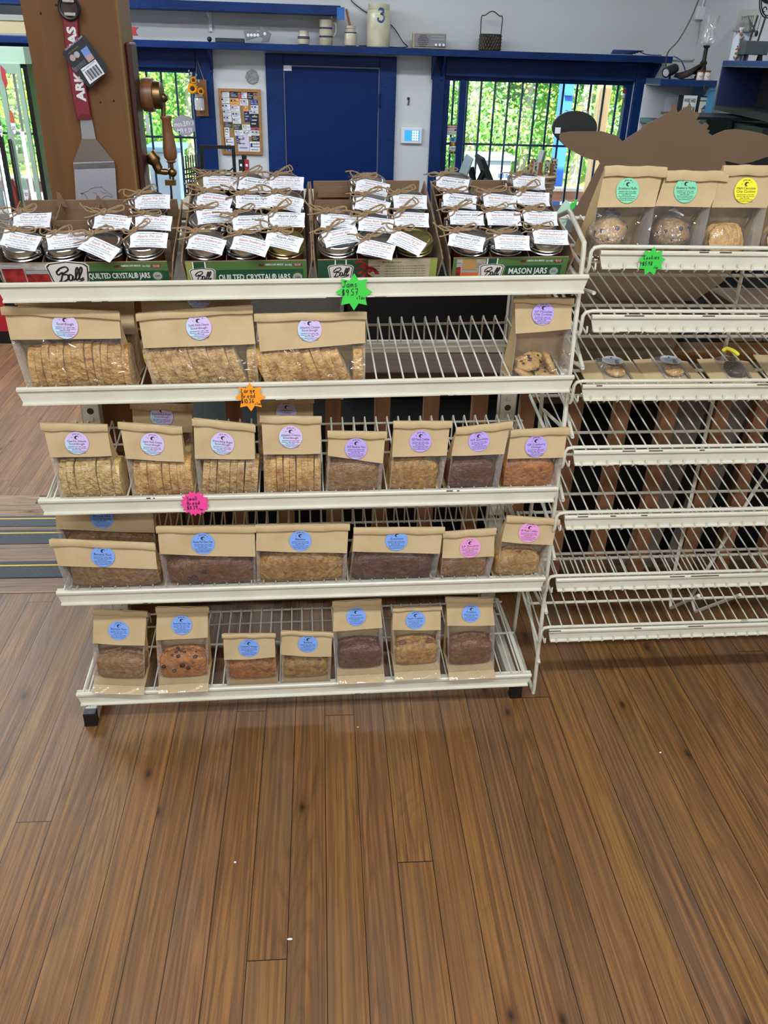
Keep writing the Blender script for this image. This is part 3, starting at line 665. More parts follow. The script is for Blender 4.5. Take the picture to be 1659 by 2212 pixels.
def made_line(g, fr, u0, u1, v, s):
    O, U, V = fr; N = U.cross(V).normalized()*.0006; w = u1-u0
    rect(g, fr, u0, v-s*.4, u0+w*.12, v+s*.4, PI_['red'], .0005); rect(g, fr, u0, v, u0+w*.05, v+s*.4, PI_['blue'], .0006)
    put_text(g, 'AMERICAN MADE', (O+N, U, V), u0+w*.36, v+s*.15, s*.95, width=w*.42, mi=PI_['white'], res=1, bold=.01); put_text(g, 'BPA FREE', (O+N, U, V), u0+w*.69, v, s*.9, width=w*.16, mi=PI_['white'], res=1)
    rect(g, fr, u0+w*.81, v-s*.5, u1, v+s*.55, PI_['red'], .0005); put_text(g, 'REGULAR', (O+N, U, V), u0+w*.905, v+s*.22, s*.5, width=w*.15, mi=PI_['white'], res=1); put_text(g, 'MOUTH', (O+N, U, V), u0+w*.905, v-s*.22, s*.5, width=w*.12, mi=PI_['white'], res=1)
def crate(xl0, xl1, rows, cols, art, label, back_h=.052):
    """cardboard jar crate in its own tilted frame: x along the shelf, y up the slope, z off the shelf"""
    w = xl1-xl0; z0 = shelf_floor((xl0+xl1)/2)+.0265
    Mc = R1 @ Matrix.Translation((xl0, .052, z0)) @ Matrix.Rotation(-math.radians(1.18), 4, 'Y') @ Matrix.Rotation(TILT, 4, 'X')
    d = rows*.081+.008; t = .0028; hf = .056
    root = thing('jar_crate', label, 'box', M=Mc, group=None)
    P = lambda g, n, m=C_CARD, par=root, **k: obj(n, g, m, par, local=True, **k)
    P(G().box((0, 0, 0), (w, d, t)), 'bottom_panel'); fp = P(G().box((0, -t, 0), (w, 0, hf)), 'front_panel')
    P(G().box((0, d, 0), (w, d+t, back_h)), 'back_panel')
    for s_ in (0, 1):
        x = -t if s_ == 0 else w; out = .010 if s_ else -.006
        ys = [0, d*.12, d*.3, d]; hs = [hf-.002, hf+.002, back_h+.004, back_h]; g = G(); k = len(ys)
        prof = [(0, 0), (d, 0)]+list(zip(reversed(ys), reversed(hs)))
        g.add([(x+(out if z > .01 else 0), y, z) for y, z in prof]+[(x+t+(out if z > .01 else 0), y, z) for y, z in prof], [tuple(range(len(prof))), tuple(reversed(range(len(prof), 2*len(prof))))]+[(i, (i+1) % len(prof), len(prof)+(i+1) % len(prof), len(prof)+i) for i in range(len(prof))])
        P(g, 'side_panel')
    for k in range(1, cols):
        x = w*k/cols; P(G().poly([(x-.0008, 0.002, t), (x-.0008, d-.002, t), (x-.0008, d-.002, .055), (x-.0008, 0.002, .05)], .0016, (1, 0, 0)), 'divider')
    for k in range(1, rows):
        y = .004+.081*k; P(G().box((.002, y-.0008, t), (w-.002, y+.0008, .052)), 'divider')
    fr = (Vector((0, -t-.0002, 0)), Vector((1, 0, 0)), Vector((0, 0, 1))); g = G(); art(g, fr, w, hf)
    P(g, 'printed_front', PM, fp, label='printed green and white picture panel')
    return root, Mc, w, d
def art1(g, fr, w, h):
    rect(g, fr, 0, 0, w, h-.001, PI_['green']); rect(g, fr, 0, 0, w*.34, h-.001, PI_['grey'], .0001); rect(g, fr, w*.5, h*.0, w, h*.98, PI_['dkgreen'], .00005)
    rect(g, fr, w*.52, h*.62, w, h-.001, PI_['green'], .0001); rect(g, fr, w*.335, h*.8, w*.5, h-.001, PI_['dkgreen'], .0002); rect(g, fr, w*.36, h*.8, w*.48, h-.001, PI_['lime'], .00025); rect(g, fr, w*.375, h*.8, w*.465, h-.001, PI_['dkgreen'], .0003)
    little_jar(g, fr, w*.075, .004, w*.125, h*.92); little_jar(g, fr, w*.215, 0, w*.14, h*.72)
    ball_logo(g, fr, w*.40, h*.44, w*.24); O, U, V = fr; N = Vector((0, -.0008, 0))
    rect(g, fr, w*.51, h*.13, w*.98, h*.64, PI_['dkgreen'], .0003)
    put_text(g, 'QUILTED CRYSTAL® JARS', (O+N, U, V), w*.70, h*.44, .0175, width=w*.37, mi=PI_['white'], bold=.022); rect(g, fr, w*.6, h*.12, w*.82, h*.25, PI_['orange'], .0006); put_text(g, 'STRONGEST SEALING MASON JAR', (O+N, U, V), w*.71, h*.185, .0048, width=w*.2, mi=PI_['white'], res=1)
    made_line(g, fr, w*.68, w*.96, h*.83, .0068); rosette(g, fr, w*.93, h*.42, .0125)
def art2(g, fr, w, h):
    rect(g, fr, 0, 0, w, h-.001, PI_['green']); rect(g, fr, 0, 0, w*.16, h-.001, PI_['lime'], .0001); rect(g, fr, w*.055, h*.6, w*.165, h-.001, PI_['white'], .0002); rect(g, fr, w*.065, h*.6, w*.155, h-.001, PI_['dkgreen'], .0003)
    ball_logo(g, fr, w*.13, h*.35, w*.2); O, U, V = fr; N = Vector((0, -.0008, 0))
    rect(g, fr, w*.245, 0, w*.97, h*.64, PI_['dkgreen'], .0003); put_text(g, 'QUILTED CRYSTAL® JARS', (O+N, U, V), w*.56, h*.32, .0185, width=w*.60, mi=PI_['white'], bold=.022)
    rect(g, fr, w*.4, 0, w*.74, h*.1, PI_['orange'], .0006); made_line(g, fr, w*.6, w*.96, h*.82, .0068); rosette(g, fr, w*.92, h*.3, .0135)
def art3(g, fr, w, h):
    rect(g, fr, 0, 0, w*.45, h-.001, PI_['dkgreen']); rect(g, fr, w*.42, 0, w*.94, h-.001, PI_['beige'], .0001); rect(g, fr, w*.94, 0, w, h-.001, PI_['lime'], .0001)
    rect(g, fr, w*.14, h*.6, w*.24, h-.001, PI_['white'], .0002); rect(g, fr, w*.15, h*.6, w*.23, h-.001, PI_['dkgreen'], .0003); ball_logo(g, fr, w*.19, h*.42, w*.2)
    rnd = random.Random(3)
    for k in range(7):
        a, b = w*rnd.uniform(.31, .4), h*rnd.uniform(.2, .95)
        stroke(g, fr, [(p.x, p.y) for p in smoothpts([Vector((a, b, 0)), Vector((a+.010, b+.006, 0)), Vector((a+.022, b-.002, 0)), Vector((a+.026, b-.010, 0))], 4)], .0052, PI_['red'], .0004)
    O, U, V = fr; N = Vector((0, -.0008, 0))
    put_text(g, 'Ball Recipe Card', (O+N, U, V), w*.62, h*.88, .0058, mi=PI_['ink'], res=1)
    for c0, c1 in ((.44, .52), (.56, .90)):
        for k in range(7): put_text(g, 'add prepared fruit and vinegar to pan'[:8 if c0 < .5 else 37], (O+N, U, V), w*(c0+c1)/2, h*(.72-k*.11), .0036, width=w*(c1-c0), mi=PI_['ink'], res=1)
def art4(g, fr, w, h):
    rect(g, fr, 0, 0, w, h-.001, PI_['green']); rect(g, fr, w*.03, 0, w*.28, h-.003, PI_['grey'], .0001); rect(g, fr, w*.08, h*.35, w*.2, h*.95, PI_['tan'], .0002)
    little_jar(g, fr, w*.15, 0, w*.15, h*.5, 'orange'); little_jar(g, fr, w*.05, 0, w*.04, h*.8, 'red')
    rect(g, fr, w*.29, h*.6, w*.385, h-.001, PI_['white'], .0002); rect(g, fr, w*.3, h*.6, w*.375, h-.001, PI_['dkgreen'], .0003); ball_logo(g, fr, w*.34, h*.36, w*.2)
    rect(g, fr, w*.46, h*.05, w*.95, h*.66, PI_['dkgreen'], .0003); O, U, V = fr; N = Vector((0, -.0008, 0))
    put_text(g, 'MASON JARS', (O+N, U, V), w*.66, h*.42, .0195, width=w*.34, mi=PI_['white'], bold=.022); rect(g, fr, w*.52, h*.0, w*.8, h*.14, PI_['orange'], .0006)
    made_line(g, fr, w*.58, w*.95, h*.84, .0068); rosette(g, fr, w*.89, h*.4, .0125)
CR = {}
CR[1] = crate(-.598, -.268, 3, 4, art1, 'open jar crate with QUILTED CRYSTAL print and pictured red jars, leftmost of four')
CR[2] = crate(-.232, .013, 4, 3, art2, 'open jar crate with QUILTED CRYSTAL print and lime edge, second from left')
CR[3] = crate(.036, .284, 4, 3, art3, 'open jar crate showing a recipe card and red peppers, behind the green star')
CR[4] = crate(.318, .563, 4, 3, art4, 'open jar crate printed MASON JARS, rightmost of the four')
# pointed divider tips standing up in the empty cells
for k, (x, y) in {1: [(.0825, .165), (.165, .235)], 4: [(.083, .25), (.165, .25)]}.items() if False else []: pass
def tip(cr, pts):
    root = CR[cr][0]
    for (x, y, h) in pts: obj('divider_tip', G().poly([(x-.011, y, .045), (x+.011, y, .045), (x+.002, y, h), (x-.003, y, h)], .0016, (0, 1, 0)), C_CARD, root, local=True)
tip(1, [(.0825, .236, .078), (.165, .232, .072), (.0825, .155, .066)]); tip(4, [(.083, .245, .082), (.163, .25, .078)])
obj('divider', G().poly([(.010, .318, .02), (.082, .318, .02), (.082, .318, .046), (.010, .318, .045)], .0016, (0, 1, 0)), C_CARD, CR[3][0], local=True)

# ---- one jar of each part, then copies
HJ = .074
g = G().lathe([(.030, .002), (.037, .004), (.0385, .012), (.0385, .046), (.036, .054), (.0335, .058), (.0335, .062)], seg=28); JG = mesh_of('jar_glass', g, M_JARGLASS, 60)
JAMS = {k: mesh_of('jam_fill', G().lathe([(.0, .004), (.034, .0045), (.0372, .012), (.0372, .046), (.0345, .054), (.032, .0575), (0, .0575)], seg=20), mat('jam_'+k, c, .25, coat=.3), 60) for k, c in (('dark_red', '2a0808'), ('amber', '5a2d10'), ('rosy', '4f1414'), ('black_cherry', '14060a'))}
g = G().lathe([(.0375, .050), (.0398, .0505), (.0402, .0525), (.0385, .054), (.0385, .058), (.0400, .0592), (.0385, .0604), (.0385, .063), (.0402, .0642), (.0402, .0685), (.0398, .0725), (.0385, .0738), (.0345, .0738), (.0345, .0722), (.033, .0722)], seg=40)
BAND = {'tin': mesh_of('screw_band', g, M_TIN, 35), 'gold': mesh_of('screw_band', g, M_BRASSLID, 35)}
g = G().lathe([(.0345, .0724), (.0325, .0733), (.0305, .0722), (.0295, .0716), (0, .0718)], seg=40)
LID = {'tin': mesh_of('lid_disc', g, M_TIN, 35), 'gold': mesh_of('lid_disc', g, M_BRASSLID, 35)}
def bow_g(seed):
    r = random.Random(seed); g = G(); j = lambda s=.004: r.uniform(-s, s)
    def loop(sx, L_, H): return smoothpts([Vector(p) for p in [(0, 0, .002), (sx*L_*.5, H*.6+j(), .004), (sx*L_, H*.9+j(), .007), (sx*L_*1.12, H*.3+j(), .006), (sx*L_*.8, -H*.25+j(), .005), (sx*L_*.35, -H*.1, .004), (0, 0, .004)]], 4)
    g.tube(loop(1, .032+j(.006), .011), .00155, 5); g.tube(loop(-1, .026+j(.006), .009), .00155, 5); g.tube([p+Vector((0, .0022, .001)) for p in loop(1, .029+j(.006), .010)], .0014, 5)
    g.tube(smoothpts([Vector((0, 0, .003)), Vector((-.012, .006+j(), .004)), Vector((-.030+j(), .010+j(), .004)), Vector((-.042+j(), .014+j(.006), .003))], 4), .0016, 5)
    g.tube(smoothpts([Vector((0, 0, .003)), Vector((-.010, -.007+j(), .003)), Vector((-.024+j(), -.013+j(), .001)), Vector((-.032+j(), -.012+j(), .000))], 4), .0016, 5)
    g.tube(smoothpts([Vector((-.004, -.003, .002)), Vector((.001, -.005, .006)), Vector((.005, 0, .007)), Vector((.002, .005, .005)), Vector((-.004, .003, .002))], 3), .0024, 6)
    for _ in range(26):
        a = r.uniform(-.03, .03); p = Vector((a, j(.008), .005)); g.tube([p, p+Vector((j(.007), j(.007), r.uniform(0, .005)))], .00018, 3, cap=False)
    return g
BOWS = [mesh_of('twine_bow', bow_g(k), M_TWINE, 60) for k in range(6)]
TITLES = {'Cherry Pie Jam': ('orange', 'black_cherry', ['Ingredients: Cherry, Sugar, Almond,', 'Cinnamon, Nutmeg, Allspice and Fruit Pectin']), 'Apple Pie Jam': ('orange', 'amber', ['Ingredients: Apples, Apple Juice, Sugar, Brown Sugar', 'Cinnamon, Ginger, Nutmeg, Lemon Juice and Pectin']),
          'Jalapeno Strawberry Jam': ('red', 'rosy', ['Ingredients: Strawberry, Jalapeno, Sugar, Apple', 'Apple Cider Vinegar, Crushed Red Pepper & Fruit Pectin']), 'Arkansas Bar Fight': ('ink', 'dark_red', ['Ingredients: Peaches, Jalapeno, Sugar', 'Blackberry, Vinegar and Fruit Pectin']),
          'Apple Jelly': ('ink', 'amber', ['Ingredients: Apple Juice,', 'Lemon Juice & Fruit Pectin']), 'Candy Apple Jelly': ('orange', 'rosy', ['Ingredients: Apple Juice, Sugar', 'Cinnamon Candy, and Pectin']),
          'Summer Jam': ('red', 'rosy', ['Ingredients: Strawberry, Raspberry, Blueberry', 'Sugar, Lemon Juice and Fruit Pectin']), 'Honey Apple Pear Jam': ('orange', 'amber', ['Ingredients: Apples, Pear, Honey, Apple Cider', 'Cinnamon, Ginger, Lemon Juice, Fruit Pectin']),
          'Blackberry Jam': ('orange', 'black_cherry', ['Ingredients: Blackberries, Sugar,', 'Lemon Juice and Fruit Pectin']), 'Caramel Fig Jam': ('orange', 'dark_red', ['Ingredients: Figs, Sugar,', 'Caramel, Lemon and Pectin']),
          'Jalapeno Jelly': ('ink', 'amber', ['Ingredients: Jalapeno Pepper, Sugar', 'Apple Cider Vinegar and Pectin']), 'Spicy Sweet Onion Jam': ('orange', 'amber', ['Ingredients: Sweet Onion, Apple Cider Vinegar', 'Crushed Red Pepper, Sugar, Fruit Pectin']),
          'Tempting Raspberry Jam': ('orange', 'dark_red', ['Ingredients: Raspberries, Habanero, Sugar, Lemon', 'Apple Cider and Fruit Pectin'])}
TW, TH = .082, .043
def tag_meshes(title):
    ink, jam, lines = TITLES[title]; rr = random.Random(title)
    cur = [rr.uniform(-.004, .004), rr.uniform(.001, .005)]
    zf = lambda u, v: cur[0]*(u/TW*2)**2 + cur[1]*(v/TH*2)**2*.6
    g = G().grid(lambda a, b: Vector(((a-.5)*TW+(.0010*math.sin(b*5+a*3)), (b-.5)*TH+.0006*math.sin(a*5), zf((a-.5)*TW, (b-.5)*TH))), 8, 5); g.merge(G().grid(lambda a, b: Vector(((a-.5)*TW+(.0010*math.sin(b*5+a*3)), (b-.5)*TH+.0006*math.sin(a*5), zf((a-.5)*TW, (b-.5)*TH)-.0003)), 8, 5))
    t = G(); F = (Vector((0, 0, 0)), Vector((1, 0, 0)), Vector((0, 1, 0)))
    put_text(t, 'THIS PRODUCT IS HOME PRODUCED', F, .004, .0172, .0038, width=.054, res=1, bold=.015)
    put_text(t, title, F, .002, .0105, .009, width=min(.062, .0042*len(title)), res=2, shear=.25, mi=1, bold=.006)
    for k, l in enumerate(lines): put_text(t, l, F, 0, .0025-k*.0056, .0038, width=.066 if k else .052, res=1, bold=.008)
    put_text(t, "Gert's Jams & Jellies", F, 0, -.0098, .005, width=.038, res=1); put_text(t, 'Made in Hot Springs, Arkansas', F, 0, -.0168, .0042, width=.055, res=1, bold=.015)
    for p in t.v: p.z = zf(p.x, p.y)+.0004
    return mesh_of('paper_tag', g, M_PAPER, 60), mesh_of('tag_lettering', t, [M_INK, {'red': M_INKR, 'orange': M_INKO, 'ink': M_INK}[ink]])
TAGM = {k: tag_meshes(k) for k in TITLES}
def lk(name, me, parent, M=None, label=None):
    o = bpy.data.objects.new(name, me); COL.objects.link(o); o.parent = parent
    if M is not None: o.matrix_local = M
    if label: o['label'] = label
    return o
def jar(cr, row, xl, tagpx, ang, title, where, gold=False, k=0):
    root_, Mc, w, d = CR[cr]; Mi = Mc.inverted()
    x = (Mi @ (R1 @ Vector((xl, 0, 1.1)))).x; y = .044+.081*row
    x = min(max(x, .0405), w-.0405)
    T = Mc @ Matrix.Translation((x, y, .0029)) @ Matrix.Rotation(k*.9, 4, 'Z')
    q = thing('jam_jar', where, 'jar', M=T, group='jam jars in the crates')
    lk('jar_glass', JG, q); lk('jam', JAMS[TITLES[title][1]], q); f = 'gold' if gold else 'tin'
    lk('screw_band', BAND[f], q, label='golden screw band' if gold else None); lk('lid', LID[f], q)
    if tagpx is None: return q
    n = (Mc.to_3x3() @ Vector((0, 0, 1))).normalized(); top = Mc @ Vector((x, y, HJ+.0035))
    P = onplane(tagpx[0], tagpx[1], top+n*.010, n)
    a = math.radians(ang); Rt = R1.to_3x3() @ Matrix.Rotation(math.radians(38), 3, 'X') @ Matrix.Rotation(-a, 3, 'Z')
    TM = Matrix.Translation(P) @ Rt.to_4x4(); Ti = T.inverted()
    tg = lk('paper_tag', TAGM[title][0], q, Ti @ TM @ Matrix.Scale(.9, 4)); lk('tag_lettering', TAGM[title][1], tg)
    rr = random.Random(k*7+cr)
    Rb = R1.to_3x3() @ Matrix.Rotation(math.radians(42), 3, 'X') @ Matrix.Rotation(-a*.5+rr.uniform(-.15, .45), 3, 'Z')
    pb = TM @ Vector((-.026+rr.uniform(-.004, .006), .0225, .001))
    lk('twine_bow', BOWS[k % 6], q, Ti @ Matrix.Translation(pb) @ Rb.to_4x4() @ Matrix.Scale(rr.uniform(.92, 1.12), 4))
    return q
AP, CP, JS, BF, AJ, CA, SU, HA, BB, CF, JJ, SO, TR_ = 'Apple Pie Jam', 'Cherry Pie Jam', 'Jalapeno Strawberry Jam', 'Arkansas Bar Fight', 'Apple Jelly', 'Candy Apple Jelly', 'Summer Jam', 'Honey Apple Pear Jam', 'Blackberry Jam', 'Caramel Fig Jam', 'Jalapeno Jelly', 'Spicy Sweet Onion Jam', 'Tempting Raspberry Jam'
JARS = {1: [[(-.554, (45, 522), 13, CP), (-.475, (144, 521), -11, CP), (-.395, (213, 537), 27, AP), (-.315, (321, 519), 0, AP)], [(-.556, (70, 478), -2, CP), None, (-.397, (242, 481), 5, AP), (-.315, (331, 482), 1, AP)], [None, None, None, (-.323, (329, 437), -4, AP)]],
        2: [[(-.19, (445, 527), 12, JS), (-.112, (540, 530), 16, JS), (-.029, (612, 522), 16, AJ, 1)], [(-.192, (464, 467), -6, JS), (-.113, (541, 482), -5, BF), (-.029, (620, 475), 0, AJ, 1)], [(-.187, (462, 435), 8, JS), (-.107, (547, 437), 1, BF), (-.028, (617, 439), 13, CA)], [(-.191, (475, 396), 1, JS, 1), (-.11, (552, 400), 9, BF), (-.03, (620, 397), 0, CA)]],
        3: [[(.08, (737, 512), -14, SU), (.158, (812, 538), 14, HA), (.24, (878, 524), 29, CF, 1)], [(.08, (731, 479), 5, SU), (.158, (812, 486), 6, HA), (.24, (889, 475), 1, BB)], [None, (.161, (804, 444), 15, HA), (.245, (886, 436), 1, BB)], [None, (.161, (804, 405), 13, SU), None]],
        4: [[(.358, (1007, 523), 13, JJ), (.436, (1106, 525), 2, SO), (.521, (1189, 514), 2, TR_)], [(.361, (1008, 472), 1, JJ), (.444, (1088, 473), 0, SO), (.527, (1167, 473), 2, TR_)], [(.361, (993, 435), 7, JJ), (.446, (1080, 436), 5, SO), (.524, (1151, 431), 3, TR_)], [(.361, (977, 399), 8, JJ), None, (.521, (1142, 396), 4, TR_)]]}
CN = {1: 'leftmost crate', 2: 'second crate', 3: 'recipe card crate', 4: 'rightmost crate'}
PN = {4: ['first', 'second', 'third', 'fourth'], 3: ['left', 'middle', 'right']}
k = 0
for cr, rows in JARS.items():
    nr = len(rows)
    for r, row in enumerate(rows):
        rn = 'front row' if r == 0 else 'back row' if r == nr-1 else 'second row' if r == 1 else 'third row'
        for c, s_ in enumerate(row):
            if not s_: continue
            pos = PN[len(row)][c]; pos = pos+' from left' if len(row) == 4 else pos
            gold = len(s_) > 4
            jar(cr, r, s_[0], s_[1], s_[2], s_[3], '%s jar%s, %s, %s, in the %s' % (s_[3], ' with golden lid' if gold else '', rn, pos, CN[cr]), gold, k); k += 1

# ================================================================ BREAD BAGS
LC = {'lilac': ('c3b7ea', 'a9c0e6'), 'purple': ('b79fe6', 'b3a4e8'), 'blue': ('7ba2ea', '7ba2ea'), 'pink': ('e49ad0', 'e49ad0'), 'green': ('7ed0a8', '7ed0a8'), 'yellow': ('ece12c', 'ece12c'), 'white': ('d8dcea', 'cfd5e6'), 'lav': ('cdb8e6', 'b9d0ec')}
def label_mat(k):
    n_ = 'label_'+k
    if n_ in MATS: return MATS[n_]
    m = bpy.data.materials.new(n_); m.use_nodes = True; n = m.node_tree.nodes; L = m.node_tree.links; b = n['Principled BSDF']; b.inputs['Roughness'].default_value = .45
    tc = n.new('ShaderNodeTexCoord'); sp = n.new('ShaderNodeSeparateXYZ'); L.new(tc.outputs['Generated'], sp.inputs[0])
    ad = n.new('ShaderNodeMath'); ad.operation = 'ADD'; L.new(sp.outputs[0], ad.inputs[0]); L.new(sp.outputs[2], ad.inputs[1])
    r = n.new('ShaderNodeValToRGB'); r.color_ramp.elements[0].position = .5; r.color_ramp.elements[1].position = 1.4/1.4
    r.color_ramp.elements[0].color = lin(LC[k][1]); r.color_ramp.elements[1].color = lin(LC[k][0]); L.new(ad.outputs[0], r.inputs[0]); L.new(r.outputs[0], b.inputs['Base Color'])
    MATS[n_] = m; return m
def blab(g, fr, R, lines, ny=0):
    """what is printed on a round label: small arch line, loaf emblem, name, ingredients"""
    O, U, V = fr; F = (O+U.cross(V).normalized()*.0004, U, V)
    put_text(g, 'NET WT 16 OZ', F, 0, .80*R, .11*R, width=.62*R, res=1, bold=.02)
    disc(g, F, .02*R, .50*R, .20*R, .17*R, mi=0, n=16); disc(g, F, .10*R, .47*R, .13*R, .12*R, mi=1, lift=.0002, n=14)
    for k in range(5):
        a = PI*(.98-.2*k); disc(g, F, .42*R*math.cos(a)+.02*R, .48*R+.36*R*math.sin(a), .035*R, n=6, mi=0)
    y = .17*R
    for i, l in enumerate(lines): put_text(g, l, F, 0, y, .30*R if len(lines) == 1 else .26*R, width=min(1.62*R, .145*R*len(l)), res=2); y -= .24*R
    y -= .0*R
    body = ['Ingredients: flour, water, sugar,', 'cinnamon, eggs, salt and yeast', 'baking soda, vanilla', 'This product was prepared in a kitchen', 'that is not subject to state licensing', 'or inspection. May contain allergens.', 'Homemade item']
    w_ = [1.5, 1.55, .8, 1.45, 1.35, 1.15, .6]
    for i, l in enumerate(body):
        if y < -.86*R: break
        put_text(g, l, F, -.05*R if i % 3 == 2 else 0, y, .115*R, width=w_[i]*R, res=1, bold=.012); y -= .135*R
M_CRUMB = mat('bread_crumb', 'd9c39a', .9, mix=(60, 'b99a68', .45, .7), bump=(120, .5))
def crust(name, a, b, sc=22, c=None): return mat('crust_'+name, a, .5, mix=(sc*2.6, b, .36, .72), bump=(110, .75), coat=.15)
CRU = {'golden': crust('golden', 'cfa25f', '96642c'), 'herb': crust('herb', 'dcbc80', 'ac8240', 30), 'cheese': crust('cheese', 'd9ad68', '9a6028', 20), 'seed': crust('seed', 'd2ac70', '8c5c2c', 25), 'banana': crust('banana', '9a7042', '6d4a2a', 40),
       'brown': crust('brown', '7d4a28', '502c17', 40), 'dark': crust('dark', '653a22', '3e2113', 40), 'orange': crust('orange', 'b3702e', '7d4520', 30), 'peach': crust('peach', 'b88a46', '754c22', 40), 'tan': crust('tan', 'c29a5e', '94692f', 40), 'cookie': crust('cookie', 'd0a468', 'b08347', 40), 'fudge': crust('fudge', '46291d', '2f1a12', 30)}
M_CHOC = mat('chocolate_chip', '2a1a15', .45); M_PECAN = mat('pecan_half', '6f3d22', .5, mix=(80, '8d5733', .4, .7)); M_HERB = mat('herb_flecks', '4b3a1e', .9); M_BERRY = mat('blue_berry', '1c1a36', .4)
def blob(g, c, r, p=4.0, amp=.06, fq=18, seed=0, nu=22, nv=14, mi=0, crack=0, R=None):
    """rounded-box lump with noisy skin; r = half sizes; p = squareness"""
    c = Vector(c)
    def fn(a, b):
        th, ph = 2*PI*a, PI*(b-.5)
        d = Vector((math.cos(ph)*math.cos(th), math.cos(ph)*math.sin(th), math.sin(ph)))
        k = (abs(d.x)**p+abs(d.y)**p+abs(d.z)**p)**(-1/p); q = d*k
        s = 1+amp*noise.noise(q*1.9*fq/18+Vector((seed, 0, 0)))+amp*.35*noise.noise(q*6+Vector((0, seed, 0)))
        if crack and q.z > .3: s -= crack*max(0, 1-abs(q.y+.25*noise.noise(Vector((q.x*3, seed, 0))))*6)*max(0, 1-abs(q.x))
        v = Vector((q.x*r[0]*s, q.y*r[1]*s, q.z*r[2]*s))
        return c+(R @ v if R is not None else v)
    return g.grid(fn, nu, nv, mi)
def sliced_loaf(Mb, w, d, h, n, kind, label, cat='bread', lean=0, group=None, flecks=0, heel=False, seed=1):
    rnd = random.Random(seed); root = thing('sliced_loaf', label, cat, M=Mb, group=group)
    t = w/n
    for i in range(n):
        big = heel and i == n-1; hh = h*(1+.04*rnd.uniform(-1, 1))*(1-.10*abs(2*(i+.5)/n-1)**2); dd = d*(1+.03*rnd.uniform(-1, 1)); N = 22; prof = []
        for k in range(N):
            a = 2*PI*k/N; p = 3.2; c_, s_ = math.cos(a), math.sin(a); q = (abs(c_)**p+abs(s_)**p)**(-1/p)
            z = s_*q; wd = 1.0 if z > -.2 else .93
            prof.append((c_*q*dd/2*wd*(1+.03*noise.noise(Vector((a*2, i*.7, seed)))), hh/2+z*hh/2+(.006*max(0, s_)**2)))
        g = G(); x0, x1 = -t*.495, t*.495; xm = t*.44; V = []
        for x, sc in ((x0, .965), (-xm, 1.0), (xm, 1.0), (x1, .965)): V += [(x, y*sc, hh/2+(z-hh/2)*sc) for y, z in prof]
        g.add(V, [(r*N+k, r*N+(k+1) % N, (r+1)*N+(k+1) % N, (r+1)*N+k) for r in range(3) for k in range(N)]); g.add(V[:N], [tuple(range(N))], 1); g.add(V[3*N:], [tuple(range(N))], 1)
        for _ in range(flecks):
            a = rnd.uniform(.1, PI-.1)+PI*1.5*0; k = int(a/(2*PI)*N) % N; k = rnd.choice([kk for kk in range(N) if prof[kk][0] < .1*d]); y, z = prof[k]; x = rnd.uniform(-xm, xm); s = rnd.uniform(.0008, .0016)
            g.ball((x, y, z), (s, s*.8, s*.5), 2, 5, 3)
        Mx = Matrix.Translation((-w/2+t*(i+.5), rnd.uniform(-.002, .002), 0)) @ Matrix.Rotation(rnd.uniform(-.02, .02)+lean*(1 if not big else 0), 4, 'Y') @ Matrix.Rotation(rnd.uniform(-.03, .03), 4, 'Z')
        g.xf(Mx); o = obj('slice', g, [CRU[kind], M_CRUMB, M_HERB], root, smooth=50, local=True)
    return root
def quick_loaf(Mb, w, d, h, kind, label, seed=1, chips=0, pecans=0, crack=.14, name='loaf_cake', cat='bread', group=None):
    rnd = random.Random(seed); g = G()
    def lf(a, b):
        th, ph = 2*PI*a, PI*(b-.5); q = Vector((math.cos(ph)*math.cos(th), math.cos(ph)*math.sin(th), math.sin(ph))); k = (abs(q.x)**7+abs(q.y)**5+abs(q.z)**5)**(-1/6); q = q*k
        top = max(0, q.z); x = q.x*w/2*(1-.03*(1-top)); y = q.y*d/2*(.94+.06*top); z = h*.5+q.z*h*.5
        z += top*h*.20*(1-q.x**2*.8)*(1-q.y**2*.9)-top*h*crack*1.1*max(0, 1-abs(q.y*2+.5*noise.noise(Vector((q.x*4, seed, 0))))*4)*max(0, 1-abs(q.x)**2)
        nn = noise.noise(Vector((x*60, y*60, z*60+seed)))*.0016+noise.noise(Vector((x*160, y*160, z*160+seed)))*.0008
        return Vector((x*(1+nn*8), y-nn, z+nn*.8*(1 if z > .004 else 0)))
    g.grid(lf, 64, 34)
    if not chips and not pecans: 
        o = obj(name, g, CRU[kind], local=True, label=label, cat=cat, group=group, smooth=60); o.matrix_world = Mb; WM[o.name] = Mb.copy(); return o
    root = thing(name, label, cat, M=Mb, group=group); obj('loaf_body', g, CRU[kind], root, smooth=60, local=True)
    for _ in range(chips):
        x, y = rnd.uniform(-.42, .42)*w, rnd.uniform(-.46, .1)*d; z = h*(1.13-.25*abs(x/w)*2*abs(x/w)*2-.35*max(0, -y/d-.15)) if y > -.36*d else rnd.uniform(.25, .8)*h
        if y <= -.36*d: y = -.495*d
        obj('chocolate_chip', blob(G(), (x, y, z), (.0058, .0046, .0048), 2.2, .1, seed=_, nu=8, nv=6), M_CHOC, root, smooth=60, local=True)
    for k in range(pecans):
        x = (k-(pecans-1)/2)*w*.3; g = G()
        for s_ in (-1, 1): blob(g, (x, -.2*d+s_*.0035, h*1.10), (.011, .0042, .004), 2.4, .2, seed=k, nu=12, nv=8)
        obj('pecan_half', g, M_PECAN, root, smooth=60, local=True)
    return root
BG = 0
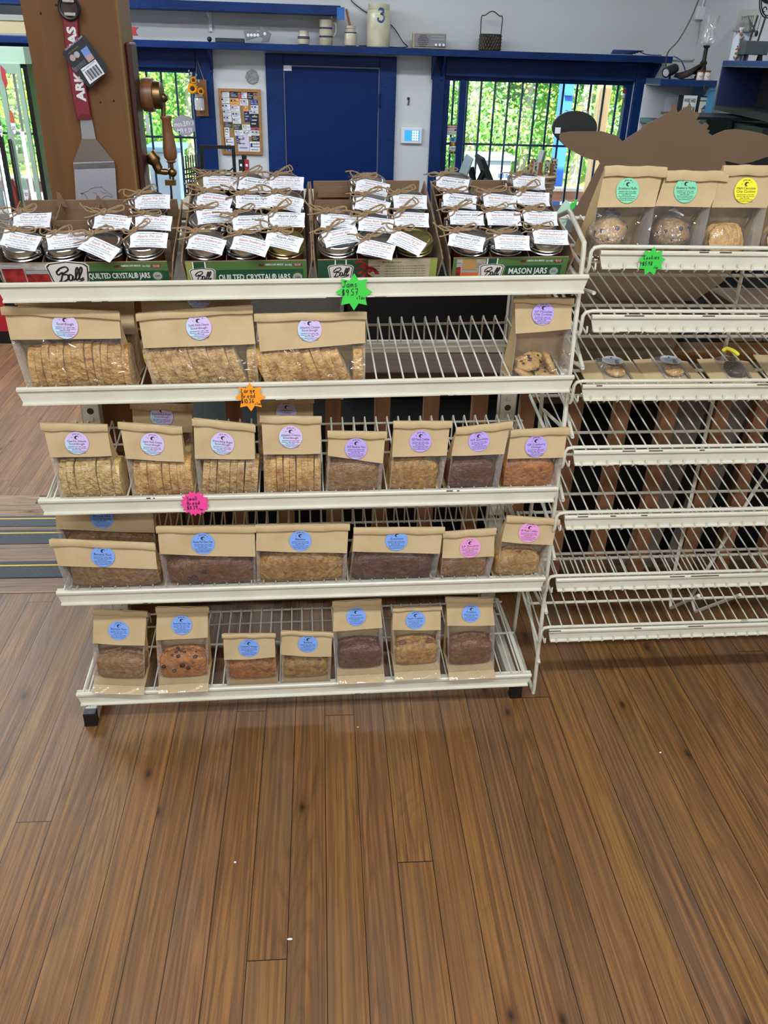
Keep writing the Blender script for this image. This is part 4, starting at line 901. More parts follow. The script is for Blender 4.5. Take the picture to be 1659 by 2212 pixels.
def bag(R, zt, px, lab, text, col, where, d=.088, yb=.014, lean=8, flap=0, down=.02, foldh=.017, name='bread_bag', film=True, grp=None, nowin=False):
    """px: TL TR KL KR BL BR pixels of roll ends, band lower edge and base of the front"""
    global BG; BG += 1
    L_ = math.radians(lean); xa = (R.to_3x3() @ Vector((1, 0, 0))).normalized(); up = (R.to_3x3() @ Vector((0, math.sin(L_), math.cos(L_)))).normalized(); back = (R.to_3x3() @ Vector((0, 1, 0))).normalized()
    n = xa.cross(up).normalized(); P0 = R @ Vector((0, yb, zt))            # n faces the viewer (-y)
    if n.y > 0: n = -n
    TL, TR, KL, KR, BL, BR = [onplane(x, y, P0, n) for x, y in px]
    if down: BL = BL-up*down; BR = BR-up*down
    base = (BL+BR)/2+back*d/2; zb = min(BL.z, BR.z)
    root = thing(name, where, 'bag', (base.x, base.y, zb), group=grp)
    rr = random.Random(BG)
    wv = [rr.uniform(-1, 1) for _ in range(8)]
    def front(u, v):    # v: 0 top, 1 band edge, 2 base
        if v <= 1: p = TL.lerp(TR, u).lerp(KL.lerp(KR, u), v)
        else: p = KL.lerp(KR, u).lerp(BL.lerp(BR, u), v-1)
        b = (.0022*math.sin(PI*u)*math.sin(PI*min(v, 2)/2)+.0011*math.sin(7*u+wv[0]*3+3*v)*math.sin(PI*v/2)); return p+n*b
    hT = (TL-BL).length
    def dep(v): return d*((v*((KL-TL).length))/hT if v <= 1 else ((KL-TL).length+(v-1)*(BL-KL).length)/hT)
    g = G().grid(lambda a, b: front(a, b), 12, 8); o_band = obj('paper_band', g, M_KRAFT, root, smooth=60)
    if film: obj('film_window', G().grid(lambda a, b: front(a, 1+b), 12, 8), M_FILM, root, smooth=60)
    # gussets: clear front strip, paper behind
    sg = G(); sp_ = G()
    for u, sgn in ((0, 1), (1, -1)):
        def side(a, b, u=u, sgn=sgn):
            v = 2*b; p = front(u, v)+back*dep(v)*a; return p+xa*sgn*(.010*math.sin(PI*a)*min(v, 1.4)*.7)
        k0 = .42
        sg1 = G().grid(lambda a, b: side(a*k0, .5+b*.5), 4, 8); obj('film_gusset', sg1, M_FILM_S, root, smooth=60); sp_.grid(lambda a, b: side(k0+a*(1-k0), b), 4, 14); sp_.grid(lambda a, b: side(a*k0, b*.5), 3, 6)
    sp_.grid(lambda a, b: front(a, 2*b)+back*(dep(2*b)+.0012), 10, 12); sp_.grid(lambda a, b: front(a, 2)+back*(d*b), 8, 2)
    obj('paper_back', sp_, M_KRAFT_D, root, smooth=60)
    # rolled top
    U = (TR-TL).normalized(); f = G(); ns = 14; seg = 12; Lr = (TR-TL).length; vs = []
    for i in range(ns+1):
        s_ = -.003+(Lr+.006)*i/ns; c = TL+U*s_-up*(foldh*.5)+n*(.0035+.0008*math.sin(i*1.3+wv[1]*4))+up*.0012*math.sin(i*.9+wv[2]*5)
        for k in range(seg):
            a = 2*PI*k/seg; e = .55; vs.append(c+up*(foldh/2*(abs(math.sin(a))**e)*math.copysign(1, math.sin(a)))+n*(.0042*(abs(math.cos(a))**e)*math.copysign(1, math.cos(a))))
    f.add(vs, [(i*seg+k, i*seg+(k+1) % seg, (i+1)*seg+(k+1) % seg, (i+1)*seg+k) for i in range(ns) for k in range(seg)]+[tuple(range(seg)), tuple(reversed(range(ns*seg, (ns+1)*seg)))])
    obj('rolled_top', f, M_KRAFT, root, smooth=50)
    if flap:
        obj('bottom_flap', G().grid(lambda a, b: BL.lerp(BR, a)+n*(.003+b*.018)-up*(.0+.012*b+.004*b*b)+up*.001, 8, 4), M_KRAFT, root, smooth=60)
        obj('film_hem', G().grid(lambda a, b: BL.lerp(BR, a)+n*(.004+b*.0185)-up*(.0+.012*b+.004*b*b)+up*.003, 8, 4), M_FILM, root, smooth=60)
    # round label
    if lab:
        lx, ly, lr = lab; C0 = onplane(lx, ly, P0, n); Rm = lr*(C0-CAM).dot(_f)/FPX
        Vv = n.cross(U).normalized(); Vv = Vv if Vv.z > 0 else -Vv
        # follow the paper's own bulge
        O = C0+n*.0045; F = (O, U, Vv)
        lo_ = obj('round_label', disc(G(), F, 0, 0, Rm, n=40), label_mat(col), o_band)
        g = G(); blab(g, F, Rm, text); obj('label_print', g, [M_INK, label_mat(col)], root)
    fx = (BR-BL).length; ctr = (BL+BR)/2
    X = (BR-BL).normalized(); Z = Vector((0, 0, 1)); Yv = Z.cross(X).normalized(); Z2 = X.cross(Yv)
    Mc = Matrix(((X.x, Yv.x, Z2.x, ctr.x), (X.y, Yv.y, Z2.y, ctr.y), (X.z, Yv.z, Z2.z, ctr.z), (0, 0, 0, 1)))
    return Mc, fx
def inside(M, yo, zo=.002, dx=0): return M @ Matrix.Translation((dx, yo, zo))
zS = [SH[i][0] for i in range(5)]
# ---- second shelf: large sourdoughs and a bag of cookies
B = [
 (1, [(34, 640), (286, 650), (50, 715), (292, 722), (75, 800), (298, 800)], (150, 632, 27), ['Sourdough'], 'lav', 'large kraft bread bag tucked behind the Sourdough bag on the second shelf', dict(yb=.118, d=.085), ('sl', 'golden', 12, .08, {})),
 (1, [(302, 632), (540, 636), (310, 712), (545, 716), (325, 800), (550, 800)], (430, 640, 27), ['Garlic Herb', 'Sourdough'], 'lav', 'large kraft bread bag tucked behind the Garlic Herb Cheese bag', dict(yb=.118, d=.085), ('sl', 'golden', 12, .08, {})),
 (1, [(6, 661), (256, 672), (23, 734), (262, 731), (62, 836), (287, 832)], (142, 704, 27), ['Sourdough'], 'lav', 'large Sourdough bag at the left end of the second shelf', dict(d=.095), ('sl', 'golden', 14, .088, {})),
 (1, [(297, 675), (543, 658), (310, 752), (552, 743), (332, 830), (560, 826)], (430, 706, 27), ['Garlic Herb Cheese', 'Sourdough'], 'lav', 'large Garlic Herb Cheese Sourdough bag above the orange star', dict(d=.095), ('sl', 'seed', 11, .085, dict(lean=-.30, flecks=6, heel=True))),
 (1, [(552, 677), (789, 673), (562, 760), (789, 741), (573, 826), (789, 823)], (669, 711, 26), ['Jalapeno Cheese', 'Sourdough'], 'lav', 'large Jalapeno Cheese Sourdough bag next to the empty wires', dict(d=.095), ('sl', 'cheese', 10, .082, dict(lean=-.38, heel=True))),
 (1, [(1112, 640), (1236, 643), (1114, 721), (1234, 711), (1104, 812), (1230, 807)], (1172, 677, 24), ['G/F Chocolate', 'Chip Cookies'], 'purple', 'G/F Chocolate Chip Cookies bag at the right end of the second shelf', dict(d=.10, foldh=.014), ('ck', 'cookie')),
 # third shelf
 (2, [(284, 868), (414, 873), (289, 932), (416, 934), (300, 1010), (418, 1008)], (350, 898, 24), ['Everything Bagel', 'Sourdough'], 'lav', 'kraft bread bag standing behind the small Garlic Herb Cheese bag', dict(yb=.12, d=.08), ('sl', 'herb', 8, .07, {})),
 (2, [(553, 856), (676, 856), (556, 920), (677, 922), (560, 1000), (678, 1000)], (619, 889, 22), ['Jalapeno', 'Cheese'], 'lav', 'kraft bread bag standing behind the small Jalapeno Cheese bag', dict(yb=.12, d=.08), ('sl', 'herb', 8, .07, {})),
 (2, [(91, 913), (230, 916), (109, 988), (241, 985), (132, 1075), (266, 1071)], (167, 956, 25), ['Garlic Herb', 'Sourdough'], 'lav', 'small Garlic Herb Sourdough bag at the left end of the third shelf', dict(d=.095), ('sl', 'herb', 8, .085, dict(flecks=26))),
 (2, [(258, 911), (391, 921), (272, 991), (398, 998), (288, 1072), (420, 1068)], (330, 958, 25), ['Garlic Herb Cheese', 'Sourdough'], 'lav', 'small Garlic Herb Cheese Sourdough bag above the pink star', dict(d=.095), ('sl', 'cheese', 8, .083, dict(flecks=6))),
 (2, [(418, 902), (549, 916), (421, 991), (551, 992), (431, 1070), (556, 1066)], (481, 957, 25), ['Everything Bagel', 'Sourdough'], 'lav', 'small Everything Bagel Sourdough bag on the third shelf', dict(d=.09), ('sl', 'seed', 8, .084, dict(lean=.12, flecks=8))),
 (2, [(564, 897), (692, 899), (569, 982), (693, 980), (570, 1065), (694, 1064)], (628, 943, 25), ['Jalapeno Cheese', 'Sourdough'], 'lav', 'small Jalapeno Cheese Sourdough bag in the middle of the third shelf', dict(d=.095), ('sl', 'cheese', 9, .086, dict(flecks=5))),
 (2, [(710, 930), (833, 932), (708, 984), (827, 1001), (703, 1062), (822, 1059)], (769, 968, 24), ['G/F Banana Nut'], 'purple', 'G/F Banana Nut bag with slanting band on the third shelf', dict(), ('q', 'banana', .062, {})),
 (2, [(852, 909), (973, 909), (847, 987), (965, 984), (839, 1058), (950, 1056)], (908, 952, 24), ['G/F Peach Cobbler'], 'purple', 'G/F Peach Cobbler bag with purple label on the third shelf', dict(), ('q', 'peach', .062, dict(crack=.3))),
 (2, [(987, 923), (1104, 910), (975, 985), (1089, 981), (964, 1054), (1074, 1052)], (1034, 952, 23), ['G/F Zucchini'], 'purple', 'G/F Zucchini bag with a crooked top on the third shelf', dict(), ('q', 'dark', .058, {})),
 (2, [(1105, 928), (1227, 922), (1095, 991), (1217, 988), (1086, 1051), (1200, 1049)], (1157, 963, 24), ['G/F Cranberry', 'Orange'], 'purple', 'G/F Cranberry Orange bag at the right end of the third shelf', dict(), ('q', 'orange', .060, {})),
 # fourth shelf
 (3, [(118, 1078), (328, 1078), (122, 1143), (334, 1151), (140, 1206), (340, 1204)], (221, 1117, 25), ['Banana Nut'], 'blue', 'long Banana Nut bag standing behind another, left end of the fourth shelf', dict(yb=.11, d=.08), ('q', 'banana', .058, {})),
 (3, [(110, 1163), (333, 1172), (126, 1222), (340, 1229), (146, 1268), (352, 1265)], (223, 1200, 25), ['Banana Nut'], 'blue', 'front Banana Nut bag at the left end of the fourth shelf', dict(), ('q', 'banana', .056, {})),
 (3, [(340, 1136), (550, 1135), (345, 1197), (552, 1203), (357, 1262), (552, 1258)], (439, 1173, 25), ['Banana Nut Choc Chip'], 'blue', 'long Banana Nut Choc Chip bag on the fourth shelf', dict(), ('q', 'brown', .056, dict(chips=12))),
 (3, [(554, 1133), (753, 1131), (553, 1190), (750, 1195), (555, 1257), (746, 1251)], (649, 1167, 24), ['Banana'], 'blue', 'long Banana bag in the middle of the fourth shelf', dict(), ('q', 'peach', .058, dict(crack=.2))),
 (3, [(766, 1139), (958, 1138), (761, 1191), (950, 1196), (752, 1252), (938, 1248)], (856, 1166, 24), ['Zucchini'], 'blue', 'long Zucchini bag with a dark glossy loaf on the fourth shelf', dict(), ('q', 'dark', .058, dict(crack=.1))),
 (3, [(959, 1148), (1069, 1140), (955, 1206), (1067, 1202), (950, 1247), (1055, 1243)], (1015, 1182, 23), ['S/F Zucchini'], 'pink', 'S/F Zucchini bag with a round pink label, fourth shelf', dict(), ('q', 'banana', .052, {})),
 (3, [(1096, 1113), (1206, 1120), (1083, 1170), (1193, 1178), (1070, 1243), (1170, 1239)], (1142, 1149, 23), ['S/F Peach Cobbler'], 'pink', 'S/F Peach Cobbler bag with pink label at the right end of the fourth shelf', dict(), ('q', 'tan', .050, dict(crack=.3, pecans=1))),
 # bottom shelf
 (4, [(203, 1315), (317, 1320), (200, 1390), (312, 1395), (203, 1478), (313, 1482)], (257, 1361, 22), ['Banana Nut'], 'blue', 'small Banana Nut bag at the left end of the bottom shelf', dict(flap=1, down=0, lean=15, yb=.004, foldh=.015), ('q', 'banana', .052, {})),
 (4, [(339, 1310), (449, 1310), (337, 1383), (449, 1377), (343, 1480), (451, 1474)], (393, 1349, 22), ['Banana Nut Choc Chip'], 'blue', 'small Banana Nut Choc Chip bag on the bottom shelf', dict(flap=1, down=0, lean=15, yb=.004, foldh=.016), ('q', 'orange', .055, dict(chips=24))),
 (4, [(482, 1368), (593, 1367), (484, 1426), (595, 1420), (490, 1468), (600, 1464)], (538, 1398, 22), ['Cranberry Orange'], 'blue', 'short Cranberry Orange bag on the bottom shelf', dict(foldh=.012), ('q', 'orange', .045, {})),
 (4, [(609, 1361), (717, 1365), (608, 1415), (716, 1419), (607, 1465), (713, 1460)], (665, 1389, 21), ['Banana'], 'blue', 'short Banana bag on the bottom shelf', dict(foldh=.012), ('q', 'peach', .045, {})),
 (4, [(720, 1298), (821, 1293), (720, 1364), (826, 1356), (728, 1460), (830, 1455)], (769, 1331, 21), ['Zucchini'], 'blue', 'small Zucchini bag with a dark loaf on the bottom shelf', dict(flap=1, down=0, lean=15, yb=.004), ('q', 'dark', .056, {})),
 (4, [(850, 1311), (952, 1308), (847, 1361), (952, 1361), (851, 1452), (950, 1446)], (897, 1338, 21), ['Peach Cobbler'], 'blue', 'small Peach Cobbler bag with pecans showing on the bottom shelf', dict(flap=1, down=0, lean=15, yb=.004, foldh=.012), ('q', 'peach', .052, dict(pecans=3))),
 (4, [(964, 1289), (1062, 1291), (966, 1352), (1069, 1351), (968, 1452), (1067, 1446)], (1017, 1324, 20), ['Pumpkin'], 'blue', 'small Pumpkin bag at the right end of the bottom shelf', dict(down=0, lean=15, yb=.004, flap=1, foldh=.016), ('q', 'brown', .058, dict(crack=.2)))]
kinds_ = {'golden': 'golden sliced sourdough loaf', 'herb': 'herb flecked sliced loaf', 'cheese': 'cheesy topped sliced loaf', 'seed': 'browned seeded sliced loaf', 'banana': 'brown loaf cake', 'brown': 'dark brown loaf cake', 'dark': 'very dark loaf cake', 'orange': 'orange brown loaf cake', 'peach': 'golden brown loaf cake', 'tan': 'pale golden loaf cake'}
for i, (si, px, lab, text, col, where, kw, cont) in enumerate(B):
    kw = dict(kw); d = kw.get('d', .088); up_ = kw.get('down', .02) > 0
    Mb, w = bag(R1, zS[si], px, lab, text, col, where, grp=None, **kw)
    short = where.replace(' standing behind', ' behind')
    rear = 'rear ' if kw.get('yb', 0) > .1 else ''
    lb = kinds_.get(cont[1], 'x')+' in the '+rear+('long ' if 'long' in where or 'front' in where else '')+' '.join(text)+' bag on the '+('top', 'second', 'third', 'fourth', 'bottom')[si]+' shelf'
    if cont[0] == 'sl':
        sliced_loaf(inside(Mb, .012+d*.40), w*.965, d*.80, cont[3]*1.12, cont[2], cont[1], lb, seed=i+1, **cont[4])
    elif cont[0] == 'q':
        quick_loaf(inside(Mb, .012+d*.41), w*.96, d*.80, cont[2]*1.22, cont[1], lb, seed=i+1, **cont[3])
    else:
        cg = [('lower left', (-.028, .03, .015), (0, .5, 0)), ('upper left', (-.022, .035, .038), (.3, -.1, .1)), ('right leaning', (.028, .035, .034), (.2, 1.1, .1)), ('bottom right', (.022, .035, .012), (.1, .15, 0)), ('rear', (0, .066, .028), (.9, .1, 0))]
        for nm, p, rot in cg:
            from mathutils import Euler
            M_ = inside(Mb, 0, 0) @ Matrix.Translation(p) @ Euler(rot).to_matrix().to_4x4()
            root = thing('chocolate_chip_cookie', 'chocolate chip cookie in the G/F cookie bag, '+nm, 'cookie', M=M_, group='cookies in the G/F cookie bag')
            obj('cookie_body', blob(G(), (0, 0, 0), (.027, .027, .0095), 2.4, .12, seed=len(nm), nu=22, nv=12), CRU['cookie'], root, smooth=60, local=True)
            rr = random.Random(nm)
            for _ in range(7):
                a = rr.uniform(0, 2*PI); q = rr.uniform(.2, .85)*.026; z = .0095*math.sqrt(max(0, 1-(q/.028)**2)); obj('chocolate_chip', blob(G(), (q*math.cos(a), q*math.sin(a), z), (.0036, .003, .0026), 2.2, .2, seed=_, nu=7, nv=5), M_CHOC, root, smooth=60, local=True)
# ---- top of the wire display rack: muffins and cookies
GB = [([(1308, 358), (1436, 360), (1290, 448), (1414, 447), (1274, 538), (1396, 539)], (1354, 412, 25.5), ['Strawberry Muffin'], 'green', 'Strawberry Muffin bag with green label, left on the wire display rack'),
      ([(1442, 368), (1569, 370), (1415, 445), (1534, 448), (1399, 538), (1512, 540)], (1479, 411, 25.5), ['Blueberry Muffin'], 'green', 'Blueberry Muffin bag with green label, beside the Strawberry Muffin bag'),
      ([(1563, 357), (1690, 357), (1537, 448), (1657, 449), (1521, 540), (1636, 541)], (1609, 412, 26), ['M&M Chocolate', 'Chip Cookies'], 'yellow', 'cookie bag with a round yellow label on the wire display rack'),
      ([(1700, 365), (1822, 367), (1672, 450), (1792, 452), (1645, 541), (1765, 541)], None, ['Chocolate Chip Cookies'], 'yellow', 'cookie bag cut off by the right edge of the photo')]
for i, (px, lab, text, col, where) in enumerate(GB):
    Mb, w = bag(R2, FZ[0], px, lab, text, col, where, d=.115, yb=.014, lean=11, foldh=.021, down=.028)
    if i < 2:
        root = thing('muffin', ('strawberry', 'blueberry')[i]+' muffin wrapped in clear film inside the '+('Strawberry', 'Blueberry')[i]+' Muffin bag', 'muffin', M=inside(Mb, .052, .004, (-.012, .004)[i]))
        g = G().lathe([(0, 0), (.024, 0), (.031, .032), (.034, .036)], seg=24); blob(g, (0, 0, .050), (.040, .036, .030), 2.3, .12, seed=i+3, nu=30, nv=18); obj('muffin_body', g, CRU['cookie' if i == 0 else 'peach'], root, smooth=50, local=True)
        for k in range(6):
            a = -2.6+k*.42; g = blob(G(), (.037*math.cos(a), .033*math.sin(a), .052+.012*math.sin(k*2.7)), (.0055, .005, .005), 2.2, .2, seed=k, nu=8, nv=6); obj('berry', g, M_BERRY, root, smooth=60, local=True)
        g = G().lathe([(.034, .004), (.044, .034), (.044, .054), (.034, .074), (.012, .092), (.006, .098), (.016, .118)], seg=20)
        obj('cling_wrap', g, clear('cling_wrap', milk=.04, refl=.07, rough=.08, bump=1.0, bscale=40), root, smooth=60, local=True)
        obj('twist_tie', G().tube([(-.014, -.006, .096), (-.004, -.008, .1), (.006, -.004, .096), (.0, .006, .094), (-.008, 0, .098), (.012, -.01, .09), (.018, -.01, .087)], .0022, 6), M_BLACK if i == 0 else M_PAPER, root, smooth=True, local=True)
    else:
        for k in range(4):
            M_ = inside(Mb, .028+.014*k, .040, (-.004, .004, -.002, .006)[k]) @ Matrix.Rotation(math.radians(66), 4, 'X')
            obj_ = obj('cookie', blob(G(), (0, 0, 0), (.038, .038, .006), 2.6, .1, seed=k+i*7, nu=26, nv=12), CRU['cookie'], label='round flat cookie standing on edge in the %s, %s' % (('yellow label cookie bag', 'cut off cookie bag')[i-2], ('front', 'second', 'third', 'rear')[k]), cat='cookie', group='cookies standing in the bags on the wire rack', smooth=60, local=True)
            obj_.matrix_world = M_
# ---- flat trays of scones and a brownie on the third narrow shelf
zf2 = FZ[2]-.0385; PF = R2 @ Vector((0, .1, zf2+.010)); nF = (R2.to_3x3() @ Vector((0, -.16, 1))).normalized()
TRY = [([(1245, 783), (1365, 783), (1402, 829), (1266, 829)], 'Blueberry Scone', 'cookie', 'kraft tray packet labelled Blueberry Scone, leftmost on the narrow shelf'),
       ([(1367, 779), (1484, 783), (1527, 829), (1400, 829)], 'Chocolate Chip Scone', 'cookie', 'kraft tray packet labelled Chocolate Chip Scone, in the middle of the narrow shelf'),
       ([(1505, 778), (1615, 783), (1655, 829), (1540, 829)], None, 'fudge', 'kraft tray packet holding a dark brownie under yellow ribbon'),
       ([(1626, 768), (1740, 780), (1780, 829), (1668, 829)], None, 'cookie', 'kraft tray packet cut off by the right edge of the photo')]
for i, (q, txt, kd, lb) in enumerate(TRY):
    P = [onplane(x, y, PF, nF) for x, y in q]; c = sum(P, Vector())/4
    root = thing('tray_packet', lb, 'packet', (c.x, c.y, min(p.z for p in P)-.004))
    def at2(u, v, h=0.0): return P[0].lerp(P[1], u).lerp(P[3].lerp(P[2], u), v)+nF*h
    obj('paper_tray', G().poly([at2(0, 0), at2(1, 0), at2(1, 1), at2(0, 1)], .002, nF).poly([at2(0, 0, .002), at2(.34, 0, .006), at2(.34, 1, .006), at2(0, 1, .002)], .001, nF).poly([at2(.74, 0, .006), at2(1, 0, .002), at2(1, 1, .002), at2(.74, 1, .006)], .001, nF), M_KRAFT, root)
    hump = lambda a, b: at2(.30+.48*a, -.02+1.04*b, .005+.024*math.sin(PI*min(max(a, 0), 1))**.6*(.35+.65*math.sin(PI*b)**.5)+.0015*math.sin(a*17+b*9))
    obj('clear_wrap', G().grid(hump, 14, 10), clear('crinkled_wrap', milk=.03, refl=.08, rough=.07, bump=1.0, bscale=45), root, smooth=60)
    if txt:
        cc = hump(.45, .40)+nF*.0015; U = (P[1]-P[0]).normalized(); V = nF.cross(U); lo_ = obj('oval_label', disc(G(), (cc, U, V), 0, 0, .026, .022), label_mat('white'), root); g = G(); blab(g, (cc, U, V), .022, [txt]); obj('label_print', g, [M_INK, label_mat('white')], root)
    cM = at2(.54, .55, .012); X = (P[1]-P[0]).normalized(); Yv = nF.cross(X); Mx = Matrix(((X.x, Yv.x, nF.x, cM.x), (X.y, Yv.y, nF.y, cM.y), (X.z, Yv.z, nF.z, cM.z), (0, 0, 0, 1)))
    o = obj(('scone', 'scone', 'brownie', 'scone')[i], blob(G(), (0, 0, 0), (.024, .030, .0085) if i != 2 else (.022, .03, .009), 2.6 if i != 2 else 5, .1, seed=i, nu=24, nv=12), CRU[kd], label=('blueberry scone', 'chocolate chip scone', 'dark chocolate brownie', 'pale scone')[i]+' lying in the '+('Blueberry Scone packet', 'Chocolate Chip Scone packet', 'packet with yellow ribbon', 'packet cut off by the photo edge')[i], cat='pastry', smooth=60, local=True); o.matrix_world = Mx
    if i == 2: obj('yellow_ribbon', G().tube(smoothpts([at2(.42, .05, .03), at2(.5, .02, .036), at2(.6, .12, .036), at2(.68, .22, .03)], 4), [.003]+[.005]*11+[.003], 8), mat('yellow_ribbon', 'e8dc3c', .4), root, smooth=True)
# ================================================================ PRICE STARS
PEN = {'J': [[(.1, .95), (.8, 1), (.45, .98), (.4, .3), (.15, 0), (-.05, .2)]], 'a': [[(.5, .5), (.15, .5), (0, .2), (.2, 0), (.45, .2), (.5, .5), (.5, .05), (.6, 0)]], 'm': [[(0, .5), (.02, 0), (.05, .35), (.2, .5), (.28, .3), (.28, 0), (.32, .35), (.48, .5), (.56, .3), (.58, 0)]],
       's': [[(.42, .5), (.1, .45), (.12, .28), (.4, .2), (.3, 0), (0, .02)]], '$': [[(.5, .8), (.1, .75), (.1, .5), (.5, .4), (.45, .15), (0, .15)], [(.2, 1), (.15, 0)], [(.34, 1), (.3, 0)]], '9': [[(.45, .85), (.15, .9), (.05, .6), (.3, .5), (.48, .8), (.42, .3), (.35, 0)]],
       '.': [[(.1, .05), (.16, 0)]], '5': [[(.5, .95), (.12, .92), (.08, .55), (.4, .5), (.45, .15), (.2, 0), (0, .1)]], '7': [[(0, .9), (.5, .95), (.25, 0)], [(.1, .45), (.45, .48)]], '+': [[(.2, .6), (.2, .1)], [(0, .35), (.4, .38)]], 'T': [[(0, .9), (.6, .95)], [(.3, .92), (.25, 0)]],
       'x': [[(0, .5), (.4, 0)], [(.4, .5), (0, 0)]], 'L': [[(.1, 1), (.05, .05), (.5, 0)]], 'r': [[(0, .5), (.02, 0), (.05, .35), (.3, .5)]], 'g': [[(.45, .5), (.1, .45), (.05, .15), (.35, .12), (.45, .45), (.4, -.2), (.1, -.25)]], 'e': [[(.05, .25), (.4, .3), (.3, .5), (.08, .4), (.05, .1), (.3, 0), (.45, .1)]],
       'B': [[(.05, 1), (.02, 0)], [(.0, .95), (.4, .9), (.4, .6), (.1, .52), (.5, .42), (.45, .05), (.0, 0)]], 'd': [[(.4, .45), (.1, .4), (.05, .08), (.3, .05), (.42, .3), (.45, 1), (.45, .05), (.55, 0)]], '1': [[(.2, .95), (.15, 0)]], '0': [[(.3, .95), (.05, .6), (.1, .1), (.4, .05), (.5, .5), (.3, .95)]],
       '3': [[(.05, .9), (.4, .9), (.2, .55), (.45, .35), (.3, 0), (0, .1)]], '6': [[(.4, .95), (.1, .6), (.05, .1), (.35, 0), (.45, .3), (.1, .4)]], 'S': [[(.5, .9), (.15, .9), (.1, .6), (.45, .4), (.4, .05), (0, .05)]], 'l': [[(.1, 1), (.1, 0)]], '8': [[(.4, .85), (.1, .85), (.12, .55), (.42, .35), (.3, 0), (.05, .15), (.4, .6), (.4, .85)]],
       'C': [[(.55, .85), (.2, .95), (0, .5), (.15, .05), (.5, .1)]], 'o': [[(.2, .5), (.02, .25), (.2, 0), (.4, .25), (.2, .5)]], 'k': [[(.05, 1), (.05, 0)], [(.4, .5), (.08, .25), (.4, 0)]], 'i': [[(.1, .5), (.1, 0)], [(.1, .7), (.12, .72)]]}
PEN['2'] = [[(0, .8), (.3, .95), (.4, .65), (0, 0), (.5, .02)]]
def penline(g, F, s, u, v, h, w, slope=0):
    x = u
    for c in s:
        if c != ' ':
            for st_ in PEN[c]:
                pts = [Vector((x+a*h*.75, v+b*h+(x-u+a*h*.75)*slope, 0)) for a, b in st_]
                stroke(g, F, [(p.x, p.y) for p in (smoothpts(pts, 3) if len(pts) > 2 else pts)], w)
        x += h*(.16 if c in '.' else .30 if c in 'li1' else .62 if c != 'm' else .68)
def star(px, py, R, pts, inner, col, lines, label, Rk, a0=0, extra=None, squash=1.0):
    P0 = Rk @ Vector((0, -.0062, 0)); xa = (Rk.to_3x3() @ Vector((1, 0, 0))).normalized(); n = (Rk.to_3x3() @ Vector((0, -1, 0))).normalized()
    c = onplane(px, py, P0, n); s = (c-CAM).dot(_f)/FPX; up = Vector((0, 0, 1)); O = c; F = (O, xa, up)
    root = thing('price_star', label, 'sign', (c.x, c.y, c.z-R*s))
    def outl(r, a0_): return [O+xa*(r*(1 if k % 2 == 0 else inner)*math.cos(a0_+PI*k/pts))+up*(r*squash*(1 if k % 2 == 0 else inner)*math.sin(a0_+PI*k/pts)) for k in range(2*pts)]
    m = mat('card_'+col, col, .6)
    g = G().poly(outl(R*s, a0), .0006, -n)
    if extra: g.poly([p-n*.001 for p in outl(R*s*1.02, a0+extra)], .0006, -n)
    obj('star_card', g, m, root); t = G(); Fn = (O+n*.0006, xa, up)
    for (txt, u, v, h) in lines: penline(t, Fn, txt, u*s, v*s, h*s, 1.35*s*(h/13)**.3, .06)
    obj('handwriting', t, M_INK, root)
star(765, 631, 40, 8, .66, '3ec845', [('Jams', -24, 10, 13), ('$9.57', -26, -8, 14), ('+Taxs', 5, -16, 8)], 'bright green price star reading Jams $9.57, on the top shelf edge', R1, a0=PI/2)
star(541, 858, 33, 8, .66, 'f79a1e', [('Large', -19, 10, 10), ('Bread', -19, -2, 10), ('$10.36', -20, -14, 10), ('+Tax', 9, -18, 6)], 'orange price star reading Large Bread, on the second shelf edge', R1, a0=PI/2)
star(421, 1088, 31, 9, .66, 'f2479a', [('Small', -16, 8, 9), ('Bread', -16, -3, 9), ('$8.39', -17, -14, 9), ('+Tax', 5, -16, 5)], 'doubled hot pink price star reading Small Bread, on the third shelf edge', R1, a0=PI/2, extra=.3)
star(1408, 565, 31, 9, .68, '37c446', [('Cookies', -19, 4, 9), ('$5.98', -20, -9, 9), ('+Tax', 5, -15, 5)], 'green price star reading Cookies $5.98, on the wire display rack', R2 @ Matrix.Translation((0, -.006, 0)), a0=PI/2)

# ================================================================ SPATULA ON THE POST
def FR(px, py, Y): return (at(px, py, Y=Y), Vector((1, 0, 0)), Vector((0, 0, 1)))
Ys = YP-.006
def PY(l, Y=None): return [at(x, y, Y=Y or Ys) for x, y in l]
sp = thing('barbecue_spatula', 'red handled steel spatula with a hang tag, mounted on the timber post', 'spatula', (at(190, 250, Y=Ys).x, Ys, at(190, 440, Y=Ys).z))
M_CRIM = mat('crimson_plastic', '7a1a2c', .45, bump=(30, .03)); M_CRIMD = mat('dark_crimson', '5e0f1c', .4)
hd = [(129, 20), (131, 8), (139, -2), (150, -5), (162, -1), (171, 10), (173, 24), (170, 38), (172, 70), (181, 140), (193, 215), (200, 259), (170, 259), (160, 215), (151, 160), (143, 100), (138, 45), (132, 33)]
obj('handle', G().poly(PY(hd), .020, (0, 1, 0)).xf(Matrix.Translation((0, -.014, 0))), M_CRIM, sp, bevel=.003)
c = at(150, 17, Y=Ys-.016); obj('bottle_opener_ring', G().lathe([(.0175, .004), (.024, .003), (.0245, -.004), (.022, -.006), (.0185, -.005), (.0175, .004)], c, 32, axis='Y'), M_BLACK, sp, smooth=50)
obj('bottle_opener_plate', G().lathe([(.0001, -.0005), (.018, -.0015), (.018, .001), (.0001, .001)], c+Vector((0, 0, 0)), 24, axis='Y'), mat('opener_recess', '2e1b12', .5), sp)
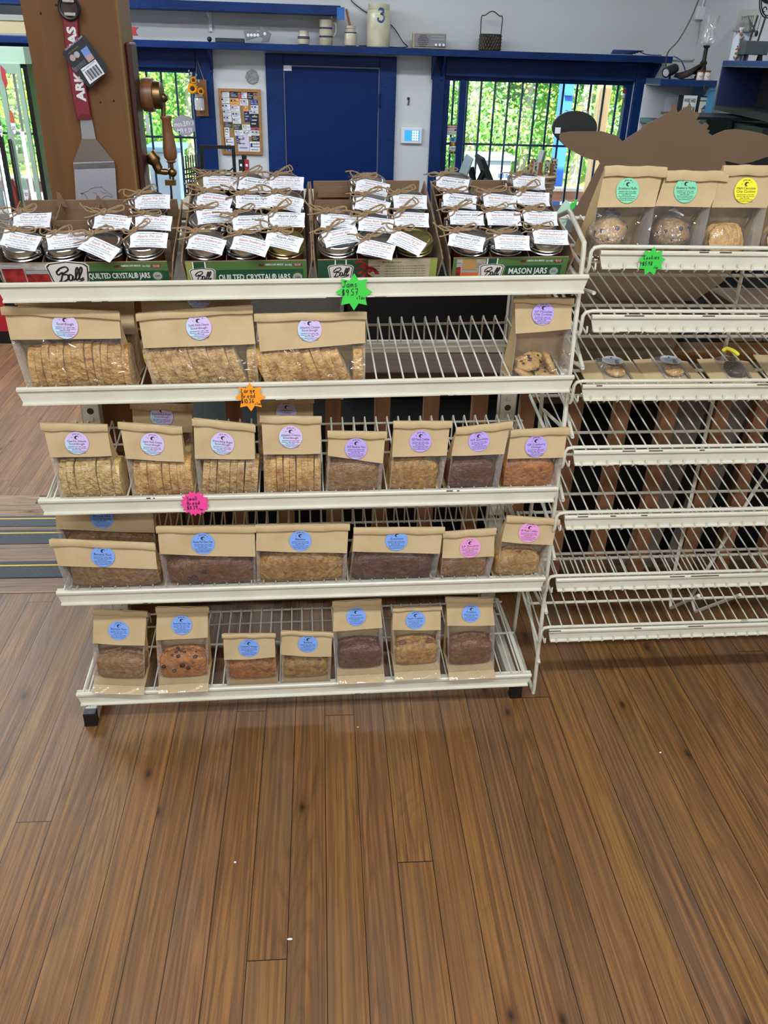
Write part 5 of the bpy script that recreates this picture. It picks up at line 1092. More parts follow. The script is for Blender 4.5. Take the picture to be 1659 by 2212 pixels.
for z0_, h_ in ((.009, .006), (-.0165, .008)): obj('opener_lip', G().box((c.x-.013, c.y-.006, c.z+z0_), (c.x+.013, c.y-.002, c.z+z0_+h_)), M_STEEL, sp, bevel=.002)
F0 = (at(185, 190, Y=Ys-.0165), (at(193, 140, Y=Ys)-at(199, 180, Y=Ys)).normalized(), None)
U_ = (at(169, 120, Y=Ys)-at(183, 215, Y=Ys)).normalized(); V_ = Vector((0, -1, 0)).cross(U_); V_ = -V_ if V_.x > 0 else V_
g = G(); put_text(g, 'ARKANSAS', (at(167, 140, Y=Ys-.0148), U_, V_), .0, .001, .026, width=.150, bold=.045)
obj('handle_lettering', g, M_WHITE, sp)
obj('handle_tip', G().poly(PY([(169, 252), (176, 247), (190, 246), (199, 254), (200, 259), (170, 259)], Ys-.0145), .001, (0, -1, 0)), M_CRIMD, sp)
bl = G().poly(PY([(173, 259), (199, 259), (207, 300), (177, 300)], Ys-.004), .003, (0, 1, 0)); obj('neck', bl, M_STEEL, sp)
g = G(); Q = PY([(177, 300), (207, 300), (246, 348), (158, 351)], Ys-.004); g.add([Q[0], Q[1], Q[2], Q[3]]+[p+Vector((0, .002, 0)) for p in Q], [(0, 1, 2, 3), (7, 6, 5, 4), (0, 4, 5, 1), (1, 5, 6, 2), (2, 6, 7, 3), (3, 7, 4, 0)]); obj('shoulder', g, mat('warm_steel', '8c8378', .4, metal=1), sp)
bd = PY([(158, 351), (246, 348), (249, 366), (254, 450), (165, 452), (160, 366)], Ys-.010); obj('blade', G().poly(bd, .002, (0, 1, 0)), mat('satin_blade', 'b2b2be', .5, metal=.85, bump=(300, .05)), sp)
obj('blade_bend', G().poly(PY([(159, 354), (247, 350), (249, 362), (161, 365)], Ys-.012), .004, (0, 1, 0)), mat('bent_steel', '8f8c8c', .25, metal=1), sp)
hog = [(174, 418), (184, 415), (190, 413), (197, 407), (208, 404), (217, 405), (219, 402), (222, 407), (229, 412), (236, 418), (243, 422), (241, 427), (235, 424), (229, 423), (222, 427), (217, 434), (209, 433), (203, 436), (196, 432), (189, 432), (187, 425), (183, 419)]
g = G(); f2 = (at(209, 420, Y=Ys-.0108), Vector((1, 0, 0)), Vector((0, 0, 1)))
def loc2(P, Y): o = at(209, 420, Y=Y); return [((at(x, y, Y=Y)-o).x, (at(x, y, Y=Y)-o).z) for x, y in P]
stroke(g, f2, loc2(hog+[hog[0]], Ys-.0108), .0014); stroke(g, f2, loc2([(200, 416), (208, 417), (210, 424)], Ys-.0108), .0012); stroke(g, f2, loc2([(217, 412), (224, 417), (230, 417)], Ys-.0108), .0012); stroke(g, f2, loc2([(176, 421), (180, 419), (174, 418)], Ys-.0108), .0012)
obj('engraved_hog', g, mat('engraving', '6e6b70', .6), sp)
tg = G().poly(PY([(136, 112), (178, 76), (183, 77), (233, 146), (231, 155), (196, 188), (189, 187), (135, 118)], Ys-.026), .0012, (0, 1, 0)); tg_ = obj('hang_tag', tg, mat('tag_dark_card', '1e222b', .5), sp)
Ut = (at(178, 76, Y=Ys)-at(135, 112, Y=Ys)).normalized(); Vt = Vector((0, -1, 0)).cross(Ut); Vt = Vt if Vt.z > 0 else -Vt
Yt = Ys-.0266
def tq(l, Y_=None): return [at(x, y, Y=Y_ or Yt-.0003) for x, y in l]
g = G()
def quad(l, mi, dy=0): g.add(tq(l, Yt-.0003-dy), [(0, 1, 2, 3)], mi)
quad([(174, 150), (206, 128), (226, 159), (194, 182)], 0); quad([(174, 109), (187, 99), (197, 115), (183, 123)], 1); quad([(183, 123), (197, 115), (204, 126), (192, 135)], 2)
for k in range(13):
    a = at(183+k*1.95, 155.5-k*1.35, Y=Yt-.0012); w_ = (.0014, .0008, .002)[k % 3]; dv = -Vt*.021
    g.add([a, a+Ut*w_, a+Ut*w_+dv, a+dv], [(0, 1, 2, 3)], 3)
put_text(g, 'Item Code 213C94', (at(191, 143, Y=Yt-.0012), Ut, Vt), 0, 0, .0045, res=1, mi=3); put_text(g, 'Stainless Steel BBQ Spatula', (at(158, 98, Y=Yt-.0012), Ut, Vt), .004, .003, .0065, width=.05, res=1, mi=4, bold=.02); put_text(g, 'with bottle opener', (at(158, 108, Y=Yt-.0012), Ut, Vt), 0, 0, .005, width=.03, res=1, mi=5)
for k in range(3): put_text(g, 'Collegiate product, hand wash only', (at(170+k*1.5, 140+k*3, Y=Yt-.0012), Ut, Vt), 0, 0, .0032, width=.034, res=1, mi=4)
for px, py in ((157, 125), (166, 118)): disc(g, (at(px, py, Y=Yt-.001), Ut, Vt), 0, 0, .0065, mi=2 if px == 157 else 4)
put_text(g, 'Arkansas Razorbacks', (at(212, 169, Y=Yt-.0012), Ut, Vt), 0, 0, .004, width=.026, res=1, mi=3)
obj('tag_print', g, [M_PAPER, mat('hologram_blue', '7f9be0', .2, metal=.3), mat('hologram_pale', 'b99a9c', .3), M_INK, mat('tag_grey_text', 'a9abb4', .6), mat('tag_gold_text', 'a8824c', .6)], tg_)

# ================================================================ BRASS HANDSET ON THE SIDE OF THE POST
Yb = YP+.10
bx = thing('wall_telephone_handset', 'vintage brass handset with a turned wooden grip on the side of the timber post', 'telephone', (pr+.03, Yb, at(370, 405, Y=Yb).z))
obj('back_board', G().box((pr+.001, YP+.03, at(300, 470, Y=Yb).z), (pr+.014, YP+.105, at(290, 92, Y=Yb).z)), wood('dark_mahogany', '3a1c14', '55291b', 'Z', .35), bx, bevel=.004)
cz = at(328, 205, Y=Yb).z; x1 = at(316, 205, Y=Yb).x+.006
obj('wooden_rosette', G().lathe([(.0, -.014), (.037, -.014), (.0385, 0), (.037, .012), (.031, .014)], (x1, Yb, cz), 28, axis='X'), M_OAK, bx, smooth=40)
obj('brass_bell', G().lathe([(.031, .012), (.032, .02), (.030, .030), (.024, .034), (0, .034)], (x1, Yb, cz), 28, axis='X'), M_BRASS, bx, smooth=40)
b1 = at(352, 211, Y=Yb); g = G().ball(b1, .0115, u=16, w=10).tube([b1+Vector((-.02, 0, 0)), b1+Vector((.012, 0, 0))], .005, 10); g.tube([b1+Vector((0, 0, -.008)), at(353, 250, Y=Yb)], .0055, 10); obj('ball_joint', g, M_BRASS, bx, smooth=50)
a0_, a1_ = at(358, 250, Y=Yb), at(370, 352, Y=Yb); L_ = (a0_-a1_).length
pr_ = [(.0, 0), (.0135, 0), (.0145, -.004), (.0135, -.009), (.011, -.012), (.0135, -.05), (.0165, -.085), (.017, -.1), (.0155, -.115), (.0105, -.122), (.0125, -.126), (.009, -.13), (0, -.13)]
pr_ = [(r, z*L_/.13) for r, z in pr_]
rot = Vector((0, 0, 1)).rotation_difference((a0_-a1_).normalized()).to_matrix().to_4x4()
obj('turned_grip', G().lathe(pr_, seg=24).xf(Matrix.Translation(a0_) @ rot), M_OAK, bx, smooth=50)
b2 = at(372, 372, Y=Yb); g = G().ball(b2, .0115, u=16, w=10); g.tube(smoothpts([at(322, 332, Y=Yb), at(334, 348, Y=Yb), at(345, 368, Y=Yb), at(360, 371, Y=Yb), b2], 4), [.017]*5+[.012]*4+[.008]*4+[.006]*4, 12); g.tube([at(370, 352, Y=Yb), b2], .005, 8)
obj('elbow_arm', g, M_BRASS, bx, smooth=50)
a = at(357, 388, Y=Yb); obj('wire_clip', G().box((a.x, Yb-.008, a.z-.013), (a.x+.026, Yb+.008, a.z)).tube([a+Vector((.02, 0, 0)), a+Vector((.02, 0, .014))], .003), M_BRASS, bx)
obj('lower_cord', G().tube(smoothpts([a+Vector((.012, 0, -.012)), a+Vector((.012, .0, -.03)), a+Vector((.009, 0, -.06)), a+Vector((.011, 0, -.09))], 4), .0022, 6), M_BLACK, bx, smooth=True)

# ================================================================ THINGS ON THE WALL SHELF
YSi = 7.66
def upm(px, Y=YSi): return (at(px, 100, Y=Y)-CAM).dot(_f)/FPX      # metres per pixel there
def pot(name, px, ytop, prof, label, cat, m, extra=None, bands=()):
    c = at(px, 90, Y=YSi); zb = ZSH; H = at(px, ytop, Y=YSi).z-zb; s = H
    t = thing(name, label, cat, (c.x, YSi, zb)); g = G().lathe([(r*s, z*s) for r, z in prof], (c.x, YSi, zb+.001), 32); obj('stoneware_body', g, m, t, smooth=40)
    for z, r in bands: obj('blue_band', G().lathe([(r*s-.001, z*s-.004), (r*s+.0012, z*s-.004), (r*s+.0012, z*s+.004), (r*s-.001, z*s+.004)], (c.x, YSi, zb+.001), 32), mat('cobalt_glaze', '2a3350', .3), t, smooth=30)
    return t, c, s
pot('small_crock', 656, 66, [(.0, 0), (.40, 0), (.47, .05), (.48, .45), (.40, .85), (.33, .96), (.35, 1), (.28, 1), (.27, .9), (0, .88)], 'small lidless stoneware crock with two dark bands, left of the striped pitcher', 'crock', M_STONE, bands=((.45, .482), (.55, .476)))
t, c, s = pot('striped_pitcher', 704, 43, [(.0, 0), (.28, 0), (.30, .03), (.30, .5), (.285, .93), (.30, 1), (.27, 1), (.26, .9), (0, .1)], 'tall stoneware pitcher with navy stripes and a side handle', 'pitcher', M_STONE, bands=((.33, .302), (.36, .301), (.66, .296), (.69, .295)))
obj('handle', G().tube(smoothpts([c+Vector((.28*s, 0, -c.z+ZSH+.92*s)), c+Vector((.42*s, 0, -c.z+ZSH+.88*s)), c+Vector((.46*s, 0, -c.z+ZSH+.65*s)), c+Vector((.40*s, 0, -c.z+ZSH+.42*s)), c+Vector((.28*s, 0, -c.z+ZSH+.36*s))], 5), .035*s, 8), M_STONE, t, smooth=True)
obj('spout', G().lathe([(.02*s, -.02*s), (.08*s, .06*s), (.06*s, .07*s)], (c.x-.27*s, YSi, ZSH+.93*s), 12), M_STONE, t, smooth=40)
t, c, s = pot('crock_jar', 757, 56, [(.0, 0), (.30, 0), (.35, .04), (.35, .62), (.27, .80), (.23, .85), (.29, .88), (.29, 1), (.20, 1), (.19, .9), (0, .85)], 'stoneware jar with one dark band, a wooden spoon standing in it', 'jar', M_STONE, bands=((.66, .345),))
a, b = at(748, 19, Y=YSi), at(757, 60, Y=YSi); tag_o = obj('wooden_spoon', G().tube([a, b+(b-a)*.3], .009, 8), wood('spoon_wood', '8a5c40', 'a4744f', 'Z'), label='wooden spoon handle sticking out of the banded stoneware jar', cat='spoon', smooth=True)
t, c, s = pot('large_crock', 817, 9, [(.0, 0), (.30, 0), (.315, .02), (.32, .75), (.30, .83), (.275, .86), (.29, .88), (.29, 1), (.25, 1), (.24, .9), (0, .88)], 'tall cream stoneware crock marked with a blue 3', 'crock', mat('cream_stoneware', 'cbc3ac', .3, mix=(15, 'bdb49b', .45, .7), coat=.4))
g = G(); R3 = .322*s
def on_cyl(u, v): a_ = u/R3; return Vector((c.x+math.sin(a_)*(R3+.002), YSi-math.cos(a_)*(R3+.002), ZSH+v))
three = [(-.020, .052), (-.008, .066), (.014, .060), (.016, .040), (-.002, .030), (.018, .022), (.024, .000), (.010, -.022), (-.014, -.020), (-.024, -.004), (-.016, .002)]
P3 = smoothpts([Vector((u*1.05, v, 0)) for u, v in three], 5); cu_, cv_ = .012, at(824, 34, Y=YSi).z-ZSH
obj('blue_three', G().tube([on_cyl(p.x+cu_, p.y*1.0+cv_-.02) for p in P3], [.004+.0035*abs(math.sin(i*.12)) for i in range(len(P3))], 6), mat('cobalt_mark', '35517c', .5), t, smooth=True)
# radio
a, b = at(893, 70, Y=7.6), at(963, 103, Y=7.6); t = thing('table_radio', 'beige and grey transistor radio on the blue wall shelf', 'radio', ((a.x+b.x)/2, 7.63, ZSH))
obj('cabinet', G().box((a.x, 7.6, ZSH), (b.x, 7.70, a.z)), mat('radio_beige', 'b3a183', .5), t, bevel=.006)
fc = obj('face_plate', G().box((a.x+.008, 7.594, ZSH+.012), (b.x-.004, 7.6, a.z-.006)), mat('radio_grey', '7d7b80', .4, metal=.4), t, bevel=.002)
w_ = b.x-a.x; h_ = a.z-ZSH; g = G()
for k in range(9):
    for j in range(7):
        u, v = (k-4)/4.6, (j-3)/3.6
        if u*u+v*v < 1: g.box((a.x+w_*.30+u*.045-.0035, 7.5925, ZSH+h_*.5+v*.045-.0028), (a.x+w_*.30+u*.045+.0035, 7.594, ZSH+h_*.5+v*.045+.0028))
obj('speaker_grille', g, M_BLACK, t)
fr_ = (Vector((a.x, 7.5925, ZSH)), Vector((1, 0, 0)), Vector((0, 0, 1))); g = G(); rect(g, fr_, w_*.54, h_*.56, w_*.94, h_*.84, 0); put_text(g, '54 60 70 90 120 160', (fr_[0]+Vector((0, -.001, 0)), fr_[1], fr_[2]), w_*.74, h_*.7, .022, width=w_*.36, mi=1, res=1)
obj('tuning_scale', g, [mat('scale_grey', '93919a', .4), M_INK], t)
for k in range(3): obj('knob', G().lathe([(.0, -.016), (.009, -.016), (.011, 0)], (a.x+w_*(.69+.115*k), 7.594, ZSH+h_*.26), 14, axis='Y'), M_WHITE, t, smooth=40)
# pierced tin lantern with an arched handle
c = at(1058, 100, Y=YSi); rL = 22*upm(1058); hL = at(1058, 75, Y=YSi).z-ZSH
t = thing('pierced_tin_lantern', 'pierced dark tin candle lantern with a tall arched handle', 'lantern', (c.x, YSi, ZSH))
g = G(); N_ = 22
for j in range(5):
    for k in range(N_):
        a_ = 2*PI*(k+(j % 2)*.5)/N_; z_ = ZSH+hL*(.1+j*.2); p = Vector((c.x+rL*math.cos(a_), YSi+rL*math.sin(a_), z_)); q_ = Vector((c.x+rL*math.cos(a_+PI/N_*1.0), YSi+rL*math.sin(a_+PI/N_), z_+hL*.2 if j < 4 else z_+hL*.08)); r__ = Vector((c.x+rL*math.cos(a_-PI/N_), YSi+rL*math.sin(a_-PI/N_), q_.z))
        g.tube([p, q_], .006, 4); g.tube([p, r__], .006, 4); g.tube([p+Vector((0, 0, -.002)), p+Vector((0, 0, .006))], .011, 6)
obj('pierced_drum', g, mat('dark_tin', '4d453d', .5, metal=.6), t)
g = G(); 
for z_ in (ZSH+.006, ZSH+hL): g.tube([Vector((c.x+rL*math.cos(2*PI*k/24), YSi+rL*math.sin(2*PI*k/24), z_)) for k in range(24)], .006, 6, closed=True)
obj('rim', g, MATS['dark_tin'], t, smooth=True)
zt_ = at(1058, 24, Y=YSi).z; obj('arched_handle', G().tube(smoothpts([c*0+Vector((c.x-rL, YSi, ZSH+hL*.95)), Vector((c.x-rL*1.02, YSi, ZSH+hL+.12)), Vector((c.x-rL*.7, YSi, zt_-.03)), Vector((c.x, YSi, zt_)), Vector((c.x+rL*.7, YSi, zt_-.03)), Vector((c.x+rL*1.02, YSi, ZSH+hL+.12)), Vector((c.x+rL, YSi, ZSH+hL*.95))], 6), .0045, 6), MATS['dark_tin'], t, smooth=True)
# marquee arrow, flat tray, knob, red bow, framed tray
def slab(name, pts, Y, th, m, label, cat, **k): return obj(name, G().poly([at(x, y, Y=Y) for x, y in pts], th, (0, 1, 0)), m, label=label, cat=cat, **k)
t = thing('metal_arrow_sign', 'grey sheet metal arrow with round bulb holes, leaning on the wall shelf', 'sign', (at(556, 88, Y=7.62).x, 7.62, ZSH))
ar = [(526, 67), (549, 64), (556, 69), (562, 68), (563, 56), (586, 73), (580, 90), (565, 91), (567, 82), (560, 79), (545, 84), (531, 88)]
obj('arrow_plate', G().poly([at(x, y, Y=7.62) for x, y in ar], .035, (0, 1, 0)), mat('galvanised_steel', '77797d', .45, metal=.6), t, bevel=.002)
for px in (536, 543, 550, 557, 572): c_ = at(px, 76 if px < 570 else 73, Y=7.62); obj('bulb_hole', G().lathe([(0, -.002), (.010, -.002), (.012, 0)], c_, 12, axis='Y'), M_WHITE, t, smooth=40)
a, b = at(465, 82, Y=7.62), at(527, 88, Y=7.62); obj('flat_metal_bar', G().box((a.x, 7.6, ZSH), (b.x, 7.7, ZSH+.03)), mat('dark_bar', '3b3b3e', .5, metal=.5), label='flat dark metal bar lying beside the grey arrow sign', cat='bar', bevel=.004)
c = at(452, 84, Y=7.62); obj('black_ball_knob', G().ball((c.x, 7.63, ZSH+.018), .018, u=14, w=10), M_BLACK, label='small round black knob on the wall shelf by the timber post', cat='knob', smooth=True)
slab('red_metal_star', [(283, 57), (298, 59), (292, 67), (297, 77), (283, 77)], 7.62, .02, mat('red_tin', 'a52a30', .5), 'red tin star tip peeking out behind the timber post', 'star')
t = thing('framed_tray', 'shallow grey and tan framed tray at the left end of the wall shelf', 'tray', (at(28, 60, Y=7.62).x, 7.62, ZSH)); a, b = at(-30, 40, Y=7.62), at(56, 66, Y=7.62)
obj('tray_panel', G().box((a.x, 7.62, ZSH+.02), (b.x, 7.66, ZSH+.10)), mat('tray_tan', 'ab9a78', .6), t); obj('tray_rim', G().box((a.x, 7.61, ZSH+.10), (b.x, 7.67, ZSH+.14)).box((a.x, 7.61, ZSH), (b.x, 7.67, ZSH+.02)), mat('tray_grey', '8a8782', .5), t, bevel=.003)
g = G(); c = at(1360, 110, Y=7.64)
for k in range(5): g.tube([Vector((c.x-.06+.012*k+.09*math.cos(2*PI*i/14)*(1+.1*k), 7.64+.04*math.sin(2*PI*i/14), ZSH+.008+.006*k)) for i in range(14)], .004, 5, closed=True)
g.tube(smoothpts([Vector((c.x-.1, 7.63, ZSH+.01)), Vector((c.x+.05, 7.62, ZSH+.03)), Vector((c.x+.15, 7.64, ZSH+.008)), Vector((c.x+.27, 7.63, ZSH+.006))], 5), .004, 5)
obj('cable_coil', g, mat('blue_cable', '2c4472', .5), label='coil of dark blue cable lying on the right end of the wall shelf', cat='cable', smooth=True)
g = G(); g.tube(smoothpts([at(758, 0, Y=7.78), at(768, 10, Y=7.78), at(787, 24, Y=7.78), at(815, 40, Y=7.78), at(846, 55, Y=7.78), at(870, 90, Y=7.74), Vector((at(877, 100, Y=7.7).x, 7.7, ZSH+.006)), Vector((at(820, 100, Y=7.7).x, 7.72, ZSH+.005)), Vector((at(775, 99, Y=7.7).x, 7.66, ZSH+.006))], 5), .004, 6)
obj('power_cord', g, M_BLACK, label='thin dark cord running down the wall behind the tall crock', cat='cord', smooth=True)
# octagonal box cover, key, alarm keypad
c = at(545, 166, Y=YW-.002); obj('junction_box_cover', G().lathe([(.0, -.012), (.052, -.012), (.055, -.008), (.055, 0)], c, 8, axis='Y'), mat('galvanised_cover', '9a9b9c', .5, metal=.4, mix=(60, '808183', .4, .6)), label='octagonal galvanised junction box cover on the wall above the cork board', cat='cover')
c = at(882, 213, Y=YW-.004); obj('hanging_key', G().tube([c, c+Vector((.004, -.004, -.015)), c+Vector((0, -.004, -.05))], .006, 6).ball(c, .012, u=10, w=6), MATS['dark_tin'], label='small key hanging on a nail on the white wall above the alarm keypad', cat='key', smooth=True)
a, b = at(867, 275, Y=YW-.03), at(911, 311, Y=YW-.03); t = thing('alarm_keypad', 'white alarm keypad with a lit blue number screen on the wall', 'keypad', ((a.x+b.x)/2, YW-.015, b.z))
obj('housing', G().box((a.x, YW-.028, b.z), (b.x, YW-.001, a.z)), M_WHITE, t, bevel=.006)
s0, s1 = at(874, 281, Y=YW-.03), at(906, 305, Y=YW-.03); obj('lit_screen', G().box((s0.x, YW-.0295, s1.z), (s1.x, YW-.028, s0.z)), mat('screen_blue', '2468d8', .3, emit=1.1), t)
g = G(); w_ = s1.x-s0.x; h_ = s0.z-s1.z
for i in range(3):
    for j in range(4): disc(g, (Vector((s0.x, YW-.0298, s1.z)), Vector((1, 0, 0)), Vector((0, 0, 1))), w_*(.56+.15*i), h_*(.14+.24*j), h_*.10, mi=0, n=14); put_text(g, ('*', '7', '4', '1')[j] if i == 0 else ('0', '8', '5', '2')[j] if i == 1 else ('#', '9', '6', '3')[j], (Vector((s0.x, YW-.0302, s1.z)), Vector((1, 0, 0)), Vector((0, 0, 1))), w_*(.56+.15*i), h_*(.14+.24*j), h_*.13, mi=1, res=1)
obj('number_buttons', g, [mat('button_white', 'dfe6f5', .3, emit=.8), MATS['screen_blue']], t)

# ---- cork notice board
a, b = at(468, 186, Y=YW-.02), at(573, 337, Y=YW-.02); cbx0, cbx1 = a.x+.01, b.x-.02; cz1, cz0 = at(520, 192, Y=YW-.02).z, at(520, 333, Y=YW-.02).z
t = thing('cork_board', 'framed cork notice board covered in business cards beside the blue door', 'notice board', ((cbx0+cbx1)/2, YW-.01, cz0))
obj('cork_sheet', G().box((cbx0+.02, YW-.012, cz0+.02), (cbx1-.02, YW-.002, cz1-.02)), mat('cork', '9c7a52', .9, mix=(150, '86683f', .4, .6)), t)
g = G().box((cbx0, YW-.024, cz0), (cbx0+.022, YW-.002, cz1)).box((cbx1-.022, YW-.024, cz0), (cbx1, YW-.002, cz1)).box((cbx0+.022, YW-.024, cz1-.022), (cbx1-.022, YW-.002, cz1)).box((cbx0+.022, YW-.024, cz0), (cbx1-.022, YW-.002, cz0+.022))
obj('oak_frame', g, wood('board_frame', '8a5e32', 'a8783f', 'X'), t)
CB = {'w': 'd6d7e0', 'n': '16303e', 'r': 'b03a48', 'k': '15161c', 't': '9d7b58', 'o': 'e89a3a', 'b': '2a4390', 'g': '2c3a26', 'y': 'c2a33c', 'd': '1f2150', 'c': '6fb4dc', 'p': 'c9c4d8'}
CM = {k: mat('card_'+k, v, .6) for k, v in CB.items()}
cards = [(160, 148, 450, 330, 'w'), (470, 165, 735, 345, 'n'), (738, 168, 850, 355, 'r'), (855, 170, 1030, 350, 'w'), (1045, 180, 1232, 388, 'k'), (1238, 190, 1395, 385, 't'), (180, 350, 455, 520, 'w'), (475, 372, 765, 568, 'o'), (782, 385, 1060, 575, 'w'), (1125, 390, 1245, 555, 'b'), (1250, 395, 1400, 560, 'b'),
         (190, 538, 470, 712, 'w'), (495, 580, 775, 770, 'w'), (895, 590, 1055, 750, 'o'), (1140, 560, 1420, 710, 'w'), (210, 722, 492, 890, 'w'), (508, 780, 785, 960, 'w'), (1085, 715, 1410, 820, 'w'), (915, 755, 1075, 1075, 'd'), (1090, 825, 1430, 1240, 'k'), (210, 900, 490, 1085, 'w'), (525, 960, 800, 1138, 'w'),
         (232, 1090, 500, 1260, 'g'), (540, 1160, 810, 1325, 'g'), (825, 1160, 1100, 1335, 'w'), (1115, 1240, 1435, 1330, 'r'), (232, 1262, 395, 1565, 'w'), (565, 1335, 845, 1510, 'w'), (850, 1350, 1110, 1530, 'w'), (1115, 1335, 1445, 1495, 'w'), (250, 1575, 525, 1900, 'w'), (612, 1515, 680, 1760, 'b'), (655, 1525, 1030, 2030, 'p'), (1130, 1510, 1395, 1665, 'k'), (1045, 1690, 1455, 2040, 'w'), (265, 1915, 535, 2085, 'c')]
rnd = random.Random(5)
for i, (x0, y0_, x1_, y1_, cm) in enumerate(cards):
    U0 = lambda x: cbx0+(x-105)/1370*(cbx1-cbx0); V0 = lambda y: cz1-(y-75)/2020*(cz1-cz0)
    xa_, xb_, za, zb_ = U0(x0), U0(x1_), V0(y1_), V0(y0_)
    yy = YW-.0135-.0008*(i % 4); g = G().box((xa_, yy, za), (xb_, yy+.0006, zb_)); w_, h_ = xb_-xa_, zb_-za; F = (Vector((xa_, yy-.0006, za)), Vector((1, 0, 0)), Vector((0, 0, 1)))
    dark = cm in 'nkgdb'; n_l = 10 if h_ > .15 and cm == 'p' else 3
    for l in range(n_l):
        ww = rnd.uniform(.4, .8)*w_; rect(g, F, w_*.12, h_*(.85-l*.8/n_l)-h_*.03*(3 if n_l == 3 else 1), w_*.12+ww, h_*(.85-l*.8/n_l), 1)
    rect(g, F, w_*.06, h_*.5, w_*.22, h_*.85, 2)
    ms = [CM[cm], mat('card_text_light', 'b8bcc8', .6) if dark else mat('card_text_dark', '7c7d8c', .6), rnd.choice([CM['r'], CM['k'], CM['b'], CM['y'], CM['t']])]
    obj('notice', g, ms, t)
    if i % 3: obj('push_pin', G().ball(((xa_+xb_)/2, yy-.006, zb_-.012), .006, u=8, w=5), rnd.choice([CM['y'], CM['b'], CM['r'], MATS['white_plastic']]), t, smooth=True)

# ---- sunflowers in a jar on a hanging board
Yf = YW-.06; t = thing('sunflower_wall_vase', 'hanging wood board with a glass jar of sunflowers, on the blue window casing', 'wall vase', (at(437, 245, Y=Yf).x, Yf, at(437, 251, Y=Yf).z))
obj('backing_board', G().poly([at(x, y, Y=Yf) for x, y in ((424, 172), (445, 172), (451, 251), (424, 251))], .016, (0, 1, 0)), wood('vase_board', '6a4426', '84572f', 'Z'), t)
obj('hanging_cord', G().tube([at(422, 172, Y=Yf), at(426, 130, Y=Yf-.0), at(441, 175, Y=Yf)], .0035, 6), M_TWINE, t, smooth=True)
c = at(432, 238, Y=Yf-.05); k_ = upm(432, Yf); obj('glass_jar', G().lathe([(0, 0), (9*k_, 0), (10.5*k_, 3*k_), (10.5*k_, 22*k_), (8*k_, 27*k_), (8.5*k_, 32*k_)], c, 20), clear('vase_glass', milk=.35, refl=.2, rough=.1), t, smooth=50)
obj('jar_stems', G().tube([c+Vector((0, 0, .01)), c+Vector((-.01, 0, .13))], 3.5*k_, 8), mat('stem_dark', '3c4238', .8), t, smooth=True)
obj('jar_twine', G().tube([c+Vector((9.4*k_*math.cos(2*PI*i/14), 9.4*k_*math.sin(2*PI*i/14), 26*k_)) for i in range(14)], .005, 6, closed=True), M_TWINE, t, smooth=True)
M_PET = mat('sunflower_petal', 'f2ae1c', .6); M_SEED = mat('sunflower_eye', '33200f', .9)
for (px, py, rr_) in ((418, 173, 8), (416, 191, 12), (434, 197, 8.5)):
    c = at(px, py, Y=Yf-.11); R_ = rr_*k_; g = G()
    for q in range(2):
        for i in range(16):
            a_ = 2*PI*(i+q*.5)/16; d_ = Vector((math.cos(a_), 0, math.sin(a_))); s_ = Vector((-math.sin(a_), 0, math.cos(a_))); yo = Vector((0, -.006*q, 0)); Rq = R_*(1-.12*q)
            g.add([c+d_*R_*.35+s_*R_*.10+yo, c+d_*Rq*.75+s_*R_*.13+yo+Vector((0, -.01, 0)), c+d_*Rq+yo, c+d_*Rq*.75-s_*R_*.13+yo+Vector((0, -.01, 0)), c+d_*R_*.35-s_*R_*.10+yo], [(0, 1, 2, 3, 4)])
    fl = obj('sunflower_head', g, M_PET, t); obj('seed_disc', G().ball(c+Vector((0, -.008, 0)), (R_*.42, .012, R_*.42), u=14, w=8), M_SEED, fl, smooth=True)
g = G(); rnd = random.Random(9)
for _ in range(70):
    px, py = rnd.gauss(414, 9), rnd.gauss(174, 9)
    if py > 196 or px > 437: continue
    c = at(px, py, Y=Yf-.05-rnd.uniform(0, .04)); u = Vector((rnd.gauss(0, 1), rnd.gauss(0, .4), rnd.gauss(0, 1))).normalized()*3.2*k_; v = u.cross(Vector((0, 1, 0))).normalized()*1.6*k_; g.add([c-u, c-v, c+u, c+v], [(0, 1, 2, 3)])
obj('eucalyptus_leaves', g, mat('grey_green_leaf', '6f8472', .7, mix=(30, 'a3b3a0', .4, .6)), t)
# window stickers
def sticker(name, x0, y0_, x1_, y1_, Y, m, lines, label, cat='sticker', inkm=None):
    a, b = at(x0, y0_, Y=Y), at(x1_, y1_, Y=Y); t = obj(name, G().box((a.x, Y, b.z), (b.x, Y+.001, a.z)), m, label=label, cat=cat); g = G(); F = (Vector((a.x, Y-.0006, b.z)), Vector((1, 0, 0)), Vector((0, 0, 1))); w_, h_ = b.x-a.x, a.z-b.z
    return t, F, w_, h_
Yg = YW+.052
t, F, w_, h_ = sticker('warning_sticker', 964, 270, 987, 291, Yg, mat('sticker_white', 'd5d2cc', .6), None, 'WARNING security camera sticker at the left of the right window')
g = G(); rect(g, F, 0, h_*.70, w_, h_, 0, .0); put_text(g, 'WARNING', (F[0]+Vector((0, -.001, 0)), F[1], F[2]), w_/2, h_*.85, h_*.26, width=w_*.92, mi=1, res=1, bold=.02); put_text(g, 'Security', (F[0]+Vector((0, -.001, 0)), F[1], F[2]), w_*.35, h_*.48, h_*.26, width=w_*.6, mi=2, res=1); put_text(g, 'cameras in use', (F[0]+Vector((0, -.001, 0)), F[1], F[2]), w_/2, h_*.18, h_*.2, width=w_*.95, mi=2, res=1); rect(g, F, w_*.74, h_*.4, w_*.93, h_*.58, 2)
obj('sticker_print', g, [mat('warning_red', 'a8323a', .6), M_PAPER, M_INK], t)
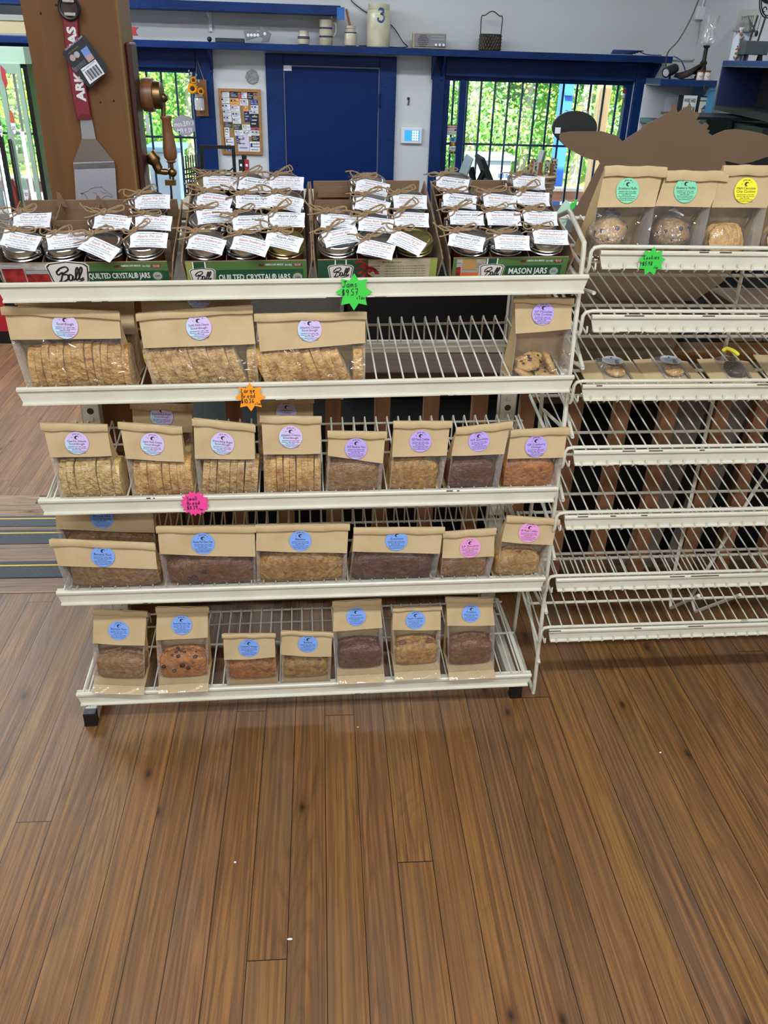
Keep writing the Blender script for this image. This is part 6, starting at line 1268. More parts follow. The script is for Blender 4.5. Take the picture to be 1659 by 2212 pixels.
def cardset(x, ys, label):
    for (y0_, y1_), kind in zip(ys, ('blue', 'mc', 'visa', 'disc')):
        w0 = 6.6
        t, F, w_, h_ = sticker('card_logo_sticker', x-w0, y0_, x+w0, y1_, Yg, mat('sticker_grey_blue', '9fb0b8' if kind == 'blue' else 'aab1b3', .6) if kind == 'blue' else mat('stk_'+kind, {'mc': '2c2a2c', 'visa': 'd8d8e0', 'disc': '9d917c'}[kind], .6), None, label % {'blue': 'blue square', 'mc': 'overlapping red and orange circles', 'visa': 'VISA', 'disc': 'dark oval'}[kind])
        g = G()
        if kind == 'blue': rect(g, F, w_*.18, h_*.12, w_*.8, h_*.88, 0)
        if kind == 'mc': disc(g, F, w_*.37, h_*.5, h_*.42, mi=1, n=18); disc(g, F, w_*.63, h_*.5, h_*.42, mi=2, lift=.0003, n=18)
        if kind == 'visa': put_text(g, 'VISA', F, w_/2, h_*.5, h_*.55, width=w_*.7, mi=0, shear=.3, bold=.03); rect(g, F, 0, 0, w_, h_*.16, 2)
        if kind == 'disc': rect(g, F, w_*.1, h_*.25, w_*.9, h_*.75, 3); disc(g, F, w_*.6, h_*.5, h_*.16, mi=2, lift=.0003, n=12)
        obj('sticker_print', g, [mat('stk_navy', '2a6cae', .6), mat('stk_red', 'c8352e', .5), mat('stk_orange', 'e08a35', .5), M_INK], t)
cardset(1353, ((180, 191.5), (191.5, 202), (202, 212.5), (213, 223)), 'card sticker with %s, top right of the window')
cardset(978, ((296, 307), (307, 315), (316, 325), (326, 333)), 'card sticker with %s, low at the left of the window')
c = at(398, 271, Y=Yg); k_ = upm(398, Yg); ov = obj('radio_station_sticker', disc(G(), (c, Vector((1, 0, 0)), Vector((0, 0, 1))), 0, 0, 26*k_, 21*k_, n=36).xf(Matrix()), mat('sticker_mauve', '9a919e', .6), label='oval KVRE.com 92.9 FM sticker seen reversed in the left window', cat='sticker')
g = G(); put_text(g, 'KVRE.com', (c+Vector((0, -.002, 0)), Vector((-1, 0, -.1)).normalized(), Vector((-.1, 0, 1)).normalized()), 0, 3*k_, 14*k_, width=44*k_, bold=.02); put_text(g, '92.9 FM', (c+Vector((0, -.002, 0)), Vector((-1, 0, -.1)).normalized(), Vector((-.1, 0, 1)).normalized()), 0, -11*k_, 13*k_, width=34*k_, bold=.02)
obj('sticker_lettering', g, mat('sticker_white_text', 'd9d9e0', .6), ov)
a, b = at(313, 247, Y=Yg), at(324, 288, Y=Yg); obj('window_notice', G().box((a.x, Yg, b.z), (b.x, Yg+.001, a.z)), mat('faded_notice', 'b6b8bf', .7), label='faded paper notice on the left window beside the handset', cat='notice')

# ================================================================ RIGHT CORNER: SHELVES AND CURIOS
YA = 6.9; M_NAVY = mat('navy_shelf', '0f2d62', .4, bump=(50, .1)); M_NAVYD = mat('navy_panel_dark', '10204a', .5)
a, b = at(1427, 174, Y=YA), at(1551, 171, Y=YA); zA = (a.z+b.z)/2
t = thing('corner_shelf', 'blue edged white shelf unit in the corner right of the window', 'shelf', ((a.x+b.x)/2, YA+.15, at(1500, 262, Y=YA).z-.9))
obj('top_board', G().box((a.x, YA, zA-.045), (b.x, YA+.32, zA)), M_NAVY, t, bevel=.004)
obj('side_post', G().box((b.x-.05, YA, ZL), (b.x, YA+.32, zA-.045)), mat('sky_blue_edge', '4d86b0', .5), t)
obj('inner_board', G().box((a.x, YA+.02, at(1500, 262, Y=YA).z-.03), (b.x-.05, YA+.32, at(1500, 262, Y=YA).z)), M_NAVY, t)
obj('back_panel', G().box((a.x, YA+.32, ZL), (b.x, YA+.335, zA-.045)), M_WALL, t)
c = at(1535, 190, Y=YA-.02); obj('cup_hook', G().tube(smoothpts([c+Vector((.03, 0, 0)), c, c+Vector((-.03, 0, -.03)), c+Vector((-.05, 0, -.01)), c+Vector((-.05, 0, .02))], 4), .005, 6), MATS['dark_tin'], t, smooth=True)
for k_, px in enumerate((1424, 1429, 1434)):
    obj('conduit', G().tube([at(px, 178, Y=YW-.014), at(px-.147*150, 328, Y=YW-.014)], .009, 8), M_WHITE, label='thin white conduit on the wall right of the window, %s of three' % ('leftmost', 'middle', 'rightmost')[k_], cat='conduit', smooth=True)
# bullet camera
c = at(1440, 160, Y=YA+.06); t = thing('security_camera', 'black bullet security camera at the left end of the corner shelf', 'camera', (c.x, c.y, zA)); d_ = Vector((-.75, -.55, -.25)).normalized(); r_ = Vector((0, 0, 1)).rotation_difference(d_).to_matrix().to_4x4()
cc = Vector((c.x+.02, c.y, zA+.055)); obj('camera_body', G().lathe([(0, -.07), (.032, -.07), (.036, -.05), (.036, .05), (.03, .052), (.028, .045), (0, .045)], seg=20).xf(Matrix.Translation(cc) @ r_), M_BLACK, t, smooth=40)
obj('lens_ring', G().lathe([(.012, .047), (.026, .047), (.026, .05), (.012, .05)], seg=20).xf(Matrix.Translation(cc) @ r_), mat('lens_grey', 'a6abb0', .4), t); obj('camera_foot', G().tube([cc, Vector((cc.x+.01, cc.y, zA))], .009), M_BLACK, t)
g = G(); g.tube(smoothpts([cc+Vector((.04, 0, .0)), Vector((cc.x+.09, cc.y, zA+.006)), Vector((cc.x+.2, cc.y-.02, zA+.008)), Vector((cc.x+.26, cc.y, zA+.05)), Vector((cc.x+.3, cc.y, zA+.006))], 5), .005, 6); obj('camera_cable', g, M_BLACK, t, smooth=True)
for nm, P_, m_ in (('thin dark wire hanging from the ceiling corner to the wall shelf', [(1509, 0), (1490, 45), (1465, 88), (1442, 115), (1438, 150)], MATS['dark_tin']), ('blue cable looping from the wall shelf end to the corner shelf', [(1456, 122), (1470, 130), (1478, 145), (1484, 166)], MATS['blue_cable'])):
    obj('cable', G().tube(smoothpts([at(x, y, Y=YA+.3 if y < 130 else YA+.2) for x, y in P_], 5), .005, 6), m_, label=nm, cat='cable', smooth=True)
# candlestick lamp with glass globe
c = at(1508, 170, Y=YA+.12); zl = zA; q = upm(1510, YA+.12); t = thing('globe_lamp', 'dark ornate candlestick lamp with a clear fluted glass globe', 'lamp', (c.x, c.y, zl))
x_ = at(1518, 98, Y=YA+.12); zt_ = x_.z; M_DB = mat('dark_bronze', '2e2723', .5, metal=.5, bump=(60, .6))
g = G().lathe([(.0, 0), (.05, .0), (.05, .02), (.036, .04), (.028, .07), (.022, .10), (.028, .115), (.018, .13), (.015, .14), (.015, zt_-zl-.02), (.024, zt_-zl-.01), (.026, zt_-zl), (0, zt_-zl)], (c.x+.02, c.y, zl), 20); obj('column', g, M_DB, t, smooth=40)
g = G(); cx_ = c.x+.02
for k in range(7): g.tube(smoothpts([Vector((cx_, c.y, zl+.10-.01*k)), Vector((cx_-.05-.012*k, c.y-.03+.01*k, zl+.09-.008*k)), Vector((cx_-.10-.014*k, c.y-.02+.008*k, zl+.035)), Vector((cx_-.16-.006*k, c.y+.005*k, zl+.012))], 4), .012-.0008*k, 6)
obj('scrolled_foot', g, M_DB, t, smooth=True)
obj('glass_globe', G().lathe([(.03, 0), (.052, .02), (.056, .06), (.042, .10), (.045, .13), (.056, .165), (.064, .195)], (c.x+.02, c.y, zt_), 24), clear('lamp_glass', milk=.12, refl=.12, rough=.05), t, smooth=50)
obj('candle_bulb', G().lathe([(.0, 0), (.014, .01), (.012, .05), (.002, .085)], (c.x+.02, c.y, zt_), 10), M_WHITE, t, smooth=60)
for k_, px in enumerate((1511, 1526)):
    c = at(px, 170, Y=YA+.03); q = upm(px, YA+.03); t = thing('shaker_jar', 'small cream shaker jar with a brown rim on the corner shelf, %s of the pair' % ('left', 'right')[k_], 'jar', (c.x, c.y, zA), group='pair of small shaker jars')
    obj('jar_body', G().lathe([(0, 0), (7*q, 0), (7.2*q, 2*q), (6.8*q, 14*q), (6*q, 15.5*q), (0, 15.5*q)], (c.x, c.y, zA), 20), mat('cream_ceramic', 'd6c6b4', .35), t, smooth=40); obj('brown_rim', G().lathe([(6.2*q, 15.5*q), (7*q, 16*q), (7*q, 19*q), (0, 19*q)], (c.x, c.y, zA), 20), mat('brown_glaze', '6a3626', .3), t, smooth=40)
    for k in range(3): disc_ = obj('blue_flower', G().ball((c.x-2.5*q+2.4*q*k, c.y-6.9*q+abs(k-1)*.6*q, zA+(8-2*(k % 2))*q), (1.5*q, .4*q, 1.5*q), u=8, w=5), mat('flower_blue', '5b74b4', .5), t)
# framed picture and wooden word block below
def frontbox(x0, y0_, x1_, y1_, Y, th): a, b = at(x0, y0_, Y=Y), at(x1_, y1_, Y=Y); return (a.x, Y, b.z), (b.x, Y+th, a.z)
zi = at(1500, 262, Y=YA).z
a, b = frontbox(1478, 206, 1499, 250, YA+.04, .10); t = thing('word_block', 'white block sign reading WORK HARD in the corner shelf', 'sign', ((a[0]+b[0])/2, a[1], zi)); obj('block_body', G().box((a[0], a[1], zi), b), M_BLACKM, t); g = G(); F = (Vector((a[0]-.0, a[1]-.001, zi)), Vector((1, 0, 0)), Vector((0, 0, 1))); w_ = b[0]-a[0]; h_ = b[2]-zi
rect(g, F, 0, 0, w_, h_, 0)
for l, (s_, v) in enumerate((('WORK HARD', .80), ('HAVE FUN', .48), ('BE KIND', .17))): put_text(g, s_, (F[0]+Vector((0, -.001, 0)), F[1], F[2]), w_/2, h_*v, h_*.22, width=w_*.88, mi=1, res=1, bold=.02)
obj('block_lettering', g, [mat('block_white', 'd3d8d2', .6), MATS['card_k']], t)
a, b = frontbox(1511, 208, 1533, 252, YA+.02, .03); t = thing('framed_picture', 'small framed drawing of a house in the corner shelf', 'picture', ((a[0]+b[0])/2, a[1], zi)); obj('frame', G().box((a[0], a[1], zi), b), M_BLACK, t, bevel=.004); F = (Vector((a[0], a[1]-.001, zi)), Vector((1, 0, 0)), Vector((0, 0, 1))); w_ = b[0]-a[0]; h_ = b[2]-zi
g = G(); rect(g, F, w_*.1, h_*.06, w_*.9, h_*.8, 0); g.add([F[0]+F[1]*(w_*u)+F[2]*(h_*v)-Vector((0, .0005, 0)) for u, v in ((.25, .48), (.5, .66), (.78, .48))], [(0, 1, 2)], 1); rect(g, F, w_*.3, h_*.3, w_*.74, h_*.47, 2, .0006); rect(g, F, w_*.1, h_*.84, w_*.9, h_*.96, 3)
for k in range(3): rect(g, F, w_*(.36+.13*k), h_*.32, w_*(.42+.13*k), h_*.42, 1, .0009)
obj('drawing', g, [mat('drawing_paper', 'c9c7ba', .6), mat('drawing_ink', '4c4f57', .6), mat('drawing_brown', '8f8577', .6), mat('frame_silver', 'aab0b2', .4)], t)
a, b = at(1440, 210, Y=YA+.3), at(1482, 262, Y=YA+.3); obj('pinned_paper', G().box((a.x, YA+.3, b.z), (b.x-.05, YA+.302, a.z)), M_PAPER, label='sheet of paper pinned in the corner shelf behind the cardboard cow', cat='paper')
# outlet box, vent grille
a, b = at(1509, 13, Y=YW-.06), at(1527, 43, Y=YW-.06); t = thing('outlet_box', 'white cable box high in the wall corner', 'box', ((a.x+b.x)/2, YW-.03, b.z)); obj('cover', G().box((a.x, YW-.06, b.z), (b.x, YW-.001, a.z)), M_WHITE, t, bevel=.008); obj('cable_stub', G().tube([Vector(((a.x+b.x)/2, YW-.03, a.z)), Vector(((a.x+b.x)/2+.02, YW-.03, a.z+.3))], .008), M_WHITE, t); obj('lower_wire', G().tube(smoothpts([Vector(((a.x+b.x)/2, YW-.02, b.z)), at(1505, 110, Y=YW-.02), at(1496, 130, Y=YW-.02), at(1445, 128, Y=YW-.02)], 4), .005), MATS['conduit_grey'] if 'conduit_grey' in MATS else mat('conduit_grey', '9b9b9b', .6), t)
X_ = XC-.012; P4 = [at(x, y, X=X_) for x, y in ((1596, 25), (1640, 16), (1627, 77), (1582, 81))]; t = thing('vent_grille', 'white louvred air vent on the right wall', 'vent', (X_, P4[0].y, P4[3].z)); y0_, y1_ = P4[1].y, P4[0].y; z0_, z1_ = (P4[3].z+P4[2].z)/2, (P4[0].z+P4[1].z)/2
obj('vent_frame', G().box((X_, y0_, z0_), (XC-.001, y1_, z0_+.04)).box((X_, y0_, z1_-.04), (XC-.001, y1_, z1_)).box((X_, y0_, z0_+.04), (XC-.001, y0_+.05, z1_-.04)).box((X_, y1_-.05, z0_+.04), (XC-.001, y1_, z1_-.04)), mat('vent_white', 'bdbbb5', .5), t)
g = G(); yy = y0_+.05
while yy < y1_-.05: g.box((X_+.003, yy, z0_+.04), (XC-.003, yy+.012, z1_-.04)); yy += .030
obj('louvres', g, mat('vent_white', 'bdbbb5'), t); obj('vent_recess', G().box((XC-.002, y0_+.05, z0_+.04), (XC-.0005, y1_-.05, z1_-.04)), M_BLACKM, t)
# angled navy cabinet with a clock and birdhouse on top
Pa = at(1554, 171, Y=6.3); Pb = at(1700, 162, Y=4.9); zB = 1.612; Pa.z = Pb.z = 0; dv = (Pb-Pa).normalized(); nv = Vector((-dv.y, dv.x, 0)); nv = nv if nv.x > 0 else -nv
t = thing('curio_cabinet', 'dark navy open cabinet angled along the right wall', 'cabinet', (Pa.x, Pa.y, zB-.9)); z_b = at(1500, 252, Y=5.6).z+.012
def prism(P, z0, z1): return G().hexa([Vector((p.x, p.y, z0)) for p in P]+[Vector((p.x, p.y, z1)) for p in P])
obj('top_board', prism([Pa, Pb, Pb+nv*.28, Pa+nv*.28], zB-.035, zB), M_NAVY, t, bevel=.003); obj('side_panel', prism([Pa, Pa+dv*.03, Pa+dv*.03+nv*.28, Pa+nv*.28], z_b, zB-.036), M_NAVYD, t); obj('back_panel', prism([Pa+nv*.27, Pb+nv*.27, Pb+nv*.28, Pa+nv*.28], z_b, zB-.036), M_BLACKM, t); obj('bottom_board', prism([Pa+dv*.03, Pb, Pb+nv*.27, Pa+dv*.03+nv*.27], z_b, z_b+.03), M_BLACKM, t)
def onB(s_, off=.2): return Vector((Pa.x, Pa.y, zB))+dv*s_+nv*off
# birdhouse
def s_at(px, off): 
    lo_, hi_ = 0, 1.6
    for _ in range(40):
        m_ = (lo_+hi_)/2; P = onB(m_, off)-CAM; x = 829.5+FPX*P.dot(_r)/P.dot(_f)
        if x < px: lo_ = m_
        else: hi_ = m_
    return onB((lo_+hi_)/2, off)
c = s_at(1580, .1); q = (c-CAM).dot(_f)/FPX; t = thing('birdhouse', 'white painted birdhouse tower with dark roof and climbing red roses', 'birdhouse', (c.x, c.y, zB)); c.z = zB
g = G().box((c.x-15*q, c.y-14*q, zB), (c.x+15*q, c.y+14*q, zB+62*q)); obj('tower', g, mat('birdhouse_white', 'bfc2cb', .7), t, bevel=.003)
obj('roof', G().lathe([(25*q, 54*q), (26*q, 57*q), (2*q, 84*q), (0, 84*q)], c*1, 4).xf(Matrix.Translation(Vector((0, 0, 0)))), mat('lead_roof', '4b4a48', .7, mix=(20, '6f6d68', .4, .6)), t)
g = G(); g2 = G(); rnd = random.Random(4)
for k in range(6):
    p = c+Vector((-13*q+rnd.uniform(-3, 3)*q, -16*q, (8+9*k)*q)); g.ball(p, (4.2*q, 3*q, 4.2*q), u=8, w=6) if k != 3 else None
    for j in range(4): u = Vector((rnd.uniform(-1, 1), -.3, rnd.uniform(-1, 1))).normalized()*6*q; v = u.cross(Vector((0, 1, 0))).normalized()*2*q; pp = p+u*.7; g2.add([pp-u*.6, pp-v, pp+u*.6, pp+v], [(0, 1, 2, 3)])
g2.tube(smoothpts([c+Vector((-14*q, -15*q, 0)), c+Vector((-8*q, -15*q, 20*q)), c+Vector((-13*q, -15*q, 45*q)), c+Vector((-9*q, -15*q, 58*q))], 4), .8*q, 5)
obj('rose_blooms', g, mat('rose_red', 'b8505c', .6, mix=(80, 'dca3a6', .4, .6)), t, smooth=True); obj('rose_leaves', g2, mat('rose_leaf', '4f7a5f', .7), t)
# clock
c = s_at(1622, .16); q = (c-CAM).dot(_f)/FPX; t = thing('pendulum_clock', 'black scrollwork mantel clock with pendulum, at the right edge', 'clock', (c.x, c.y, zB)); c.z = zB
obj('clock_base', G().box((c.x-26*q, c.y-16*q, zB+12*q), (c.x+26*q, c.y+16*q, zB+38*q)), mat('slate_base', '3f4748', .5), t, bevel=.004)
for sx in (-18, 18): obj('base_foot', G().lathe([(0, 0), (7*q, 0), (5*q, 12*q), (0, 12*q)], (c.x+sx*q, c.y, zB), 12), M_BLACK, t)
cf = c+Vector((14*q, 0, 125*q)); g = G()
for sx in (-12, 6): g.tube([c+Vector((sx*q, 0, 38*q)), c+Vector((sx*q+6*q, 0, 85*q))], 2*q, 6)
obj('clock_legs', g, M_BLACK, t, smooth=True); obj('pendulum', G().tube([c+Vector((0, -3*q, 84*q)), c+Vector((-2*q, -3*q, 55*q))], .7*q, 5).ball(c+Vector((-2*q, -3*q, 52*q)), (4*q, 1.5*q, 6*q)), M_BLACK, t, smooth=True)
g = G()
for rx, rz in ((24, 44), (20, 40)): g.tube([cf+Vector((rx*q*math.cos(2*PI*k/30), 0, rz*q*math.sin(2*PI*k/30))) for k in range(30)], 1.3*q, 6, closed=True)
for k in range(8):
    a_ = 2*PI*k/8+.3; p = cf+Vector((17*q*math.cos(a_), 0, 34*q*math.sin(a_))); g.tube([p+Vector((5*q*math.cos(x_)*(1-x_/9), 0, 7*q*math.sin(x_)*(1-x_/9))) for x_ in [i*.5 for i in range(12)]], 1.2*q, 5)
obj('scroll_frame', g, M_BLACK, t, smooth=True); obj('clock_drum', G().lathe([(0, -6*q), (17*q, -6*q), (19*q, -4*q), (19*q, 8*q), (0, 8*q)], cf, 26, axis='Y'), M_BLACK, t, smooth=40); g = G(); F = (cf+Vector((0, -6.3*q, 0)), Vector((1, 0, 0)), Vector((0, 0, 1))); disc(g, F, 0, 0, 15*q, mi=0)
for k in range(12): a_ = PI*k/6; stroke(g, F, [(11*q*math.sin(a_), 11*q*math.cos(a_)), (13.5*q*math.sin(a_), 13.5*q*math.cos(a_))], .9*q, 1, .001)
stroke(g, F, [(0, 0), (6*q, 4*q)], 1*q, 1, .001); stroke(g, F, [(0, 0), (2*q, 11*q)], .7*q, 1, .001); obj('clock_face', g, [mat('clock_cream', 'b9bdaf', .5), M_INK], t)
# glass topped case and dark drawers below the cabinet
a = at(1500, 252, Y=5.6); b = at(1577, 253, Y=5.6); zc = a.z; t = thing('glass_display_case', 'green tinted glass display case with a dark frame behind the cardboard cow', 'display case', ((a.x+b.x)/2, 5.8, ZL))
obj('case_body', G().box((a.x-.02, 5.6, ZL), (XC-.02, 6.1, .35)), M_BLACK, t); obj('case_shelf_panel', G().box((a.x-.01, 6.05, .35), (XC-.03, 6.09, zc-.02)), mat('sea_green_panel', '4a6a60', .6), t); obj('case_glass', G().box((a.x-.02, 5.605, .35), (XC-.02, 5.61, zc-.015)), clear('green_glass', tint=(.75, .88, .82), refl=.06), t)
g = G(); g.box((a.x-.03, 5.595, zc-.015), (XC-.01, 6.1, zc)).box((b.x, 5.595, .35), (b.x+.02, 5.62, zc-.015)); obj('case_frame', g, mat('dark_bronze_frame', '23282a', .4, metal=.5), t)
obj('dark_drawer_bank', G().box((b.x+.03, 5.2, ZL), (min(b.x+1.0, XC-.02), 5.58, zc-.03)).box((b.x+.3, 5.185, zc-.2), (b.x+.42, 5.2, zc-.17)), mat('drawer_black', '141820', .35), label='black drawer cabinet in front of the glass case at the right', cat='cabinet')

# ================================================================ CARDBOARD COW AND ITS NEIGHBOURS
YC = 2.24
ow = [(1209, 304), (1208, 294), (1214, 287), (1232, 284), (1300, 283.5), (1313, 287), (1332, 293), (1341, 301), (1345.5, 306), (1358, 296.5), (1384, 280), (1391, 270.6), (1404, 265), (1421, 256.5), (1430, 252), (1438.5, 243.5), (1444, 244.6), (1451.5, 234), (1453.7, 219.7), (1460, 228), (1464.5, 244.6), (1473, 238), (1486, 230.5), (1490.5, 222), (1493, 229.4), (1493.7, 242.4), (1498, 236), (1500, 241), (1509, 243), (1511, 246), (1509.5, 251), (1503.5, 259.7), (1514, 260), (1509.5, 264), (1516.5, 270.6), (1526, 265), (1531.6, 271.6), (1527, 279), (1533.8, 282.5), (1529.4, 286.8), (1540, 293), (1553, 287), (1568.4, 281), (1588, 279), (1620, 282.5), (1646, 288), (1670, 297), (1700, 315), (1700, 325), (1659, 338), (1624.6, 350), (1601.5, 355), (1565, 347), (1590, 400), (1610, 470), (1605, 560), (1560, 610), (1500, 650), (1300, 650), (1246, 600), (1234, 540), (1237, 490), (1242, 459.6), (1252, 433.6), (1266.6, 410), (1281, 382), (1297, 353), (1294, 347), (1275, 344), (1258, 338), (1223, 318)]
P_ = [at(x, y, Y=YC) for x, y in ow]; zlow = min(p.z for p in P_)
t = thing('cow_cutout', 'brown cardboard cow head cutout seen from behind above the muffin bags', 'cutout', (at(1430, 500, Y=YC).x, YC, .795))
obj('cow_outline', G().poly(P_, .005, (0, 1, 0)), [M_COW], t)
x0_, x1_ = at(1300, 650, Y=YC).x, at(1480, 650, Y=YC).x
obj('folded_stand', G().box((x0_-.06, YC+.006, .797), (x1_, YC+.010, 1.15)).poly([(x0_+.02, YC+.011, .797), (x0_+.12, YC+.05, .797), (x0_+.12, YC+.05, 1.12), (x0_+.02, YC+.011, 1.15)], .004, (0, 1, 0)), M_COW, t)
bx_ = thing('cardboard_box', 'open brown cardboard box behind the wire rack, below the cow cutout', 'box', (.92, 2.75, .58)); bxr = at(1480, 620, Y=2.75).x-.11
bxg = [('front_side', (.70, 2.55, .58), (bxr, 2.556, 1.02)), ('rear_side', (.70, 2.95, .58), (bxr, 2.956, 1.06)), ('left_side', (.70, 2.556, .58), (.706, 2.95, 1.06)), ('right_side', (bxr-.006, 2.556, .58), (bxr, 2.95, 1.06)), ('box_floor', (.706, 2.556, .58), (bxr-.006, 2.95, .586))]
for nm, a, b in bxg: obj(nm, G().box(a, b), mat('box_brown', '7b624b', .85, mix=(5, '6c5542', .4, .6)), bx_)
obj('box_flap', G().poly([(.70, 2.55, 1.02), (bxr, 2.55, 1.02), (bxr-.03, 2.40, .98), (.74, 2.40, .98)], .004, (0, 0, 1)), MATS['box_brown'], bx_)
# black oval sign on a stake
c = at(1241, 276, Y=2.262); q = (c-CAM).dot(_f)/FPX; t = thing('oval_sign', 'black oval sign with two hooks and a small white tag, behind the cow ear', 'sign', (c.x, 2.262, c.z-33*q))
obj('oval_board', G().lathe([(0, -.004), (1, -.004), (1.01, 0), (1, .004), (0, .004)], (0, 0, 0), 48, axis='Y').xf(Matrix.Translation(c) @ Matrix.Rotation(.03, 4, 'Y') @ Matrix.Diagonal((49*q, 1, 33*q, 1))), mat('oval_black', '0b0c10', .6), t, smooth=40)
obj('mounting_clip', G().box((c.x+.01, 2.246, c.z-29*q), (c.x+.03, 2.262, c.z-20*q)), M_BLACK, t)
for px in (1223, 1265): p = at(px, 244, Y=2.262); obj('hook', G().tube([p+Vector((.005*math.cos(a_), 0, .005*math.sin(a_)+.001)) for a_ in [i*PI/5 for i in range(10)]], .0012, 5, closed=True), M_STEEL, t)
p = at(1205, 282, Y=2.256); obj('small_tag', G().box((p.x-6*q, 2.2565, p.z-6*q), (p.x+6*q, 2.2575, p.z+6*q)), M_PAPER, t)
obj('box_stack', G().box((at(1470, 500, Y=2.62).x, 2.60, .81), (at(1470, 500, Y=2.62).x+.5, 2.7, 1.0)), M_BLACKM, label='black panel standing behind the cow cutout at the right', cat='panel') if False else None
p0, p1 = at(1566, 349, Y=2.9), at(1700, 352, Y=2.9); obj('black_board', G().poly([p0, at(1700, 335, Y=2.9), at(1700, 560, Y=2.9), at(1580, 560, Y=2.9)], .01, (0, 1, 0)), M_BLACKM, label='black panel behind the right ear of the cow cutout', cat='panel')
# paper sheet and green card at the corner of the top shelf
t = thing('paper_note', 'pale green sheet of paper propped at the right end of the top shelf', 'paper', tuple(at(1205, 500, Y=2.16)))
obj('sheet', G().grid(lambda a, b: at(1222, 431, Y=2.16).lerp(at(1238, 443, Y=2.12), a).lerp(at(1188, 478, Y=2.14).lerp(at(1216, 502, Y=2.08), a), b)+Vector((0, .006*math.sin(a*3), 0)), 6, 8), mat('mint_paper', 'b5d6c0', .7), t, smooth=True)
obj('green_card', G().poly([at(x, y, Y=2.10) for x, y in ((1231, 445), (1235, 436), (1240, 437), (1242, 432), (1248, 430), (1246, 438), (1240, 449), (1234, 456))], .001, (0, 1, 0)), MATS['card_37c446'], t)

# ================================================================ BEHIND THE RACKS, ON THE LOWER FLOOR
def cab(name, x0, x1_, y0_, y1_, z, m, label, cat, parts=()):
    t = thing(name, label, cat, ((x0+x1_)/2, (y0_+y1_)/2, ZL)); obj('body', G().box((x0, y0_, ZL), (x1_, y1_, z)), m, t)
    for nm, a, b, mm in parts: obj(nm, G().box(a, b), mm, t)
    return t
M_GREYP = mat('grey_metal_panel', '77736c', .6); M_BEI = mat('beige_edge', '948b78', .5)
xg0, xg1 = at(385, 480, Y=3.3).x, at(735, 620, Y=3.3).x; zt = at(680, 457, Y=3.3).z; z2 = at(680, 514, Y=3.3).z
cab('grey_gondola_counter', xg0, xg1, 3.36, 3.9, zt-.03, M_GREYP, 'grey metal counter with beige ledges seen between the jar crates', 'counter',
    (('top_ledge', (xg0-.01, 3.3, zt-.03), (xg1+.01, 3.9, zt), M_BEI), ('lower_ledge', (xg0, 3.3, z2-.03), (xg1, 3.36, z2), M_BEI), ('dark_gap', (xg0, 3.34, z2-.11), (xg1, 3.36, z2-.04), M_BLACKM)))
cab('black_display_case', xg1+.03, 1.95, 3.2, 3.9, at(945, 500, Y=3.2).z, M_BLACKM, 'large black display case on the lower floor behind the racks', 'display case', (('edge_trim', (xg1+.03, 3.19, at(945, 500, Y=3.2).z-.02), (1.95, 3.2, at(945, 500, Y=3.2).z), M_BLACK),))
t = cab('low_black_shelf', -.62, 2.2, 2.75, 3.0, .42, M_BLACKM, 'low black shelf unit close behind the wooden railing', 'shelf')
xd0, xd1 = at(1480, 620, Y=2.75).x, at(1800, 620, Y=2.75).x; zd = at(1560, 596, Y=2.75).z
t = thing('black_glass_case', 'small black framed glass case behind the wire rack at the right', 'display case', ((xd0+xd1)/2, 2.9, .42))
obj('case_floor', G().box((xd0, 2.7, .42), (xd1, 3.1, .80)), mat('case_grey_wood', '3b3d3e', .5, mix=(30, '4a4c4d', .4, .6), stretch=(1, 8, 1)), t); obj('case_frame', G().box((xd0-.09, 2.68, .42), (xd0, 3.1, 1.06)).box((xd0, 3.06, 1.03), (xd1, 3.1, 1.06)), M_BLACK, t); obj('case_back', G().box((xd0, 3.08, .80), (xd1, 3.1, 1.03)), mat('case_dark_glass', '1d2226', .2), t)
a = at(1602, 658, Y=2.5); b = at(1700, 775, Y=2.5); t = thing('lighting_box', 'plain brown carton printed Start Lighting at the right edge', 'box', (a.x+.15, 2.62, b.z)); obj('carton', G().box((a.x-.02, 2.5, .81), (a.x+.35, 2.72, a.z)), MATS['box_brown'], t, bevel=.003); g = G(); put_text(g, 'Start Lighting', (at(1655, 732, Y=2.4985), Vector((1, 0, -.28)).normalized(), Vector((.28, 0, 1)).normalized()), 0, 0, .034, width=.17); obj('carton_print', g, M_INK, t)
obj('amber_board', G().box((.75, 2.36, .797), (1.45, 2.46, .82)), wood('amber_plank', '6b4420', '8f5f2c', 'X', .3), label='amber stained board lying on the top rail behind the wire rack', cat='board')
# counter under the windows with the tills, wire rack and basket
ct = cab('checkout_counter', -1.7, 2.15, 5.55, 6.5, .50, mat('counter_grey', '8d8a84', .6), 'long checkout counter under the windows', 'counter', (('counter_top', (-1.75, 5.5, .50), (2.2, 6.55, .54), mat('counter_pale', 'b8b8b4', .4)),))
zc = .54
def till(P1, P2, Y, label, m):
    t = thing('till_screen', label, 'monitor', (at(P1[0][0], 400, Y=Y).x, Y, zc)); obj('screen', G().poly([at(x, y, Y=Y) for x, y in P1], .26, (0, 1, 0)), m, t, bevel=.006)
    obj('stand', G().tube([at(*P2[0], Y=Y+.13), at(*P2[1], Y=Y+.13)]+[Vector((at(*P2[1], Y=Y+.13).x, Y+.13, zc+.02))], .022, 8).box((at(*P2[1], Y=Y+.13).x-.1, Y+.03, zc), (at(*P2[1], Y=Y+.13).x+.1, Y+.23, zc+.025)), M_BLACK, t); return t
till([(997, 398), (1020, 341), (1024, 342), (1004, 399)], [(1017, 362), (1024, 398)], 5.8, 'tilted till screen with a grey glossy face in front of the right window, left one', mat('till_silver', '7d8c86', .25))
